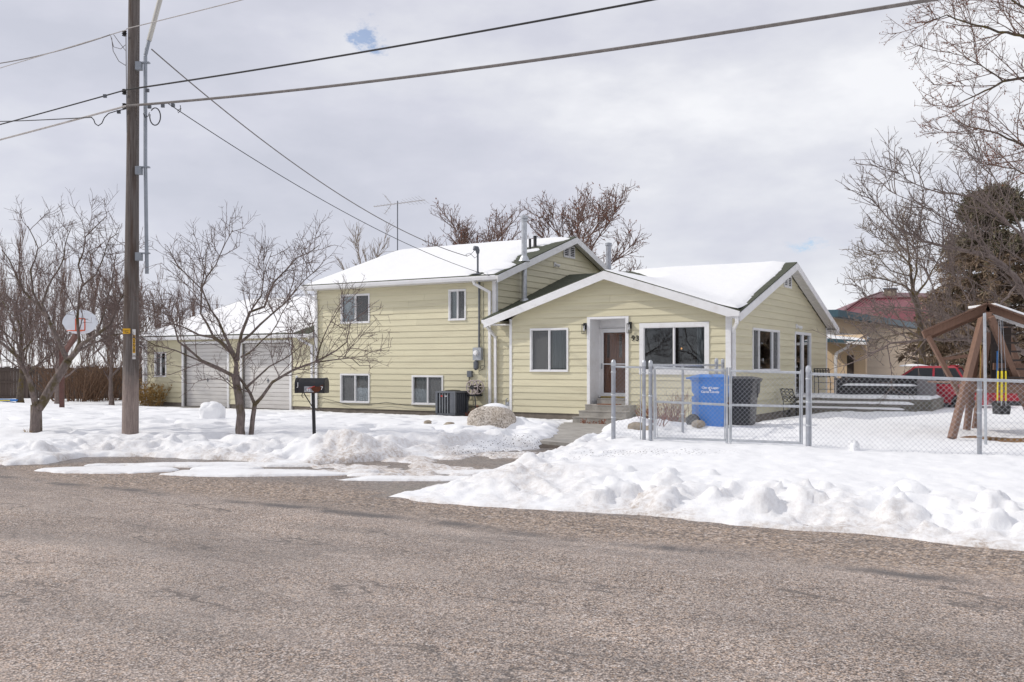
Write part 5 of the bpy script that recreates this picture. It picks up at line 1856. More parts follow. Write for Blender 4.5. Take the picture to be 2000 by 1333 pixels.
# ------------------------------------------------------------------ utility pole and its lines
PX_, PY_ = -7.14, 17.75
pz = snow_z(PX_, PY_)
pole = empty('utility_pole', (PX_, PY_, pz - 0.15), label='weathered wooden utility pole with yellow tags beside the street', cat='utility pole')
lean = 0.009
m = MB().tube([(0, 0, 0), (lean * 2, 0, 2), (lean * 5, 0, 5), (lean * 10.2, 0, 10.2)], [0.150, 0.140, 0.113, 0.092], 18)
m.build('pole', 'pole_wood', pole, smooth=True)


def plv(px, py, dy=0.0):
    q = lv(px, py, PY_ + dy)
    return (q[0] - PX_, q[1] - PY_, q[2] - (pz - 0.15))


m = MB().tube([plv(287, 535, -0.10), plv(284, 320, -0.10), plv(284, 110, -0.10)], 0.034, 10)
rp = m.build('riser_pipe', 'pole_pipe', pole, smooth=True)
m = MB().tube([plv(284, 108, -0.10), plv(291, 78, -0.10)], 0.036, 10)
m.build('riser_coupling', 'pole_pipe', rp, smooth=True)
MB().tube([plv(291, 80, -0.10), plv(313, -2, -0.12), plv(345, -120, -0.15)], [0.046, 0.046, 0.044], 10).build('upper_arm', 'fibreglass', pole, smooth=True)
for py in (128, 332, 500):
    a = plv(272, py, -0.13)
    m = MB().box(a[0] - 0.06, a[0] + 0.05, a[1] - 0.05, a[1] + 0.05, a[2] - 0.09, a[2] + 0.06)
    b = plv(286, py - 5, -0.10)
    m.box(a[0] + 0.051, b[0] + 0.06, b[1] - 0.04, b[1] + 0.04, b[2] - 0.012, b[2] + 0.012)
    m.build('bracket', 'pole_pipe', pole)
q = plv(278, 0, 0)
m = MB()
m.box(plv(246.5, 0)[0], plv(261, 0)[0], -0.160, -0.150, plv(0, 653)[2], plv(0, 642.5)[2])
yt = m.build('tag_plate', 'sign_yellow', pole)
for k in range(2):
    MB().box(plv(250.5, 0)[0], plv(258.5 - k, 0)[0], -0.162, -0.1605, plv(0, 647.3 + k * 2.8)[2], plv(0, 646.5 + k * 2.8)[2]).build('print', 'print_black', yt)
m = MB().box(plv(264.8, 0)[0], plv(271, 0)[0], -0.152, -0.144, plv(0, 702)[2], plv(0, 644)[2])
nt = m.build('number_strip', 'sign_white', pole)
MB().box(plv(265.6, 0)[0], plv(270.6, 0)[0], -0.156, -0.1525, plv(0, 690)[2], plv(0, 655)[2]).build('number_plate', 'sign_yellow', nt)
for k, ch in enumerate('A258'):
    c = plv(268.1, 659.3 + k * 8.5)
    text_part('digit', ch, 0.088, 'print_black', nt, (c[0], -0.158, c[2]), (R(90), 0, 0), 0.001)
for px, py in ((243, 66), (243, 180), (243, 208)):
    a = plv(px, py, -0.02)
    MB().lathe([(0.02, -0.05), (0.045, -0.04), (0.03, -0.015), (0.05, 0.0), (0.03, 0.02), (0.045, 0.045), (0.02, 0.055)], a, n=10).build('insulator', 'wire_black', pole, smooth=True)
MB().tube([plv(246, 70, -0.15), plv(247, 180, -0.16), plv(248, 260, -0.16)], 0.008, 5).build('ground_wire', 'wire_grey', pole)
MB().tube([plv(218, 74), plv(221, 100), plv(232, 120), plv(245, 128), plv(247, 124)], 0.007, 5).build('jumper_wire', 'wire_grey', pole)
MB().tube([plv(216, 70), plv(222, 92), plv(236, 96), plv(245, 88)], 0.006, 5).build('jumper_wire', 'wire_grey', pole)
MB().tube([plv(222, 68), plv(232, 82), plv(245, 99)], 0.006, 5).build('jumper_wire', 'wire_grey', pole)
loop = [plv(303 + 10.5 * math.cos(a), 228 - 17 * math.sin(a), -0.14) for a in np.linspace(2.4, -3.4, 18)]
MB().tube(loop, 0.011, 6).build('cable_loop', 'wire_black', pole)
MB().tube([plv(280, 222, -0.14), plv(283, 229, -0.14), plv(289, 228, -0.14), plv(292, 220, -0.14)], 0.008, 5).build('cable_loop', 'wire_black', pole)


MB().tube([plv(178, 229), plv(183, 234), plv(186, 242), plv(192, 246), plv(199, 241), plv(204, 230), plv(212, 222), plv(228, 217), plv(246, 213)], 0.010, 6).build('slack_loop', 'wire_black', pole)
MB().tube([plv(352, 206, -0.5), plv(353, 216, -0.5), plv(348, 221, -0.5), plv(347, 216, -0.5), plv(354, 212, -0.5)], 0.007, 5).build('drip_loop', 'wire_black', pole)
for px, py in ((205, 188), (288, 177), (232, 219), (292, 209), (318, 207), (338, 206)):
    q = plv(px, py, -0.25 if px > 280 else 0.1)
    MB().box(q[0] - 0.03, q[0] + 0.03, q[1] - 0.02, q[1] + 0.02, q[2] - 0.03, q[2] + 0.03).build('cable_clamp', 'grey_metal', pole)


def span(name, a, b, sag, r, mat, label, n=40, twist=0.0):
    a, b = Vector(a), Vector(b)
    pts = [a.lerp(b, k / n) + Vector((0, 0, -4 * sag * (k / n) * (1 - k / n))) for k in range(n + 1)]
    if not twist:
        o = MB().tube(pts, r, 6).build(name, mat, None, smooth=True, label=label, cat='cable', group='lines on the utility pole')
    else:
        m = MB()
        for s in (0, 1):
            ph = s * math.pi
            fine = []
            tot = n * 6
            for k in range(tot + 1):
                q = a.lerp(b, k / tot) + Vector((0, 0, -4 * sag * (k / tot) * (1 - k / tot)))
                w_ = k * twist + ph
                fine.append(q + Vector((0, math.cos(w_), math.sin(w_))) * r * 0.8)
            m.tube(fine, r, 5)
        o = m.build(name, mat, None, smooth=True, label=label, cat='cable', group='lines on the utility pole')
    return o


def along(k, z):
    """a point k metres along the street direction from the pole"""
    return (PX_ + UX[0] * k, PY_ - 0.16 + UX[1] * k, z)


# street lines: each runs on past the frame on both sides to the next poles
span('power_line', along(0, 6.64), along(36, 6.64), 0.51, 0.015, 'wire_black', 'black upper street line running from the pole to the upper right')
span('power_line', along(0, 6.64), along(-34, 6.5), 0.22, 0.013, 'wire_black', 'black street line leaving the pole towards the left edge')
span('telephone_cable', along(0, 6.34), along(36, 6.38), 0.84, 0.022, 'wire_grey', 'thick grey cable bundle crossing the sky to the right')
span('telephone_cable', along(0, 6.34), along(-34, 6.0), 0.2, 0.019, 'wire_bare', 'pale grey cable bundle leaving the pole low towards the left')
span('power_line', along(0, 7.77), along(34, 7.9), 0.25, 0.009, 'wire_bare', 'thin bare line from the pole to the top edge')
span('power_line', along(0, 7.75), along(-34, 7.9), 0.15, 0.009, 'wire_bare', 'thin pale line leaving the pole towards the upper left')
span('service_cable', (PX_ - 0.38, PY_, 7.71), lv(-260, 108, 30), 0.5, 0.012, 'wire_grey', 'grey twisted service cable leading off level to the left')
span('telephone_cable', (PX_ - 0.72, PY_ - 0.0, 6.17), lv(-200, 238, 26), 0.05, 0.010, 'wire_black', 'thin black line with a slack loop left of the pole')
wx, wy = uv2w(-8.60, 0.02)
span('service_cable', (PX_ + 0.38, PY_ + 0.05, 7.46), (wx, wy, 5.0), 0.55, 0.012, 'wire_grey', 'grey service drop from the pole down to the roof mast')
wx, wy = uv2w(-7.75, 0.06)
span('telephone_cable', along(1.1, 6.25), (wx, wy, 4.33), 0.35, 0.008, 'wire_black', 'thin telephone line from the cable bundle to the eave')

# ------------------------------------------------------------------ mailbox
mx, my = -3.50, 16.70
mz = snow_z(mx, my)
mail = empty('mailbox', (mx, my, mz - 0.05), R(-9), label='black rusty mailbox on a thin steel post by the road', cat='mailbox')
mail.scale = (1.2, 1.2, 1.2)
hb = (CAM_Z - 0.504 - (mz - 0.05)) / 1.2        # underside of the box above the base
MB().tube([(0.02, 0, 0), (0.0, 0, hb + 0.01)], 0.026, 10).build('post', 'black_metal', mail, smooth=True)
MB().bar((0.0, 0, hb - 0.22), (-0.14, 0, hb - 0.004), 0.012, 0.012).build('brace', 'black_metal', mail)
MB().tube([(-0.15, -0.02, hb), (-0.165, -0.02, hb - 0.03), (-0.16, -0.02, hb - 0.06), (-0.14, -0.02, hb - 0.065)], 0.006, 5).build('hook', 'black_metal', mail)
L0, L1, wd, hh = -0.23, 0.21, 0.092, 0.125
prof = [(-wd, 0.0)] + [(-wd * math.cos(a), hh + (0.095) * math.sin(a)) for a in np.linspace(0, math.pi, 13)] + [(wd, 0.0)]
MB().prism([(L0, y, hb + 0.001 + z) for y, z in prof], (L1 - L0, 0, 0)).build('body', 'mailbox_black', mail, smooth=True)
prof2 = [(y * 1.05, z * 1.03) for y, z in prof]
dr = MB().prism([(L0 - 0.018, y, hb + z) for y, z in prof2], (0.045, 0, 0)).build('door', 'black_metal', mail)
MB().prism([(L1 - 0.02, y, hb + z) for y, z in prof2], (0.022, 0, 0)).build('end_cap', 'black_metal', mail)
MB().box(L0 - 0.035, L0 - 0.0185, -0.012, 0.012, hb + 0.205, hb + 0.235).build('latch', 'print_white', dr)
MB().tube([(L0 - 0.02, 0, hb + 0.225), (L0 - 0.03, 0, hb + 0.24), (L0 - 0.015, 0, hb + 0.248)], 0.014, 8).build('snow_bit', 'snow', dr)
text_part('letter', 'J', 0.085, 'print_white', dr, (L0 + 0.035, -wd * 1.05 - 0.002, hb + 0.125), (R(90), 0, 0), 0.001)
MB().box(-0.10, 0.045, -wd - 0.004, -wd - 0.0005, hb + 0.015, hb + 0.10).build('sticker', 'sticker_grey', mail)
st = MB()
st.add([(0.03 + 0.075 * math.cos(a) * (1 + 0.15 * math.sin(3 * a)) + 0.055, -wd - 0.0055, hb + 0.058 + 0.04 * math.sin(a)) for a in np.linspace(0, 2 * math.pi, 18)[:-1]], [tuple(range(17))])
st.build('rust_patch', 'rust', mail)
MB().bar((-0.045, -wd - 0.007, hb + 0.065), (0.065, -wd - 0.007, hb + 0.102), 0.004, 0.008).build('flag', 'print_red', mail)
for k, ch in enumerate('93'):
    text_part('digit', ch, 0.055, 'print_white', mail, (-0.052 + 0.033 * k, -wd - 0.0052, hb + 0.045), (R(90), R(8 * (1 - 2 * k)), 0), 0.0008)
text_part('digit', '7', 0.07, 'print_white', mail, (0.17, -wd - 0.0052, hb + 0.07), (R(90), 0, 0), 0.0008)


# ------------------------------------------------------------------ rocks and snow lumps
def rock(name, x, y, z, sx, sy, sz, seed, mat, flat=0.35, rough=0.18, sub=4, box=0.75, **tags):
    """irregular rounded stone: a squashed superellipsoid pushed about by noise"""
    n1, n2 = 10 * sub // 2 + 8, 6 * sub // 2 + 6
    th = np.linspace(0, 2 * np.pi, n1, endpoint=False)
    ph = np.linspace(-np.pi / 2, np.pi / 2, n2)
    TH, PH = np.meshgrid(th, ph, indexing='ij')
    sg = lambda a: np.sign(a) * np.abs(a) ** box
    X = sg(np.cos(PH)) * sg(np.cos(TH))
    Yy = sg(np.cos(PH)) * sg(np.sin(TH))
    Zz = sg(np.sin(PH))
    nz = fbm(X * 1.3 + Zz * 0.7 + seed, Yy * 1.3 - Zz * 0.9, seed, 4)
    k = 1 + rough * 2 * nz
    V = np.stack([X * k * sx, Yy * k * sy, np.maximum(Zz, -flat) * k * sz], -1).reshape(-1, 3)
    idx = np.arange(n1 * n2).reshape(n1, n2)
    nx = np.roll(idx, -1, axis=0)
    q = np.stack([idx[:, :-1], nx[:, :-1], nx[:, 1:], idx[:, 1:]], -1).reshape(-1, 4)
    o = mesh_np(name, V, q.ravel(), np.full(len(q), 4), mat, smooth=True, **tags)
    o.location = (x, y, z)
    o.rotation_euler = (0, 0, seed * 1.7)
    return o


bx, by = -0.44, 20.35
bz = snow_z(bx, by)
bo = rock('boulder', bx, by, bz - 0.02, 0.52, 0.45, 0.36, 4, 'granite', 0.9, 0.10, 8, 0.8, label='big rounded tan granite boulder capped with snow', cat='boulder')
bo.rotation_euler = (0, 0, 0)
o = rock('snow_on_boulder', bx + 0.06, by + 0.05, bz + 0.27, 0.30, 0.26, 0.14, 9, 'snow', 0.2, 0.10, 6, 1.0, kind='stuff', label='smooth white snow cap on top of the granite boulder', cat='snow')
o.rotation_euler = (0, 0, 0)
for k, (x, y, s, lab) in enumerate(((-1.35, 20.6, 0.11, 'small tan stone left of the granite boulder'), (-1.85, 20.8, 0.08, 'smallest stone nearest the air conditioner in the snow'), (2.55, 19.3, 0.15, 'pale stone just inside the short fence panel'),
                                    (2.75, 18.9, 0.10, 'low brown stone behind the short fence panel'), (4.05, 20.6, 0.12, 'brown stone at the foot of the wire fence near the blue bin'))):
    rock('stone', x, y, snow_z(x, y) + s * 0.25, s * 1.25, s, s * 0.8, 20 + k, 'stone_small', 0.8, 0.22, 4, 0.8, label=lab, cat='stone', group='stones in the snow')
o = rock('snow_block', -7.05, 22.3, snow_z(-7.05, 22.3) + 0.06, 0.27, 0.24, 0.30, 61, 'snow', 0.5, 0.30, 6, 0.6, label='big upright snow block standing in the left yard', cat='snow block')
o = rock('snow_block', 4.95, 13.75, snow_z(4.95, 13.75) + 0.03, 0.07, 0.07, 0.12, 64, 'snow', 0.5, 0.30, 4, 0.7, label='small snow knob behind the fence right of the gate', cat='snow block')


# ------------------------------------------------------------------ shrubs
def shrub(x, y, w, h, n, seed, label, mat='red_stalk', dens=5.0, r=0.006, leafy=None, name='shrub', up=0.05, spread=0.7, rt=0.004):
    rs = random.Random(seed)
    z = snow_z(x, y) if True else 0
    z = min(z, ground_z(x, y) + 0.25)
    root = empty(name, (x, y, z - 0.06), label=label, cat='shrub')
    arms = []
    sp = [dict(density=dens, lmin=h * 0.15, lmax=h * 0.55, ang=(20, 55), up=up, wig=0.18, n=5, rmul=0.6, rmin=rt, start=0.15, lift=0.35),
          dict(density=dens * 1.4, lmin=h * 0.05, lmax=h * 0.22, ang=(25, 65), up=up, wig=0.2, n=4, rmul=0.7, rmin=rt * 0.8, start=0.15, lift=0.25)]
    crown = []
    for k in range(n):
        a = rs.uniform(0, 2 * math.pi)
        rr = w * 0.35 * math.sqrt(rs.random())
        p = Vector((math.cos(a) * rr, math.sin(a) * rr, 0))
        d = Vector((math.cos(a) * spread * rs.random(), math.sin(a) * spread * rs.random(), 1))
        q = branch_line(rs, p, d, h * rs.uniform(0.55, 1.05), 6, up, 0.12)
        arms.append(([tuple(c) for c in q], [r * (1.2 - 0.13 * i) for i in range(6)], 4))
        sprout(rs, crown, q, r, r * 0.5, 0, sp)
    tubes_np(arms, 'stems', mat, root)
    tubes_np([c[:3] for c in crown], 'twigs', mat, root, kind='stuff')
    if leafy:
        leaf_cloud(rs, [c[0][-1] for c in crown] + [c[0][1] for c in crown], leafy[0], leafy[1], 'dry_leaves', leafy[2], root)
    return root


fx = [(3.05, 20.4, 0.7, 0.42, 16, 'low reddish shrub behind the short fence panel'), (3.35, 21.8, 0.9, 0.62, 18, 'knee-high reddish shrub under the big window'), (3.75, 22.6, 0.9, 0.85, 20, 'tall reddish shrub beneath the right half of the big window'), (4.05, 23.3, 0.9, 0.95, 24, 'dense brown shrub beside the blue bin')]
for k, (x, y, w, h, n, lab) in enumerate(fx):
    shrub(x, y, w, h, n, 300 + k, lab, 'dry_stalk' if k == 3 else 'red_stalk', 4.0, 0.007, (160, 0.022, 'dry_leaf'), rt=0.0042, spread=0.9)
sx, sy = uv2w(-3.35, -1.5)
shrub(sx, sy, 0.7, 0.30, 30, 310, 'flattened rusty plant beside the front steps', 'dry_leaf', 7.0, 0.006, (300, 0.03, 'dry_leaf'), spread=2.2, rt=0.005)
sx, sy = uv2w(-8.0, -0.3)
shrub(sx, sy, 0.7, 0.45, 26, 311, 'rusty low plant under the downspouts behind the boulder', 'dry_leaf', 6.0, 0.008, (420, 0.035, 'dry_leaf'), rt=0.006)
sx, sy = uv2w(-7.1, -0.35)
shrub(sx, sy, 0.5, 0.36, 18, 312, 'rusty plant at the gas meter', 'dry_leaf', 6.0, 0.008, (240, 0.035, 'dry_leaf'), rt=0.006)
sx, sy = uv2w(-23.9, -0.2)
shrub(sx, sy, 1.3, 1.05, 60, 313, 'dry tan bush at the garage wall under the small window', 'straw', 5.0, 0.010, (1500, 0.06, 'straw'), rt=0.008)
x, y = lv(150, 700, 43)[0], 43
shrub(x, y, 3.2, 2.0, 80, 314, 'brown leaning brush heap against the far board fence', 'dry_stalk', 2.6, 0.018, None, spread=1.2, rt=0.012)
x, y = lv(205, 700, 44)[0], 44
shrub(x, y, 2.6, 1.8, 60, 315, 'brown brush behind the V-forked garden tree', 'dry_stalk', 2.6, 0.018, None, spread=1.2, rt=0.012)
for k, (x, y, lab) in enumerate(((-9.40, 18.52, 'dry straw tuft at the foot of the low-forking fruit tree'), (-5.03, 17.52, 'dry straw tuft at the foot of the two-stemmed tree'))):
    shrub(x, y, 0.22, 0.14, 26, 330 + k, lab, 'straw', 10.0, 0.004, None, spread=1.4, rt=0.003, name='grass_tuft')

# ------------------------------------------------------------------ air conditioner, hose reel, gas meter
ac = empty('air_conditioner', (*uv2w(-9.05, -0.15), 0), HROT, label='dark grey air conditioner standing under the lower right window', cat='air conditioner')
MB().box(-0.52, 0.44, -0.50, 0.42, -0.16, -0.06).build('pad', 'black_plastic', ac)
MB().box(-0.38, 0.36, -0.38, 0.34, -0.059, 0.0).build('base_pan', 'grey_metal', ac)
MB().box(-0.33, 0.31, -0.33, 0.29, 0.001, 0.66).build('coil', 'black_plastic', ac)
for cx, cy in ((-0.36, -0.36), (0.33, -0.36), (0.33, 0.31), (-0.36, 0.31)):
    MB().box(cx - 0.035, cx + 0.045, cy - 0.035, cy + 0.045, 0.001, 0.64).build('corner_post', 'grey_metal', ac)
MB().box(0.16, 0.285, -0.392, -0.3305, 0.001, 0.64).build('corner_post', 'grey_metal', ac)
for k in range(4):
    x = -0.235 + k * 0.10
    MB().box(x - 0.008, x + 0.008, -0.388, -0.3305, 0.002, 0.63).build('louvre', 'light_grey_metal', ac)
    y = -0.22 + k * 0.12
    MB().box(0.3105, 0.375, y - 0.010, y + 0.010, 0.002, 0.63).build('louvre', 'grey_metal', ac)
for k in range(9):
    z = 0.06 + k * 0.065
    MB().box(-0.31, 0.15, -0.345, -0.3305, z, z + 0.006).build('guard_wire', 'grey_metal', ac)
MB().box(-0.40, 0.38, -0.40, 0.36, 0.641, 0.70).build('lid', 'grey_metal', ac)
MB().lathe([(0.26, 0.0), (0.26, 0.012), (0.22, 0.03), (0.05, 0.04)], (0, 0, 0.70), n=20).build('fan_guard', 'black_metal', ac)
MB().add([(-0.155 + 0.045 * math.cos(a), -0.3895, 0.545 + 0.022 * math.sin(a)) for a in np.linspace(0, 2 * math.pi, 13)[:-1]], [tuple(range(12))]).build('badge', 'print_red', ac)
MB().box(-0.03, 0.045, -0.391, -0.3885, 0.535, 0.555).build('badge', 'print_white', ac)

reel = empty('hose_reel', (*uv2w(-8.43, 0.14), 0.82), HROT, label='grey-pink hose reel wheel mounted on the wall by the meter', cat='hose reel')
def ring(m, c, R_, r_, n=28):
    pts = [(c[0] + R_ * math.cos(a), c[1], c[2] + R_ * math.sin(a)) for a in np.linspace(0, 2 * math.pi, n)]
    return m.tube(pts, r_, 6, cap=False)
for off, dx in ((-0.10, 0.0), (0.16, 0.10)):
    w_ = ring(MB(), (dx * 0.5, off, 0), 0.215, 0.020)
    w_ = w_.build('wheel', 'reel_plastic', reel, smooth=True)
    for k in range(7):
        a = 2 * math.pi * k / 7 + 0.2
        MB().bar((dx * 0.5 + 0.06 * math.cos(a), off, 0.06 * math.sin(a)), (dx * 0.5 + 0.205 * math.cos(a), off, 0.205 * math.sin(a)), 0.03, 0.035, up=(0, 1, 0)).build('spoke', 'reel_plastic', w_)
MB().lathe([(0.07, -0.13), (0.075, -0.10), (0.06, 0.15)], (0, 0, 0), axis='y', n=14).build('hub', 'black_plastic', reel, smooth=True)
MB().box(-0.19, 0.13, -0.10, 0.31, -0.29, -0.24).box(-0.06, 0.06, 0.18, 0.32, -0.239, 0.10).build('bracket', 'black_plastic', reel)
MB().tube([(0.0, 0.05, -0.29), (0.01, 0.08, -0.5), (0.0, 0.1, -0.75), (0.03, 0.08, -0.93)], 0.020, 7).build('hose', 'grey_metal', reel)

gm = empty('gas_meter', (*uv2w(-7.20, 0.28), -0.05), HROT, label='small grey gas meter at the wing corner', cat='gas meter')
MB().box(-0.09, 0.09, -0.08, 0.08, 0.06, 0.36).build('body', 'light_grey_metal', gm)
MB().lathe([(0.09, 0), (0.08, 0.05), (0.03, 0.07)], (0, 0, 0.36), n=12).build('regulator', 'galvanised_old', gm, smooth=True)
MB().box(-0.05, 0.05, -0.086, -0.081, 0.2, 0.29).build('dial', 'print_white', gm)
MB().tube([(-0.11, 0, 0.0), (-0.11, 0, 0.50), (-0.06, 0, 0.53)], 0.018, 7).build('pipe', 'galvanised_old', gm)
MB().tube([(0.06, 0, 0.40), (0.06, 0, 0.53), (0.06, 0.15, 0.53)], 0.02, 7).build('pipe', 'galvanised_old', gm)


# ------------------------------------------------------------------ chain-link fence
FA = np.array([1.677, 15.70])                 # left end post; the front run is parallel to the street


def fpt(t_, back=0.0):
    return FA[0] + UX[0] * t_ + VX[0] * back, FA[1] + UX[1] * t_ + VX[1] * back


def clip_wire(out, s0, z0, ds, dz, S0, S1, Z0f, Z1f):
    """part of a diagonal wire inside the panel"""
    ts = np.linspace(0, 1, 60)
    s, z = s0 + ds * ts, z0 + dz * ts
    ok = (s >= S0) & (s <= S1) & (z >= Z0f(s)) & (z <= Z1f(s))
    if ok.sum() < 2:
        return
    i = np.where(ok)[0]
    out.append((s[i[0]], z[i[0]], s[i[-1]], z[i[-1]]))


def link_mesh(parent, A, B, zb, zt, spikes=True, r=0.0016, name='wire_mesh'):
    """woven diamond mesh between plan points A and B (relative to parent), bottom/top heights (zb0,zb1),(zt0,zt1)"""
    A, B = np.array(A), np.array(B)
    L = np.linalg.norm(B - A)
    d = (B - A) / L
    nrm = np.array([-d[1], d[0]])
    pitch = 0.0718
    zbf = lambda s: zb[0] + (zb[1] - zb[0]) * s / L
    ztf = lambda s: zt[0] + (zt[1] - zt[0]) * s / L + 0.028
    H = max(zt) + 0.03 - min(zb)
    segs = []
    k0 = int(-H / pitch) - 1
    for k in range(k0, int(L / pitch) + 2):
        clip_wire(segs, k * pitch, min(zb), H, H, 0.01, L - 0.01, zbf, ztf)
        clip_wire(segs, k * pitch + H, min(zb), -H, H, 0.01, L - 0.01, zbf, ztf)
    G = []
    for j, (s0, z0, s1, z1) in enumerate(segs):
        o = 0.002 if j % 2 else -0.002
        p, q = A + d * s0 + nrm * o, A + d * s1 + nrm * o
        G.append(([(p[0], p[1], z0), (q[0], q[1], z1)], [r, r], 4))
    if G:
        tubes_np(G, name, 'chain_wire', parent)


def post(parent, p, zb, zt, r=0.030, cap=True, name='post'):
    m = MB().tube([(p[0], p[1], zb), (p[0], p[1], zt)], r, 12)
    o = m.build(name, 'galvanised_old', parent, smooth=True)
    if cap:
        MB().lathe([(r * 1.12, -0.05), (r * 1.15, 0.0), (r * 0.95, 0.035), (r * 0.35, 0.055)], (p[0], p[1], zt), n=12).build('cap', 'galvanised', o, smooth=True)
    for k in range(3):
        z = zb + (zt - zb) * (0.42 + 0.24 * k)
        MB().lathe([(r + 0.004, -0.012), (r + 0.008, -0.006), (r + 0.008, 0.006), (r + 0.004, 0.012)], (p[0], p[1], z), n=12).build('band', 'galvanised', o)
    return o


def rail(parent, a, b, r=0.021, name='rail'):
    return MB().tube([a, b], r, 10).build(name, 'galvanised', parent, smooth=True)


def tz(t_):                                   # top rail height along the run
    return 1.555 - 0.030 * t_


def gz(t_, back=0):
    x, y = fpt(t_, back)
    return snow_z(x, y)


def fence_root(name, t_, label, cat):
    x, y = fpt(t_)
    return empty(name, (x, y, 0), HROT, label=label, cat=cat)


# positions along the run: left post 0, walk-gate posts, drive gate leaves, then the long panel
T_L, T_P1, T_G0, T_GM, T_G1, T_P2, T_R = 0.0, 0.545, 0.66, 1.985, 3.07, 3.17, 5.45
f1 = fence_root('chain_link_fence', T_L, 'short galvanised chain-link panel left of the double gate', 'fence')
post(f1, (0, 0), gz(0) - 0.3, tz(0) + 0.02, 0.036)
post(f1, (T_P1, 0), gz(T_P1) - 0.3, tz(T_P1) + 0.03, 0.030)
rail(f1, (0, 0, tz(0) - 0.04), (T_P1, 0, tz(T_P1) - 0.04), 0.016)
link_mesh(f1, (0.03, -0.03), (T_P1 - 0.03, -0.03), (gz(0), gz(T_P1)), (tz(0) - 0.04, tz(T_P1) - 0.04))
rail(f1, (T_P1 - 0.05, -0.02, gz(T_P1)), (T_P1 - 0.05, -0.02, tz(T_P1) - 0.02), 0.008, 'tension_bar')


def gate_leaf(t0, t1, label, hinge_left, dz=0.0, swing=0.0):
    g = fence_root('fence_gate', t0 if hinge_left else t1, label, 'gate')
    g.rotation_euler = (0, 0, HROT + swing)
    s = 1 if hinge_left else -1
    W = t1 - t0
    z0, z1 = gz(t0) + 0.03, gz(t1) + 0.03
    if not hinge_left:
        z0, z1 = z1, z0
    ta, tb = (tz(t0) - 0.035 + dz, tz(t1) - 0.045 + dz) if hinge_left else (tz(t1) - 0.035 + dz, tz(t0) - 0.045 + dz)
    X = lambda f: s * W * f
    MB().tube([(X(0), 0, z0), (X(0), 0, ta + 0.04)], 0.021, 10).build('stile', 'galvanised', g, smooth=True)
    MB().tube([(X(1), 0, z1 - 0.02), (X(1), 0, tb + 0.05)], 0.021, 10).build('stile', 'galvanised', g, smooth=True)
    rail(g, (X(0), 0, ta), (X(1), 0, tb), 0.019)
    rail(g, (X(0), 0, (ta + z0) / 2 + 0.03), (X(1), 0, (tb + z1) / 2 + 0.02), 0.019)
    rail(g, (X(0), 0, z0 + 0.02), (X(1), 0, z1 + 0.02), 0.019)
    link_mesh(g, (min(X(0), X(1)) + 0.03, -0.024), (max(X(0), X(1)) - 0.03, -0.024), (z0, z1) if hinge_left else (z1, z0), (ta, tb) if hinge_left else (tb, ta), False)
    for f in (0.02, 0.975):
        rail(g, (X(f) + (0.03 if s * f < 0.5 and s > 0 else 0), -0.02, z0 + 0.02), (X(f), -0.02, ta - 0.02), 0.007, 'tension_bar')
    for k in range(3):
        z = z1 + (tb - z1) * (0.2 + 0.3 * k)
        MB().lathe([(0.025, -0.012), (0.029, -0.006), (0.029, 0.006), (0.025, 0.012)], (X(1), 0, z), n=10).build('band', 'galvanised', g)
    return g


gl = gate_leaf(T_G0 + 0.07, T_GM - 0.055, 'narrower left leaf of the chain-link double gate before the blue bin', True)
gr = gate_leaf(T_GM + 0.0, T_G1, 'right leaf of the chain-link double gate before the side wall', False)
MB().bar((-(T_G1 - T_GM) - 0.06, 0.0, 0.95), (-(T_G1 - T_GM) + 0.03, 0.0, 0.95), 0.03, 0.02).build('latch', 'rust', gr)
fp = fence_root('gate_post', T_G0, 'round galvanised hinge post carrying the left gate leaf', 'fence post')
post(fp, (0, 0), gz(T_G0) - 0.3, tz(T_G0) + 0.03, 0.033)

f2 = fence_root('chain_link_fence', T_P2, 'long chain-link fence running right from the gate to the picture edge', 'fence')
post(f2, (0, 0), gz(T_P2) - 0.3, tz(T_P2) + 0.02, 0.037)
TE = 12.0
pl = T_R - T_P2
post(f2, (pl, 0.04), gz(T_R) - 0.3, tz(T_R) - 0.06, 0.030, False)
post(f2, (pl + 3.0, 0.04), gz(T_R + 3.0) - 0.3, tz(T_R + 3.0) - 0.06, 0.030, False)
rail(f2, (0, 0, tz(T_P2) - 0.05), (TE - T_P2, 0, tz(TE) - 0.05), 0.021)
link_mesh(f2, (0.05, -0.03), (TE - T_P2, -0.03), (gz(T_P2) - 0.02, gz(TE) - 0.02), (tz(T_P2) - 0.05, tz(TE) - 0.05), r=0.0017)
rail(f2, (0.05, -0.02, gz(T_P2)), (0.05, -0.02, tz(T_P2)), 0.008, 'tension_bar')

# return fence from the gate back to the house corner
rx0, ry0 = fpt(T_G0 + 0.02)
rx1, ry1 = uv2w(0.02, -0.62)
f3 = empty('chain_link_fence', (rx0, ry0, 0), label='chain-link return fence from the gate back to the house corner', cat='fence')
dxy = np.array([rx1 - rx0, ry1 - ry0])
LL = np.linalg.norm(dxy)
for f in (0.32, 0.86, 1.0):
    p = dxy * f
    gzz = snow_z(rx0 + p[0], ry0 + p[1])
    post(f3, (p[0], p[1]), gzz - 0.3, 1.56 + (0.09 if f > 0.5 else 0), 0.045 if f > 0.5 else 0.024, f > 0.5)
z0, z1 = snow_z(rx0, ry0), snow_z(rx1, ry1)
rail(f3, (0, 0, 1.535), (dxy[0], dxy[1], 1.535), 0.022)
link_mesh(f3, (0, 0), tuple(dxy), (z0 - 0.05, z1), (1.535, 1.535), r=0.0007)

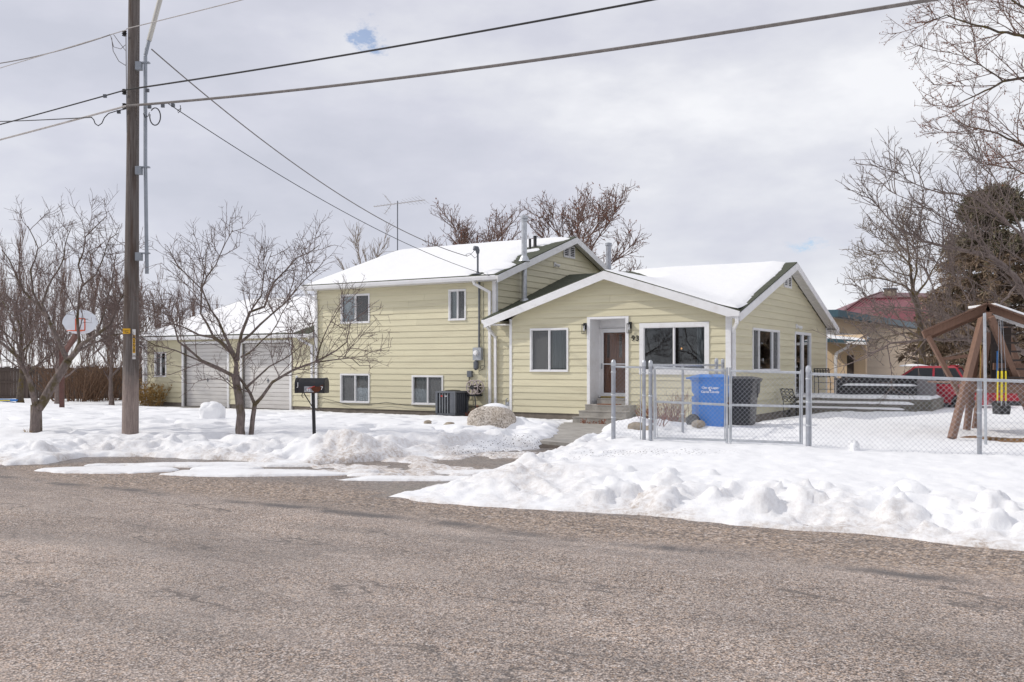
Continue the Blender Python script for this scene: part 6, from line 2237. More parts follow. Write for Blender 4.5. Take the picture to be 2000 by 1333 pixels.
# ------------------------------------------------------------------ wheeled bins
def bin_(x, y, rz, mat, label, h=1.12, w=0.70, d=0.80, text=False, s=1.0):
    z = snow_z(x, y)
    b = empty('wheeled_bin', (x, y, z - 0.03), rz, label=label, cat='bin', group='bins at the house corner')
    # shell: tapered, with a step below the rim
    def ringpts(hw, hd, z_, r_=0.05):
        pts = []
        for cx, cy, a0 in ((hw - r_, -hd + r_, -90), (hw - r_, hd - r_, 0), (-hw + r_, hd - r_, 90), (-hw + r_, -hd + r_, 180)):
            for k in range(5):
                a = R(a0 + 22.5 * k)
                pts.append((cx + r_ * math.cos(a), cy + r_ * math.sin(a), z_))
        return pts
    m = MB()
    secs = [(0.40 * w, 0.36 * d, 0.02), (0.41 * w, 0.37 * d, 0.08), (0.455 * w, 0.42 * d, 0.64 * h), (0.485 * w, 0.475 * d, 0.70 * h), (0.50 * w, 0.49 * d, 0.93 * h), (0.53 * w, 0.525 * d, 0.935 * h), (0.53 * w, 0.525 * d, 0.975 * h)]
    n = 20
    for a, c, z_ in secs:
        m.v += ringpts(a, c, z_)
    for i in range(len(secs) - 1):
        for j in range(n):
            m.f.append((i * n + j, i * n + (j + 1) % n, (i + 1) * n + (j + 1) % n, (i + 1) * n + j))
    m.f.append(tuple(reversed(range(n))))
    m.f.append(tuple((len(secs) - 1) * n + j for j in range(n)))
    m.build('body', mat, b, smooth=True)
    m = MB()
    top = [(0.545 * w, 0.55 * d, 0.976 * h), (0.545 * w, 0.55 * d, 0.995 * h), (0.48 * w, 0.48 * d, 1.015 * h), (0.30 * w, 0.30 * d, 1.045 * h)]
    for a, c, z_ in top:
        m.v += ringpts(a, c, z_, 0.05 if a > 0.2 else 0.03)
    for i in range(len(top) - 1):
        for j in range(n):
            m.f.append((i * n + j, i * n + (j + 1) % n, (i + 1) * n + (j + 1) % n, (i + 1) * n + j))
    m.f.append(tuple(reversed(range(n))))
    m.f.append(tuple((len(top) - 1) * n + j for j in range(n)))
    lid = m.build('lid', mat, b, smooth=True)
    MB().box(-0.40 * w, 0.40 * w, 0.551 * d, 0.64 * d, 0.95 * h, 0.985 * h).build('handle', mat, b)
    for sx_ in (-1, 1):
        wv = MB().lathe([(0.13, -0.035), (0.15, -0.02), (0.15, 0.02), (0.13, 0.035)], (sx_ * 0.46 * w, 0.44 * d, 0.15), axis='x', n=22).build('wheel', 'tyre', b, smooth=True)
        MB().lathe([(0.07, -0.04), (0.06, 0.04)], (sx_ * 0.46 * w, 0.44 * d, 0.15), axis='x', n=14).build('hub_cap', 'black_plastic', wv)
        MB().prism([(sx_ * 0.40 * w, 0.36 * d, 0.30), (sx_ * 0.40 * w, 0.47 * d, 0.30), (sx_ * 0.43 * w, 0.47 * d, 0.62 * h), (sx_ * 0.43 * w, 0.38 * d, 0.62 * h)], (0.03 * sx_, 0, 0)).build('axle_housing', mat, b)
    MB().box(0.10 * w, 0.115 * w, -0.505 * d, -0.47 * d, 0.60 * h, 0.88 * h).build('rib', mat, b)
    return b


# the blue bin shows its side; its wheels and handle point to the left
bb = bin_(4.40, 21.0, R(72), 'bin_blue', 'blue wheeled recycling bin with white city lettering behind the gate')
tilt = math.atan2(0.045 * 0.62 * 0, 1)
for k, tx in enumerate(('City of Logan', '&', 'Cache County')):
    zt = (0.785, 0.745, 0.705)[k] * 1.12
    o = text_part('lettering', tx, 0.066, 'print_white', bb, (-0.485 * 0.70 - 0.010, -0.02, zt), (R(90), 0, R(-90)), 0.001, bold=0.0016)
bin_(5.22, 21.75, R(60), 'bin_black', 'black wheeled rubbish bin beside the blue bin', h=1.08)

# ------------------------------------------------------------------ patio, garden furniture
patio = empty('patio_steps', (P0[0], P0[1], 0), HROT, label='raised concrete patio with two snowy steps beside the house', cat='patio')
MB().box(0.14, 4.25, 6.35, 9.05, -0.3, 0.46).build('platform', 'concrete_old', patio)
MB().box(0.14, 3.95, 5.98, 6.348, -0.3, 0.31).build('step', 'concrete_old', patio)
MB().box(0.14, 3.90, 5.62, 5.978, -0.3, 0.16).build('step', 'concrete_old', patio)


def snow_pillow(name, u0, u1, v0, v1, z, th, seed, label, parent=None):
    us = np.linspace(u0, u1, max(8, int((u1 - u0) / 0.07)))
    vs = np.linspace(v0, v1, max(6, int((v1 - v0) / 0.05)))
    U, V = np.meshgrid(us, vs, indexing='ij')
    d = np.minimum(np.minimum(U - u0, u1 - U), np.minimum(V - v0, v1 - V)) + 0.05 * fbm(U * 2.5, V * 2.5, seed, 3)
    Z = z - 0.01 + th * np.sqrt(np.clip(d / 0.16, 0, 1)) * (1 + 0.4 * fbm(U * 1.3, V * 1.3, seed + 3, 3))
    return in_house_frame(grid_object(name, us, vs, Z, 'snow', None, None, kind='stuff', label=label, cat='snow'))


snow_pillow('step_snow', 0.15, 4.2, 6.37, 9.0, 0.46, 0.11, 3, 'snow lying on the raised patio')
snow_pillow('step_snow', 0.15, 3.75, 6.0, 6.36, 0.31, 0.09, 5, 'snow lying on the upper patio step')
snow_pillow('step_snow', 0.15, 3.55, 5.64, 5.99, 0.16, 0.07, 7, 'snow lying on the lower patio step')

sofa = empty('outdoor_sofa', (*uv2w(1.10, 8.2), 0.46), HROT, label='black modular outdoor sofa with snow on its seats on the patio', cat='sofa')
MB().box(0.0, 2.72, 0.30, 0.42, 0.0, 0.72).build('backrest', 'sofa_black', sofa)
for k in range(3):
    MB().box(0.12 + k * 0.80, 0.90 + k * 0.80, -0.42, 0.298, 0.05, 0.38).build('seat', 'sofa_black', sofa)
    MB().box(0.03 + k * 0.89, 0.88 + k * 0.89, 0.22, 0.299, 0.385, 0.70).build('back_cushion', 'sofa_black', sofa)
MB().box(1.90, 2.52, -0.80, -0.422, 0.05, 0.36).build('footstool', 'sofa_black', sofa)
MB().box(0.0, 0.118, -0.45, 0.299, 0.0, 0.62).build('arm', 'sofa_black', sofa)
MB().box(2.53, 2.98, -0.50, 0.425, 0.0, 0.66).build('arm', 'sofa_end', sofa, label='lighter grey end block')
snow_pillow('sofa_snow', 1.25, 3.57, 7.80, 8.40, 0.84, 0.08, 9, 'strip of snow lying on the black sofa seats')


def armchair(x, y, z, rz, label, lattice):
    c = empty('garden_chair', (x, y, z), rz, label=label, cat='chair', group='black metal garden chairs')
    W, D, SH, BH = 0.27, 0.26, 0.42, 0.90
    for sx_ in (-1, 1):
        MB().tube([(sx_ * W, -D, 0), (sx_ * W, -D, SH), (sx_ * W, -D + 0.02, 0.60)], 0.013, 7).build('leg', 'black_metal', c)
        MB().tube([(sx_ * W, D, 0), (sx_ * W, D, SH), (sx_ * W * 0.98, D + 0.06, 0.65), (sx_ * W * 0.96, D + 0.16, BH)], 0.013, 7).build('leg', 'black_metal', c)
        MB().tube([(sx_ * W, D + 0.05, 0.66), (sx_ * (W + 0.02), 0.05, 0.64), (sx_ * (W + 0.02), -D - 0.02, 0.62), (sx_ * (W + 0.02), -D - 0.08, 0.57), (sx_ * (W + 0.02), -D - 0.05, 0.53), (sx_ * (W + 0.02), -D - 0.0, 0.55)], 0.013, 7).build('armrest', 'black_metal', c)
    for k in range(7):
        yy = -D + k * 2 * D / 6
        MB().box(-W, W, yy - 0.025, yy + 0.025, SH - 0.006, SH + 0.006).build('seat_slat', 'black_metal', c)
    if lattice:
        for k in range(6):
            f = k / 5
            MB().bar((-W * 0.96, D + 0.06 + 0.10 * f, 0.62 + 0.28 * f), (W * 0.96, D + 0.06 + 0.10 * f, 0.62 + 0.28 * f), 0.012, 0.030).build('back_strip', 'black_metal', c)
            xx = -W * 0.9 + W * 1.8 * f
            MB().bar((xx, D + 0.048, 0.60), (xx, D + 0.158, BH), 0.030, 0.010).build('back_strip', 'black_metal', c)
    else:
        for r_ in range(4):
            for q in range(3):
                cx, f = -0.16 + 0.16 * q, (r_ + 0.5) / 4
                cy, cz = D + 0.02 + 0.13 * f, SH + 0.08 + 0.42 * f
                pts = [(cx + 0.075 * math.cos(a), cy + 0.012 * math.sin(a), cz + 0.05 * math.sin(a)) for a in np.linspace(0, 2 * math.pi, 11)]
                MB().tube(pts, 0.011, 5, cap=False).build('back_scroll', 'black_metal', c)
        MB().bar((-W, D + 0.16, BH), (W, D + 0.16, BH), 0.02, 0.03).build('back_rail', 'black_metal', c)
    MB().tube([(-W, -D, 0.2), (W, -D, 0.2)], 0.009, 6).build('stretcher', 'black_metal', c)
    return c


cx, cy = uv2w(0.55, 4.75)
armchair(cx, cy, snow_z(cx, cy) + 0.02, HROT + R(150), 'black scrolled metal armchair by the patio door', False)
cx, cy = uv2w(0.58, 8.35)
armchair(cx, cy, 0.50, HROT + R(28), 'black lattice-backed metal armchair next to the outdoor sofa', True)

# ------------------------------------------------------------------ cars
def car(x, y, rz, label, z=-0.06):
    c = empty('parked_car', (x, y, z), rz, label=label, cat='car', group='red cars in the neighbouring drive')
    # nose towards -x. side outline of the lower body
    W = 0.90
    lower = [(-2.15, 0.30), (-2.20, 0.55), (-2.12, 0.80), (-1.95, 0.92), (-1.15, 1.03), (-0.95, 1.05), (1.95, 1.06), (2.12, 0.98), (2.20, 0.60), (2.15, 0.32)]
    def arch(cx, r_):
        return [(cx + r_ * math.cos(a), 0.36 + r_ * math.sin(a)) for a in np.linspace(0, math.pi, 9)]
    prof = lower[:] + [(1.36 + 0.40, 0.30)] + arch(1.36, 0.40)[0:] + [(1.36 - 0.40, 0.30)] + [(-1.36 + 0.40, 0.30)] + arch(-1.36, 0.40) + [(-1.36 - 0.40, 0.30)]
    m = MB().prism([(a, -W, b) for a, b in prof], (0, 2 * W, 0))
    m.build('body', 'car_red', c)
    MB().box(-0.9, 0.9, -W - 0.01, W + 0.01, 0.22, 0.36).build('sill', 'black_plastic', c)
    cab_b = [(-1.12, 1.045), (1.50, 1.06)]
    cab_t = [(-0.30, 1.66), (1.12, 1.66)]
    wi = 0.70
    P = [(cab_b[0][0], -W + 0.03, cab_b[0][1]), (cab_b[1][0], -W + 0.03, cab_b[1][1]), (cab_b[1][0], W - 0.03, cab_b[1][1]), (cab_b[0][0], W - 0.03, cab_b[0][1]),
         (cab_t[0][0], -wi, cab_t[0][1]), (cab_t[1][0], -wi, cab_t[1][1]), (cab_t[1][0], wi, cab_t[1][1]), (cab_t[0][0], wi, cab_t[0][1])]
    MB().hexa(P).build('glasshouse', 'black_plastic', c)
    m = MB().hexa([(-0.42, -wi - 0.01, 1.655), (1.18, -wi - 0.01, 1.655), (1.18, wi + 0.01, 1.655), (-0.42, wi + 0.01, 1.655), (-0.15, -wi + 0.10, 1.735), (1.02, -wi + 0.10, 1.725), (1.02, wi - 0.10, 1.725), (-0.15, wi - 0.10, 1.735)])
    rf = m.build('roof', 'car_red', c)
    m = MB().box(0.86, 1.12, -0.35, 0.35, 1.727, 1.765)
    m.build('spoiler', 'car_red', rf)
    for sy in (-1, 1):
        def Pn(xb, f):
            """point on the leaning side of the cabin"""
            zz = 1.05 + (1.66 - 1.05) * f
            yy = (W - 0.03) + (wi - (W - 0.03)) * f
            return (xb, sy * (yy + 0.006), zz)
        for xa, xb, xc, xd in ((-0.98, -0.22, 0.32, 0.32), (0.42, 0.42, 1.36, 1.06)):
            m = MB().add([Pn(xa, 0.10), Pn(xc, 0.10), Pn(xd, 0.92), Pn(xb if xa < 0 else xa, 0.92)], [(0, 1, 2, 3)])
            m.build('side_window', 'car_glass', c)
        for xa, xb in ((-1.10, -0.30), (0.37, 0.37), (1.48, 1.12)):
            MB().bar(Pn(xa, 0.0), Pn(xb, 1.0), 0.07, 0.02, up=(0, sy, 0.3)).build('pillar', 'car_red', c)
        for wx_ in (-1.36, 1.36):
            tr_ = MB().lathe([(0.22, -0.10), (0.34, -0.10), (0.36, -0.06), (0.36, 0.06), (0.34, 0.10), (0.22, 0.10)], (wx_, sy * 0.80, 0.36), axis='y', n=24).build('wheel', 'tyre', c, smooth=True)
            MB().lathe([(0.04, -0.115), (0.22, -0.105), (0.225, 0.105), (0.04, 0.115)], (wx_, sy * 0.80, 0.36), axis='y', n=10).build('rim', 'alloy', tr_)
        MB().box(-0.98, -0.80, sy * 0.90, sy * 1.05, 1.04, 1.17).build('mirror', 'car_red', c)
        MB().box(0.10, 0.26, sy * 0.901, sy * 0.92, 0.90, 0.93).build('door_handle', 'car_red', c)
        MB().box(-2.17, -1.95, sy * 0.55, sy * 0.88, 0.74, 0.86).build('headlight', 'alloy', c)
        MB().box(2.08, 2.19, sy * 0.60, sy * 0.88, 0.80, 1.0).build('tail_light', 'print_red', c)
    return c


cx, cy = uv2w(3.55, 10.15)
c1 = car(cx, cy, HROT, 'red car parked beyond the patio with snow on its roof')
o = rock('snow_on_car', cx - 0.30, cy + 0.25, 1.485, 0.40, 0.5, 0.07, 77, 'snow', 0.1, 0.12, 5, 0.9, kind='stuff', label='patch of snow on the red car roof', cat='snow')
c1.scale = (0.92, 0.92, 0.90)
cx, cy = lv(1985, 760, 34.0)[:2]
c2 = car(cx, cy, R(-24), 'second red car glimpsed behind the swing set')
c2.scale = (0.92, 0.92, 0.88)

# ------------------------------------------------------------------ wooden swing set with a gabled fort
swx, swy = lv(1930, 800, 18.6)[:2]
sw = empty('swing_set', (swx, swy, snow_z(swx, swy) - 0.05), label='brown timber swing set with a gabled fort roof behind the fence', cat='swing set')
bz0 = snow_z(swx, swy) - 0.05


def sp(px, py, Y):
    q = lv(px, py, Y)
    return (q[0] - swx, q[1] - swy, q[2] - bz0)


def beam(a, b, w=0.09, h=0.09, name='timber', mat='fort_wood', up=(0, 0, 1)):
    return MB().bar(a, b, w, h, up).build(name, mat, sw)


beam(sp(1919, 622, 17.9), sp(1859, 856, 17.2), 0.10, 0.14, 'leg', up=(0, 1, 0.2))
beam(sp(1934, 618, 17.9), sp(2012, 812, 18.6), 0.10, 0.14, 'leg', up=(0, 1, 0.2))
beam(sp(1912, 640, 19.6), sp(1888, 840, 19.6), 0.10, 0.12, 'leg', up=(0, 1, 0.2))
beam(sp(1930, 650, 20.2), sp(1904, 838, 20.2), 0.10, 0.10, 'leg', up=(0, 1, 0.2))
beam(sp(1962, 640, 20.0), sp(2020, 800, 20.4), 0.10, 0.10, 'leg', up=(0, 1, 0.2))
# gable roof of the fort, ridge running back
for dY in (0.0, 1.0):
    bk_ = lambda p: (p[0] + 0.52 * dY, p[1] + dY, p[2])
    beam(bk_(sp(1803, 655, 18.2)), bk_(sp(1930, 600, 18.2)), 0.06, 0.14, 'rafter')
    beam(bk_(sp(1926, 600, 18.2)), bk_(sp(2060, 648, 18.2)), 0.06, 0.14, 'rafter')
for (xa, ya, xb, yb) in ((1802, 648, 1931, 592), (1925, 592, 2062, 642)):
    for k in range(5):
        f0, f1_ = k / 5 + 0.004, (k + 1) / 5 - 0.004
        a0, a1 = sp(xa + (xb - xa) * f0, ya + (yb - ya) * f0, 18.0), sp(xa + (xb - xa) * f1_, ya + (yb - ya) * f1_, 18.0)
        c0, c1 = (a0[0] + 0.62, a0[1] + 1.2, a0[2]), (a1[0] + 0.62, a1[1] + 1.2, a1[2])
        MB().hexa([a0, a1, c1, c0] + [(p[0], p[1], p[2] + 0.025) for p in (a0, a1, c1, c0)]).build('roof_board', 'fort_wood', sw)
a0, a1 = sp(1945, 599, 18.1), sp(2060, 640, 18.1)
snowp = MB().hexa([(a0[0], a0[1], a0[2] + 0.028), (a1[0], a1[1], a1[2] + 0.028), (a1[0], a1[1] + 1.1, a1[2] + 0.028), (a0[0], a0[1] + 1.1, a0[2] + 0.028), (a0[0], a0[1] + 0.03, a0[2] + 0.07), (a1[0], a1[1] + 0.03, a1[2] + 0.08), (a1[0], a1[1] + 1.1, a1[2] + 0.08), (a0[0], a0[1] + 1.1, a0[2] + 0.07)])
o = snowp.build('roof_snow', 'snow', None, kind='stuff', label='thin snow on the swing set roof', cat='snow')
o.location = (swx, swy, bz0)
for dY in (0.0, 0.9):
    beam(sp(1812, 656, 18.2 + dY), sp(1884, 790, 18.2 + dY), 0.07, 0.12, 'brace', up=(0, 1, 0.2))
beam(sp(1838, 702, 18.2), sp(1900, 694, 18.2), 0.05, 0.06, 'rail')
beam(sp(1875, 758, 18.1), sp(2060, 762, 18.1), 0.06, 0.17, 'deck_beam')
beam(sp(1875, 758, 19.7), sp(2060, 762, 19.7), 0.06, 0.17, 'deck_beam')
beam(sp(1905, 746, 18.2), sp(2060, 748, 18.2), 0.05, 0.08, 'rail')
beam(sp(1940, 716, 19.2), sp(2050, 718, 19.2), 0.05, 0.14, 'rail')
for k in range(10):
    xx = 1878 + k * 18
    beam(sp(xx, 744, 18.15), sp(xx + 16, 744.3, 18.15), 0.0, 0.0) if False else MB().box(sp(xx, 0, 18.15)[0], sp(xx + 17, 0, 18.15)[0], sp(xx, 0, 18.15)[1], sp(xx, 0, 18.15)[1] + 1.5, sp(0, 752, 18.15)[2] + 0.02, sp(0, 752, 18.15)[2] + 0.05).build('deck_board', 'fort_wood', sw)
for k in range(7):
    a = sp(1938 + k * 3.2, 636 + k * 17, 18.9 - k * 0.12)
    b = (a[0] + 0.42, a[1], a[2])
    MB().bar(a, b, 0.16, 0.035).build('ladder_tread', 'dark_brown', sw)
beam(sp(1931, 618, 17.9), sp(1937, 600, 21.5), 0.10, 0.14, 'ridge_beam')
MB().box(sp(1936, 0, 19.4)[0], sp(1975, 0, 19.4)[0], sp(0, 0, 19.4)[1], sp(0, 0, 19.4)[1] + 0.03, sp(0, 752, 19.4)[2], sp(0, 640, 19.4)[2]).build('back_panel', 'dark_brown', sw)
# two plain rope lines at the left bay
for px in (1916, 1922):
    MB().tube([sp(px, 640, 17.85), sp(px - 1, 748, 17.85)], 0.012, 6).build('rope', 'straw', sw)
MB().tube([sp(1948, 686, 18.4), sp(1947, 746, 18.4)], 0.014, 6).build('rope', 'blue_plastic', sw)
swing = empty('bucket_swing', (swx + sp(1962, 0, 17.6)[0], swy + sp(0, 0, 17.6)[1], bz0), label='black bucket swing hanging on yellow sleeved chains', cat='swing')
for dx, dy in ((-0.06, 0), (-0.02, 0.22), (0.025, 0), (0.065, 0.22)):
    zb_, zt_ = sp(0, 792, 17.6)[2], sp(0, 725, 17.6)[2]
    MB().tube([(dx, dy, zb_ + 0.08), (dx * 0.9, dy * 0.9, zt_)], 0.015, 7).build('chain_sleeve', 'yellow_plastic', swing)
    MB().tube([(dx, dy, zb_ - 0.02), (dx, dy, zb_ + 0.079)], 0.008, 6).build('chain', 'galvanised', swing)
    MB().tube([(dx * 0.9, dy * 0.9, zt_ + 0.001), (dx * 0.5, 0.1 + dy * 0.4, sp(0, 622, 17.6)[2])], 0.0035, 5).build('chain', 'galvanised_old', swing)
zs = sp(0, 792, 17.6)[2]
MB().hexa([(-0.10, -0.02, zs - 0.17), (0.09, -0.02, zs - 0.17), (0.10, 0.24, zs - 0.17), (-0.10, 0.24, zs - 0.17), (-0.12, -0.05, zs - 0.019), (0.10, -0.05, zs - 0.019), (0.13, 0.27, zs + 0.05), (-0.10, 0.27, zs + 0.05)]).build('seat', 'black_plastic', swing)
# steel pole and a bare strip of straw and earth at the fence
qx, qy = 7.94, 15.91
sp_ = empty('steel_pole', (qx, qy, snow_z(qx, qy) - 0.05), label='thin bare steel pole standing by the swing set', cat='pole')
MB().tube([(0, 0, 0), (-0.02, 0.0, 2.25)], 0.024, 10).build('shaft', 'galvanised', sp_, smooth=True)
rs = random.Random(5)
m = MB()
us_ = np.linspace(0, 1, 26)
A, B = np.array([8.55, 18.0]), np.array([9.6, 16.6])
V, F = [], []
nA, nB = 60, 14
for i in range(nA):
    for j in range(nB):
        f, g = i / (nA - 1), j / (nB - 1)
        p = A + (B - A) * f * 1.7 + np.array([0.55, 0.42]) * (g - 0.5) * (0.35 + 0.65 * min(1, f * 5))
        zz = snow_z(p[0], p[1]) + 0.035 * math.sin(math.pi * g) * min(1, f * 8 + 0.1) + rs.uniform(-0.012, 0.018) + (-0.03 if j in (0, nB - 1) else 0.0)
        V.append((p[0], p[1], zz))
for i in range(nA - 1):
    for j in range(nB - 1):
        F += [i * nB + j, (i + 1) * nB + j, (i + 1) * nB + j + 1, i * nB + j + 1]
mesh_np('straw_strip', np.array(V), np.array(F), np.full(len(F) // 4, 4), 'hay', smooth=True, kind='stuff', label='bare strip of brown straw and earth in the snow', cat='straw')

# ------------------------------------------------------------------ neighbouring house
nb_a, nb_b = np.array([12.6, 38.0]), np.array([29.0, 62.0])
nd = (nb_b - nb_a) / np.linalg.norm(nb_b - nb_a)
nrot = math.atan2(nd[1], nd[0])
nh = empty('neighbour_house', (nb_a[0], nb_a[1], 0), nrot, label='tan lap-sided neighbouring house with red metal roof and teal eaves', cat='house')
NL = float(np.linalg.norm(nb_b - nb_a))
NW = Wall((0, 0), (1, 0), (0, -1), 0.0, NL, -0.1, lambda s: 3.45)
NW.holes += [(20.6, 21.6, 0.9, 2.2), (22.2, 23.2, 0.9, 2.2)]
NW.sheath(nh, -0.4, 'tan_siding')
NW.siding(nh, 'tan_siding', ex=0.30)
for (a, b) in ((20.6, 21.6), (22.2, 23.2)):
    m = MB()
    NW.box(m, a - 0.08, a, -0.03, 0.05, 0.82, 2.28)
    NW.box(m, b, b + 0.08, -0.03, 0.05, 0.82, 2.28)
    NW.box(m, a, b, -0.03, 0.05, 2.2, 2.28)
    NW.box(m, a, b, -0.03, 0.05, 0.82, 0.9)
    w_ = m.build('window', 'curtain', nh)
    m = MB()
    NW.box(m, a, b, -0.03, -0.02, 0.9, 2.2)
    m.build('pane', 'glass_screened', w_)
    m = MB()
    NW.box(m, a - 0.1, b + 0.1, -0.6, -0.58, 0.7, 2.3)
    m.build('room', 'room_dark', w_)
# end wall towards the street and the low roof of the annex
MB().box(-0.0, 0.12, 0.13, 6.0, -0.4, 3.45).build('wall', 'tan_siding', nh)
MB().box(NL - 0.12, NL, 0.13, 6.0, -0.4, 3.45).build('wall', 'tan_siding', nh)
m = MB().hexa([(-0.5, 6.2, 3.75), (NL + 0.4, 6.2, 3.75), (NL + 0.4, -0.55, 3.47), (-0.5, -0.55, 3.47), (-0.5, 6.2, 3.94), (NL + 0.4, 6.2, 3.94), (NL + 0.4, -0.55, 3.66), (-0.5, -0.55, 3.66)])
rf = m.build('annex_roof', 'grey_metal', nh)
MB().box(-0.5, NL + 0.4, -0.60, -0.551, 3.42, 3.70).build('fascia', 'teal_trim', rf)
MB().box(-0.55, -0.501, -0.60, 6.2, 3.42, 3.70).build('fascia', 'teal_trim', rf)
o = MB().hexa([(-0.4, 0.6, 3.71), (19.5, 0.6, 3.71), (19.5, -0.45, 3.665), (-0.4, -0.45, 3.665), (-0.4, 0.6, 3.77), (19.5, 0.6, 3.77), (19.5, -0.42, 3.70), (-0.4, -0.42, 3.70)]).build('annex_snow', 'snow', None, kind='stuff', label='thin snow on the neighbouring annex roof edge', cat='snow')
o.location = (nb_a[0], nb_a[1], 0)
o.rotation_euler = (0, 0, nrot)


def at3(px, py, Y):
    q = lv(px, py, Y)
    return Vector(q)


# red standing-seam roof rising behind the annex: slope facing the street, hipped at its left end
n_inv = Matrix.Rotation(-nrot, 4, 'Z') @ Matrix.Translation((-nb_a[0], -nb_a[1], 0))
e0, e1 = at3(1612, 634, 61.0), at3(1868, 650, 56.4)
r0, r1 = at3(1684, 584, 64.5), at3(1850, 581, 60.5)
k0 = at3(1722, 571, 69.0)
k1 = at3(1815, 573, 66.0)
bk = at3(1560, 634, 80.0)
L = lambda p: tuple(n_inv @ Vector(p))
rr_ = MB()
rr_.add([L(e0), L(e1), L(r1), L(r0)], [(0, 1, 2, 3)])
rr_.add([L(r0), L(bk), L(e0)], [(0, 1, 2)])
red = rr_.build('red_roof', 'red_roof', nh)
MB().add([L(r0), L(r1), L(k1), L(k0)], [(0, 1, 2, 3)]).build('upper_roof', 'red_roof_dark', nh)
MB().add([L(r0), L(k0), L(bk)], [(0, 1, 2)]).build('upper_roof', 'red_roof_dark', nh)
MB().add([L(k0), L(k1), L(k1 + Vector((3, 8, -2))), L(bk)], [(0, 1, 2, 3)]).build('upper_roof', 'red_roof_dark', nh)
for k in range(26):
    f = k / 25
    a, b = e0.lerp(e1, f), r0.lerp(r1, f)
    a.z += 0.02
    b.z += 0.02
    MB().bar(L(a), L(b), 0.05, 0.06).build('seam', 'red_roof', red)
for pa, pb in ((e0, r0), (r0, r1), (r0, k0)):
    MB().bar(L(pa + Vector((0, 0, 0.03))), L(pb + Vector((0, 0, 0.03))), 0.16, 0.06).build('ridge_cap', 'red_roof_dark', nh)
# body of the main block under the red roof
ch = at3(1739, 576, 66.0)
c_ = L(ch)
chm = MB().box(c_[0] - 0.35, c_[0] + 0.35, c_[1] - 0.35, c_[1] + 0.35, c_[2] - 1.0, c_[2] + 0.35).build('chimney', 'stone_small', nh)
MB().box(c_[0] - 0.42, c_[0] + 0.42, c_[1] - 0.42, c_[1] + 0.42, c_[2] + 0.351, c_[2] + 0.45).build('chimney_cap', 'grey_metal', chm)
# porch: low gabled roof, white gutter and downspout, dark doorway below
p = at3(1648, 664, 37.0)
q = L(p)
pr = MB().hexa([L(at3(1590, 668, 36.5)), L(at3(1690, 671, 35.5)), L(at3(1700, 664, 39.5)), L(at3(1600, 660, 40.5)), L(at3(1590, 660, 36.5)), L(at3(1690, 666, 35.5)), L(at3(1700, 660, 39.5)), L(at3(1600, 650, 40.5))]).build('porch_roof', 'teal_trim', nh)
MB().bar(L(at3(1630, 668, 36.3)), L(at3(1692, 671, 35.3)), 0.10, 0.10).build('gutter', 'white_trim', pr)
o = MB().hexa([tuple(at3(1590, 659.5, 36.5)), tuple(at3(1688, 665.5, 35.6)), tuple(at3(1698, 659.5, 39.4)), tuple(at3(1600, 649.5, 40.4)), tuple(at3(1590, 654, 36.6)), tuple(at3(1680, 662, 35.8)), tuple(at3(1692, 656, 39.2)), tuple(at3(1600, 645, 40.2))]).build('porch_snow', 'snow', None, kind='stuff', label='snow lying on the small porch roof next door', cat='snow')
m = MB()
pp_ = [at3(1658, 672, 36.0), at3(1656, 678, 36.1), at3(1634, 690, 36.4), at3(1632, 700, 36.4), at3(1632, 772, 36.4)]
for a, b in zip(pp_[:-1], pp_[1:]):
    m.bar(L(a), L(b), 0.10, 0.10, up=(0, 1, 0.01))
m.build('downspout', 'white_trim', nh)
for x0, x1, mt in ((1641, 1667, 'dark_brown'), (1670, 1675, 'navy')):
    a, b = at3(x0, 700, 37.2), at3(x1, 700, 36.7)
    la, lb = L(a), L(b)
    m = MB().bar((la[0], la[1], 0.75), (lb[0], lb[1], 0.75), 0.06, 2.3)
    m.build('door', mt, nh)
a, b = L(at3(1600, 700, 37.8)), L(at3(1692, 700, 36.4))
MB().bar((a[0], a[1], 1.2), (b[0], b[1], 1.2), 0.10, 3.0).build('porch_wall', 'tan_siding', nh)
orn = empty('wall_ornament', tuple(at3(1709, 712, 45.0)), nrot, label='small blue lantern ornament on the tan wall', cat='ornament')
MB().lathe([(0.04, -0.14), (0.10, -0.10), (0.12, 0.0), (0.08, 0.12), (0.03, 0.22)], (0, 0, 0.1), n=8).build('body', 'blue_plastic', orn)

# ------------------------------------------------------------------ left yard: board fence, basketball hoop, toys
bf = empty('board_fence', (lv(-40, 700, 46)[0], 46, -0.2), label='dark weathered board fence across the far left yard', cat='fence')
W_ = lv(300, 700, 46)[0] - lv(-40, 700, 46)[0]
n = 56
rs = random.Random(3)
for k in range(n):
    x0 = W_ * k / n
    MB().box(x0 + 0.006, x0 + W_ / n - 0.006, -0.012 + rs.uniform(-0.008, 0.008), 0.012, 0.06 + rs.uniform(0, 0.03), 1.60 + rs.uniform(-0.05, 0.05)).build('board', 'fence_wood', bf)
for z in (0.12, 0.85, 1.42):
    MB().box(0, W_, -0.065, -0.022, z, z + 0.09).build('fence_rail', 'fence_wood', bf)
for k in range(5):
    x0 = W_ * (k + 0.4) / 5
    MB().box(x0 - 0.06, x0 + 0.06, -0.13, -0.066, 0.0, 1.66).build('fence_post', 'fence_wood', bf)

hx, hy = -14.49, 30.56
hz0 = snow_z(hx, hy)
hoop = empty('basketball_hoop', (hx, hy, hz0 - 0.05), label='basketball hoop on a rusty brown post in the left yard', cat='basketball hoop')


def hv(px, py, dy=0.0):
    q = lv(px, py, hy + dy)
    return (q[0] - hx, q[1] - hy, q[2] - hz0 + 0.05)


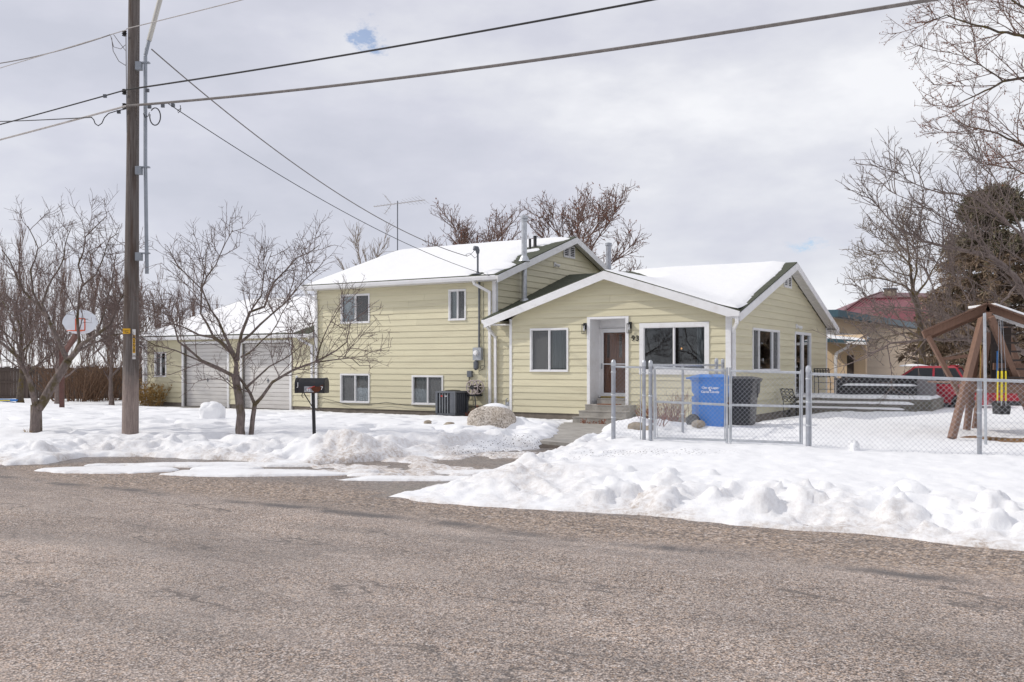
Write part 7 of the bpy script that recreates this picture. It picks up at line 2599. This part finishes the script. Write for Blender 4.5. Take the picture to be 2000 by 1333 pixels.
MB().box(-0.06, 0.06, -0.06, 0.06, 0, hv(0, 685)[2]).build('post', 'rust_post', hoop)
MB().bar(hv(122, 696), hv(149, 652, -0.5), 0.11, 0.14).build('arm', 'rust_post', hoop)
c = hv(156, 632, -0.62)
pts = [(c[0] + 0.56 * math.cos(a) * (1 if math.sin(a) > -0.2 else 0.93), 0, c[2] + (0.44 if math.sin(a) > 0 else 0.34) * math.sin(a)) for a in np.linspace(0, 2 * math.pi, 29)[:-1]]
MB().prism([(p[0], c[1], p[2]) for p in pts], (0, 0.04, 0)).build('backboard', 'board_white', hoop)
sq = [(c[0] - 0.13, c[2] - 0.22), (c[0] + 0.16, c[2] - 0.22), (c[0] + 0.16, c[2] + 0.15), (c[0] - 0.13, c[2] + 0.15)]
for k in range(4):
    a, b = sq[k], sq[(k + 1) % 4]
    MB().bar((a[0], c[1] - 0.006, a[1]), (b[0], c[1] - 0.006, b[1]), 0.008, 0.035, up=(0.7, 0, 0.7)).build('target_line', 'orange_paint', hoop)
MB().tube([(c[0] + 0.0 + 0.23 * math.cos(a), c[1] - 0.32 + 0.23 * math.sin(a), c[2] - 0.24) for a in np.linspace(0, 2 * math.pi, 22)], 0.012, 6, cap=False).build('rim', 'orange_paint', hoop)
MB().bar((c[0], c[1] - 0.001, c[2] - 0.24), (c[0], c[1] - 0.11, c[2] - 0.24), 0.10, 0.03).build('rim_bracket', 'orange_paint', hoop)

sx, sy = lv(8, 785, 39)[:2]
sl = empty('plastic_sled', (sx, sy, snow_z(sx, sy) + 0.03), R(5), label='flat blue and yellow sled lying in the snow at the left edge', cat='sled')
MB().hexa([(-0.7, -0.25, 0), (0.6, -0.25, 0), (0.6, 0.25, 0), (-0.7, 0.25, 0), (-0.75, -0.28, 0.09), (0.65, -0.28, 0.07), (0.65, 0.28, 0.07), (-0.75, 0.28, 0.09)]).build('body', 'blue_plastic', sl)
MB().box(-0.3, 0.35, -0.285, -0.281, 0.02, 0.06).build('stripe', 'yellow_plastic', sl)
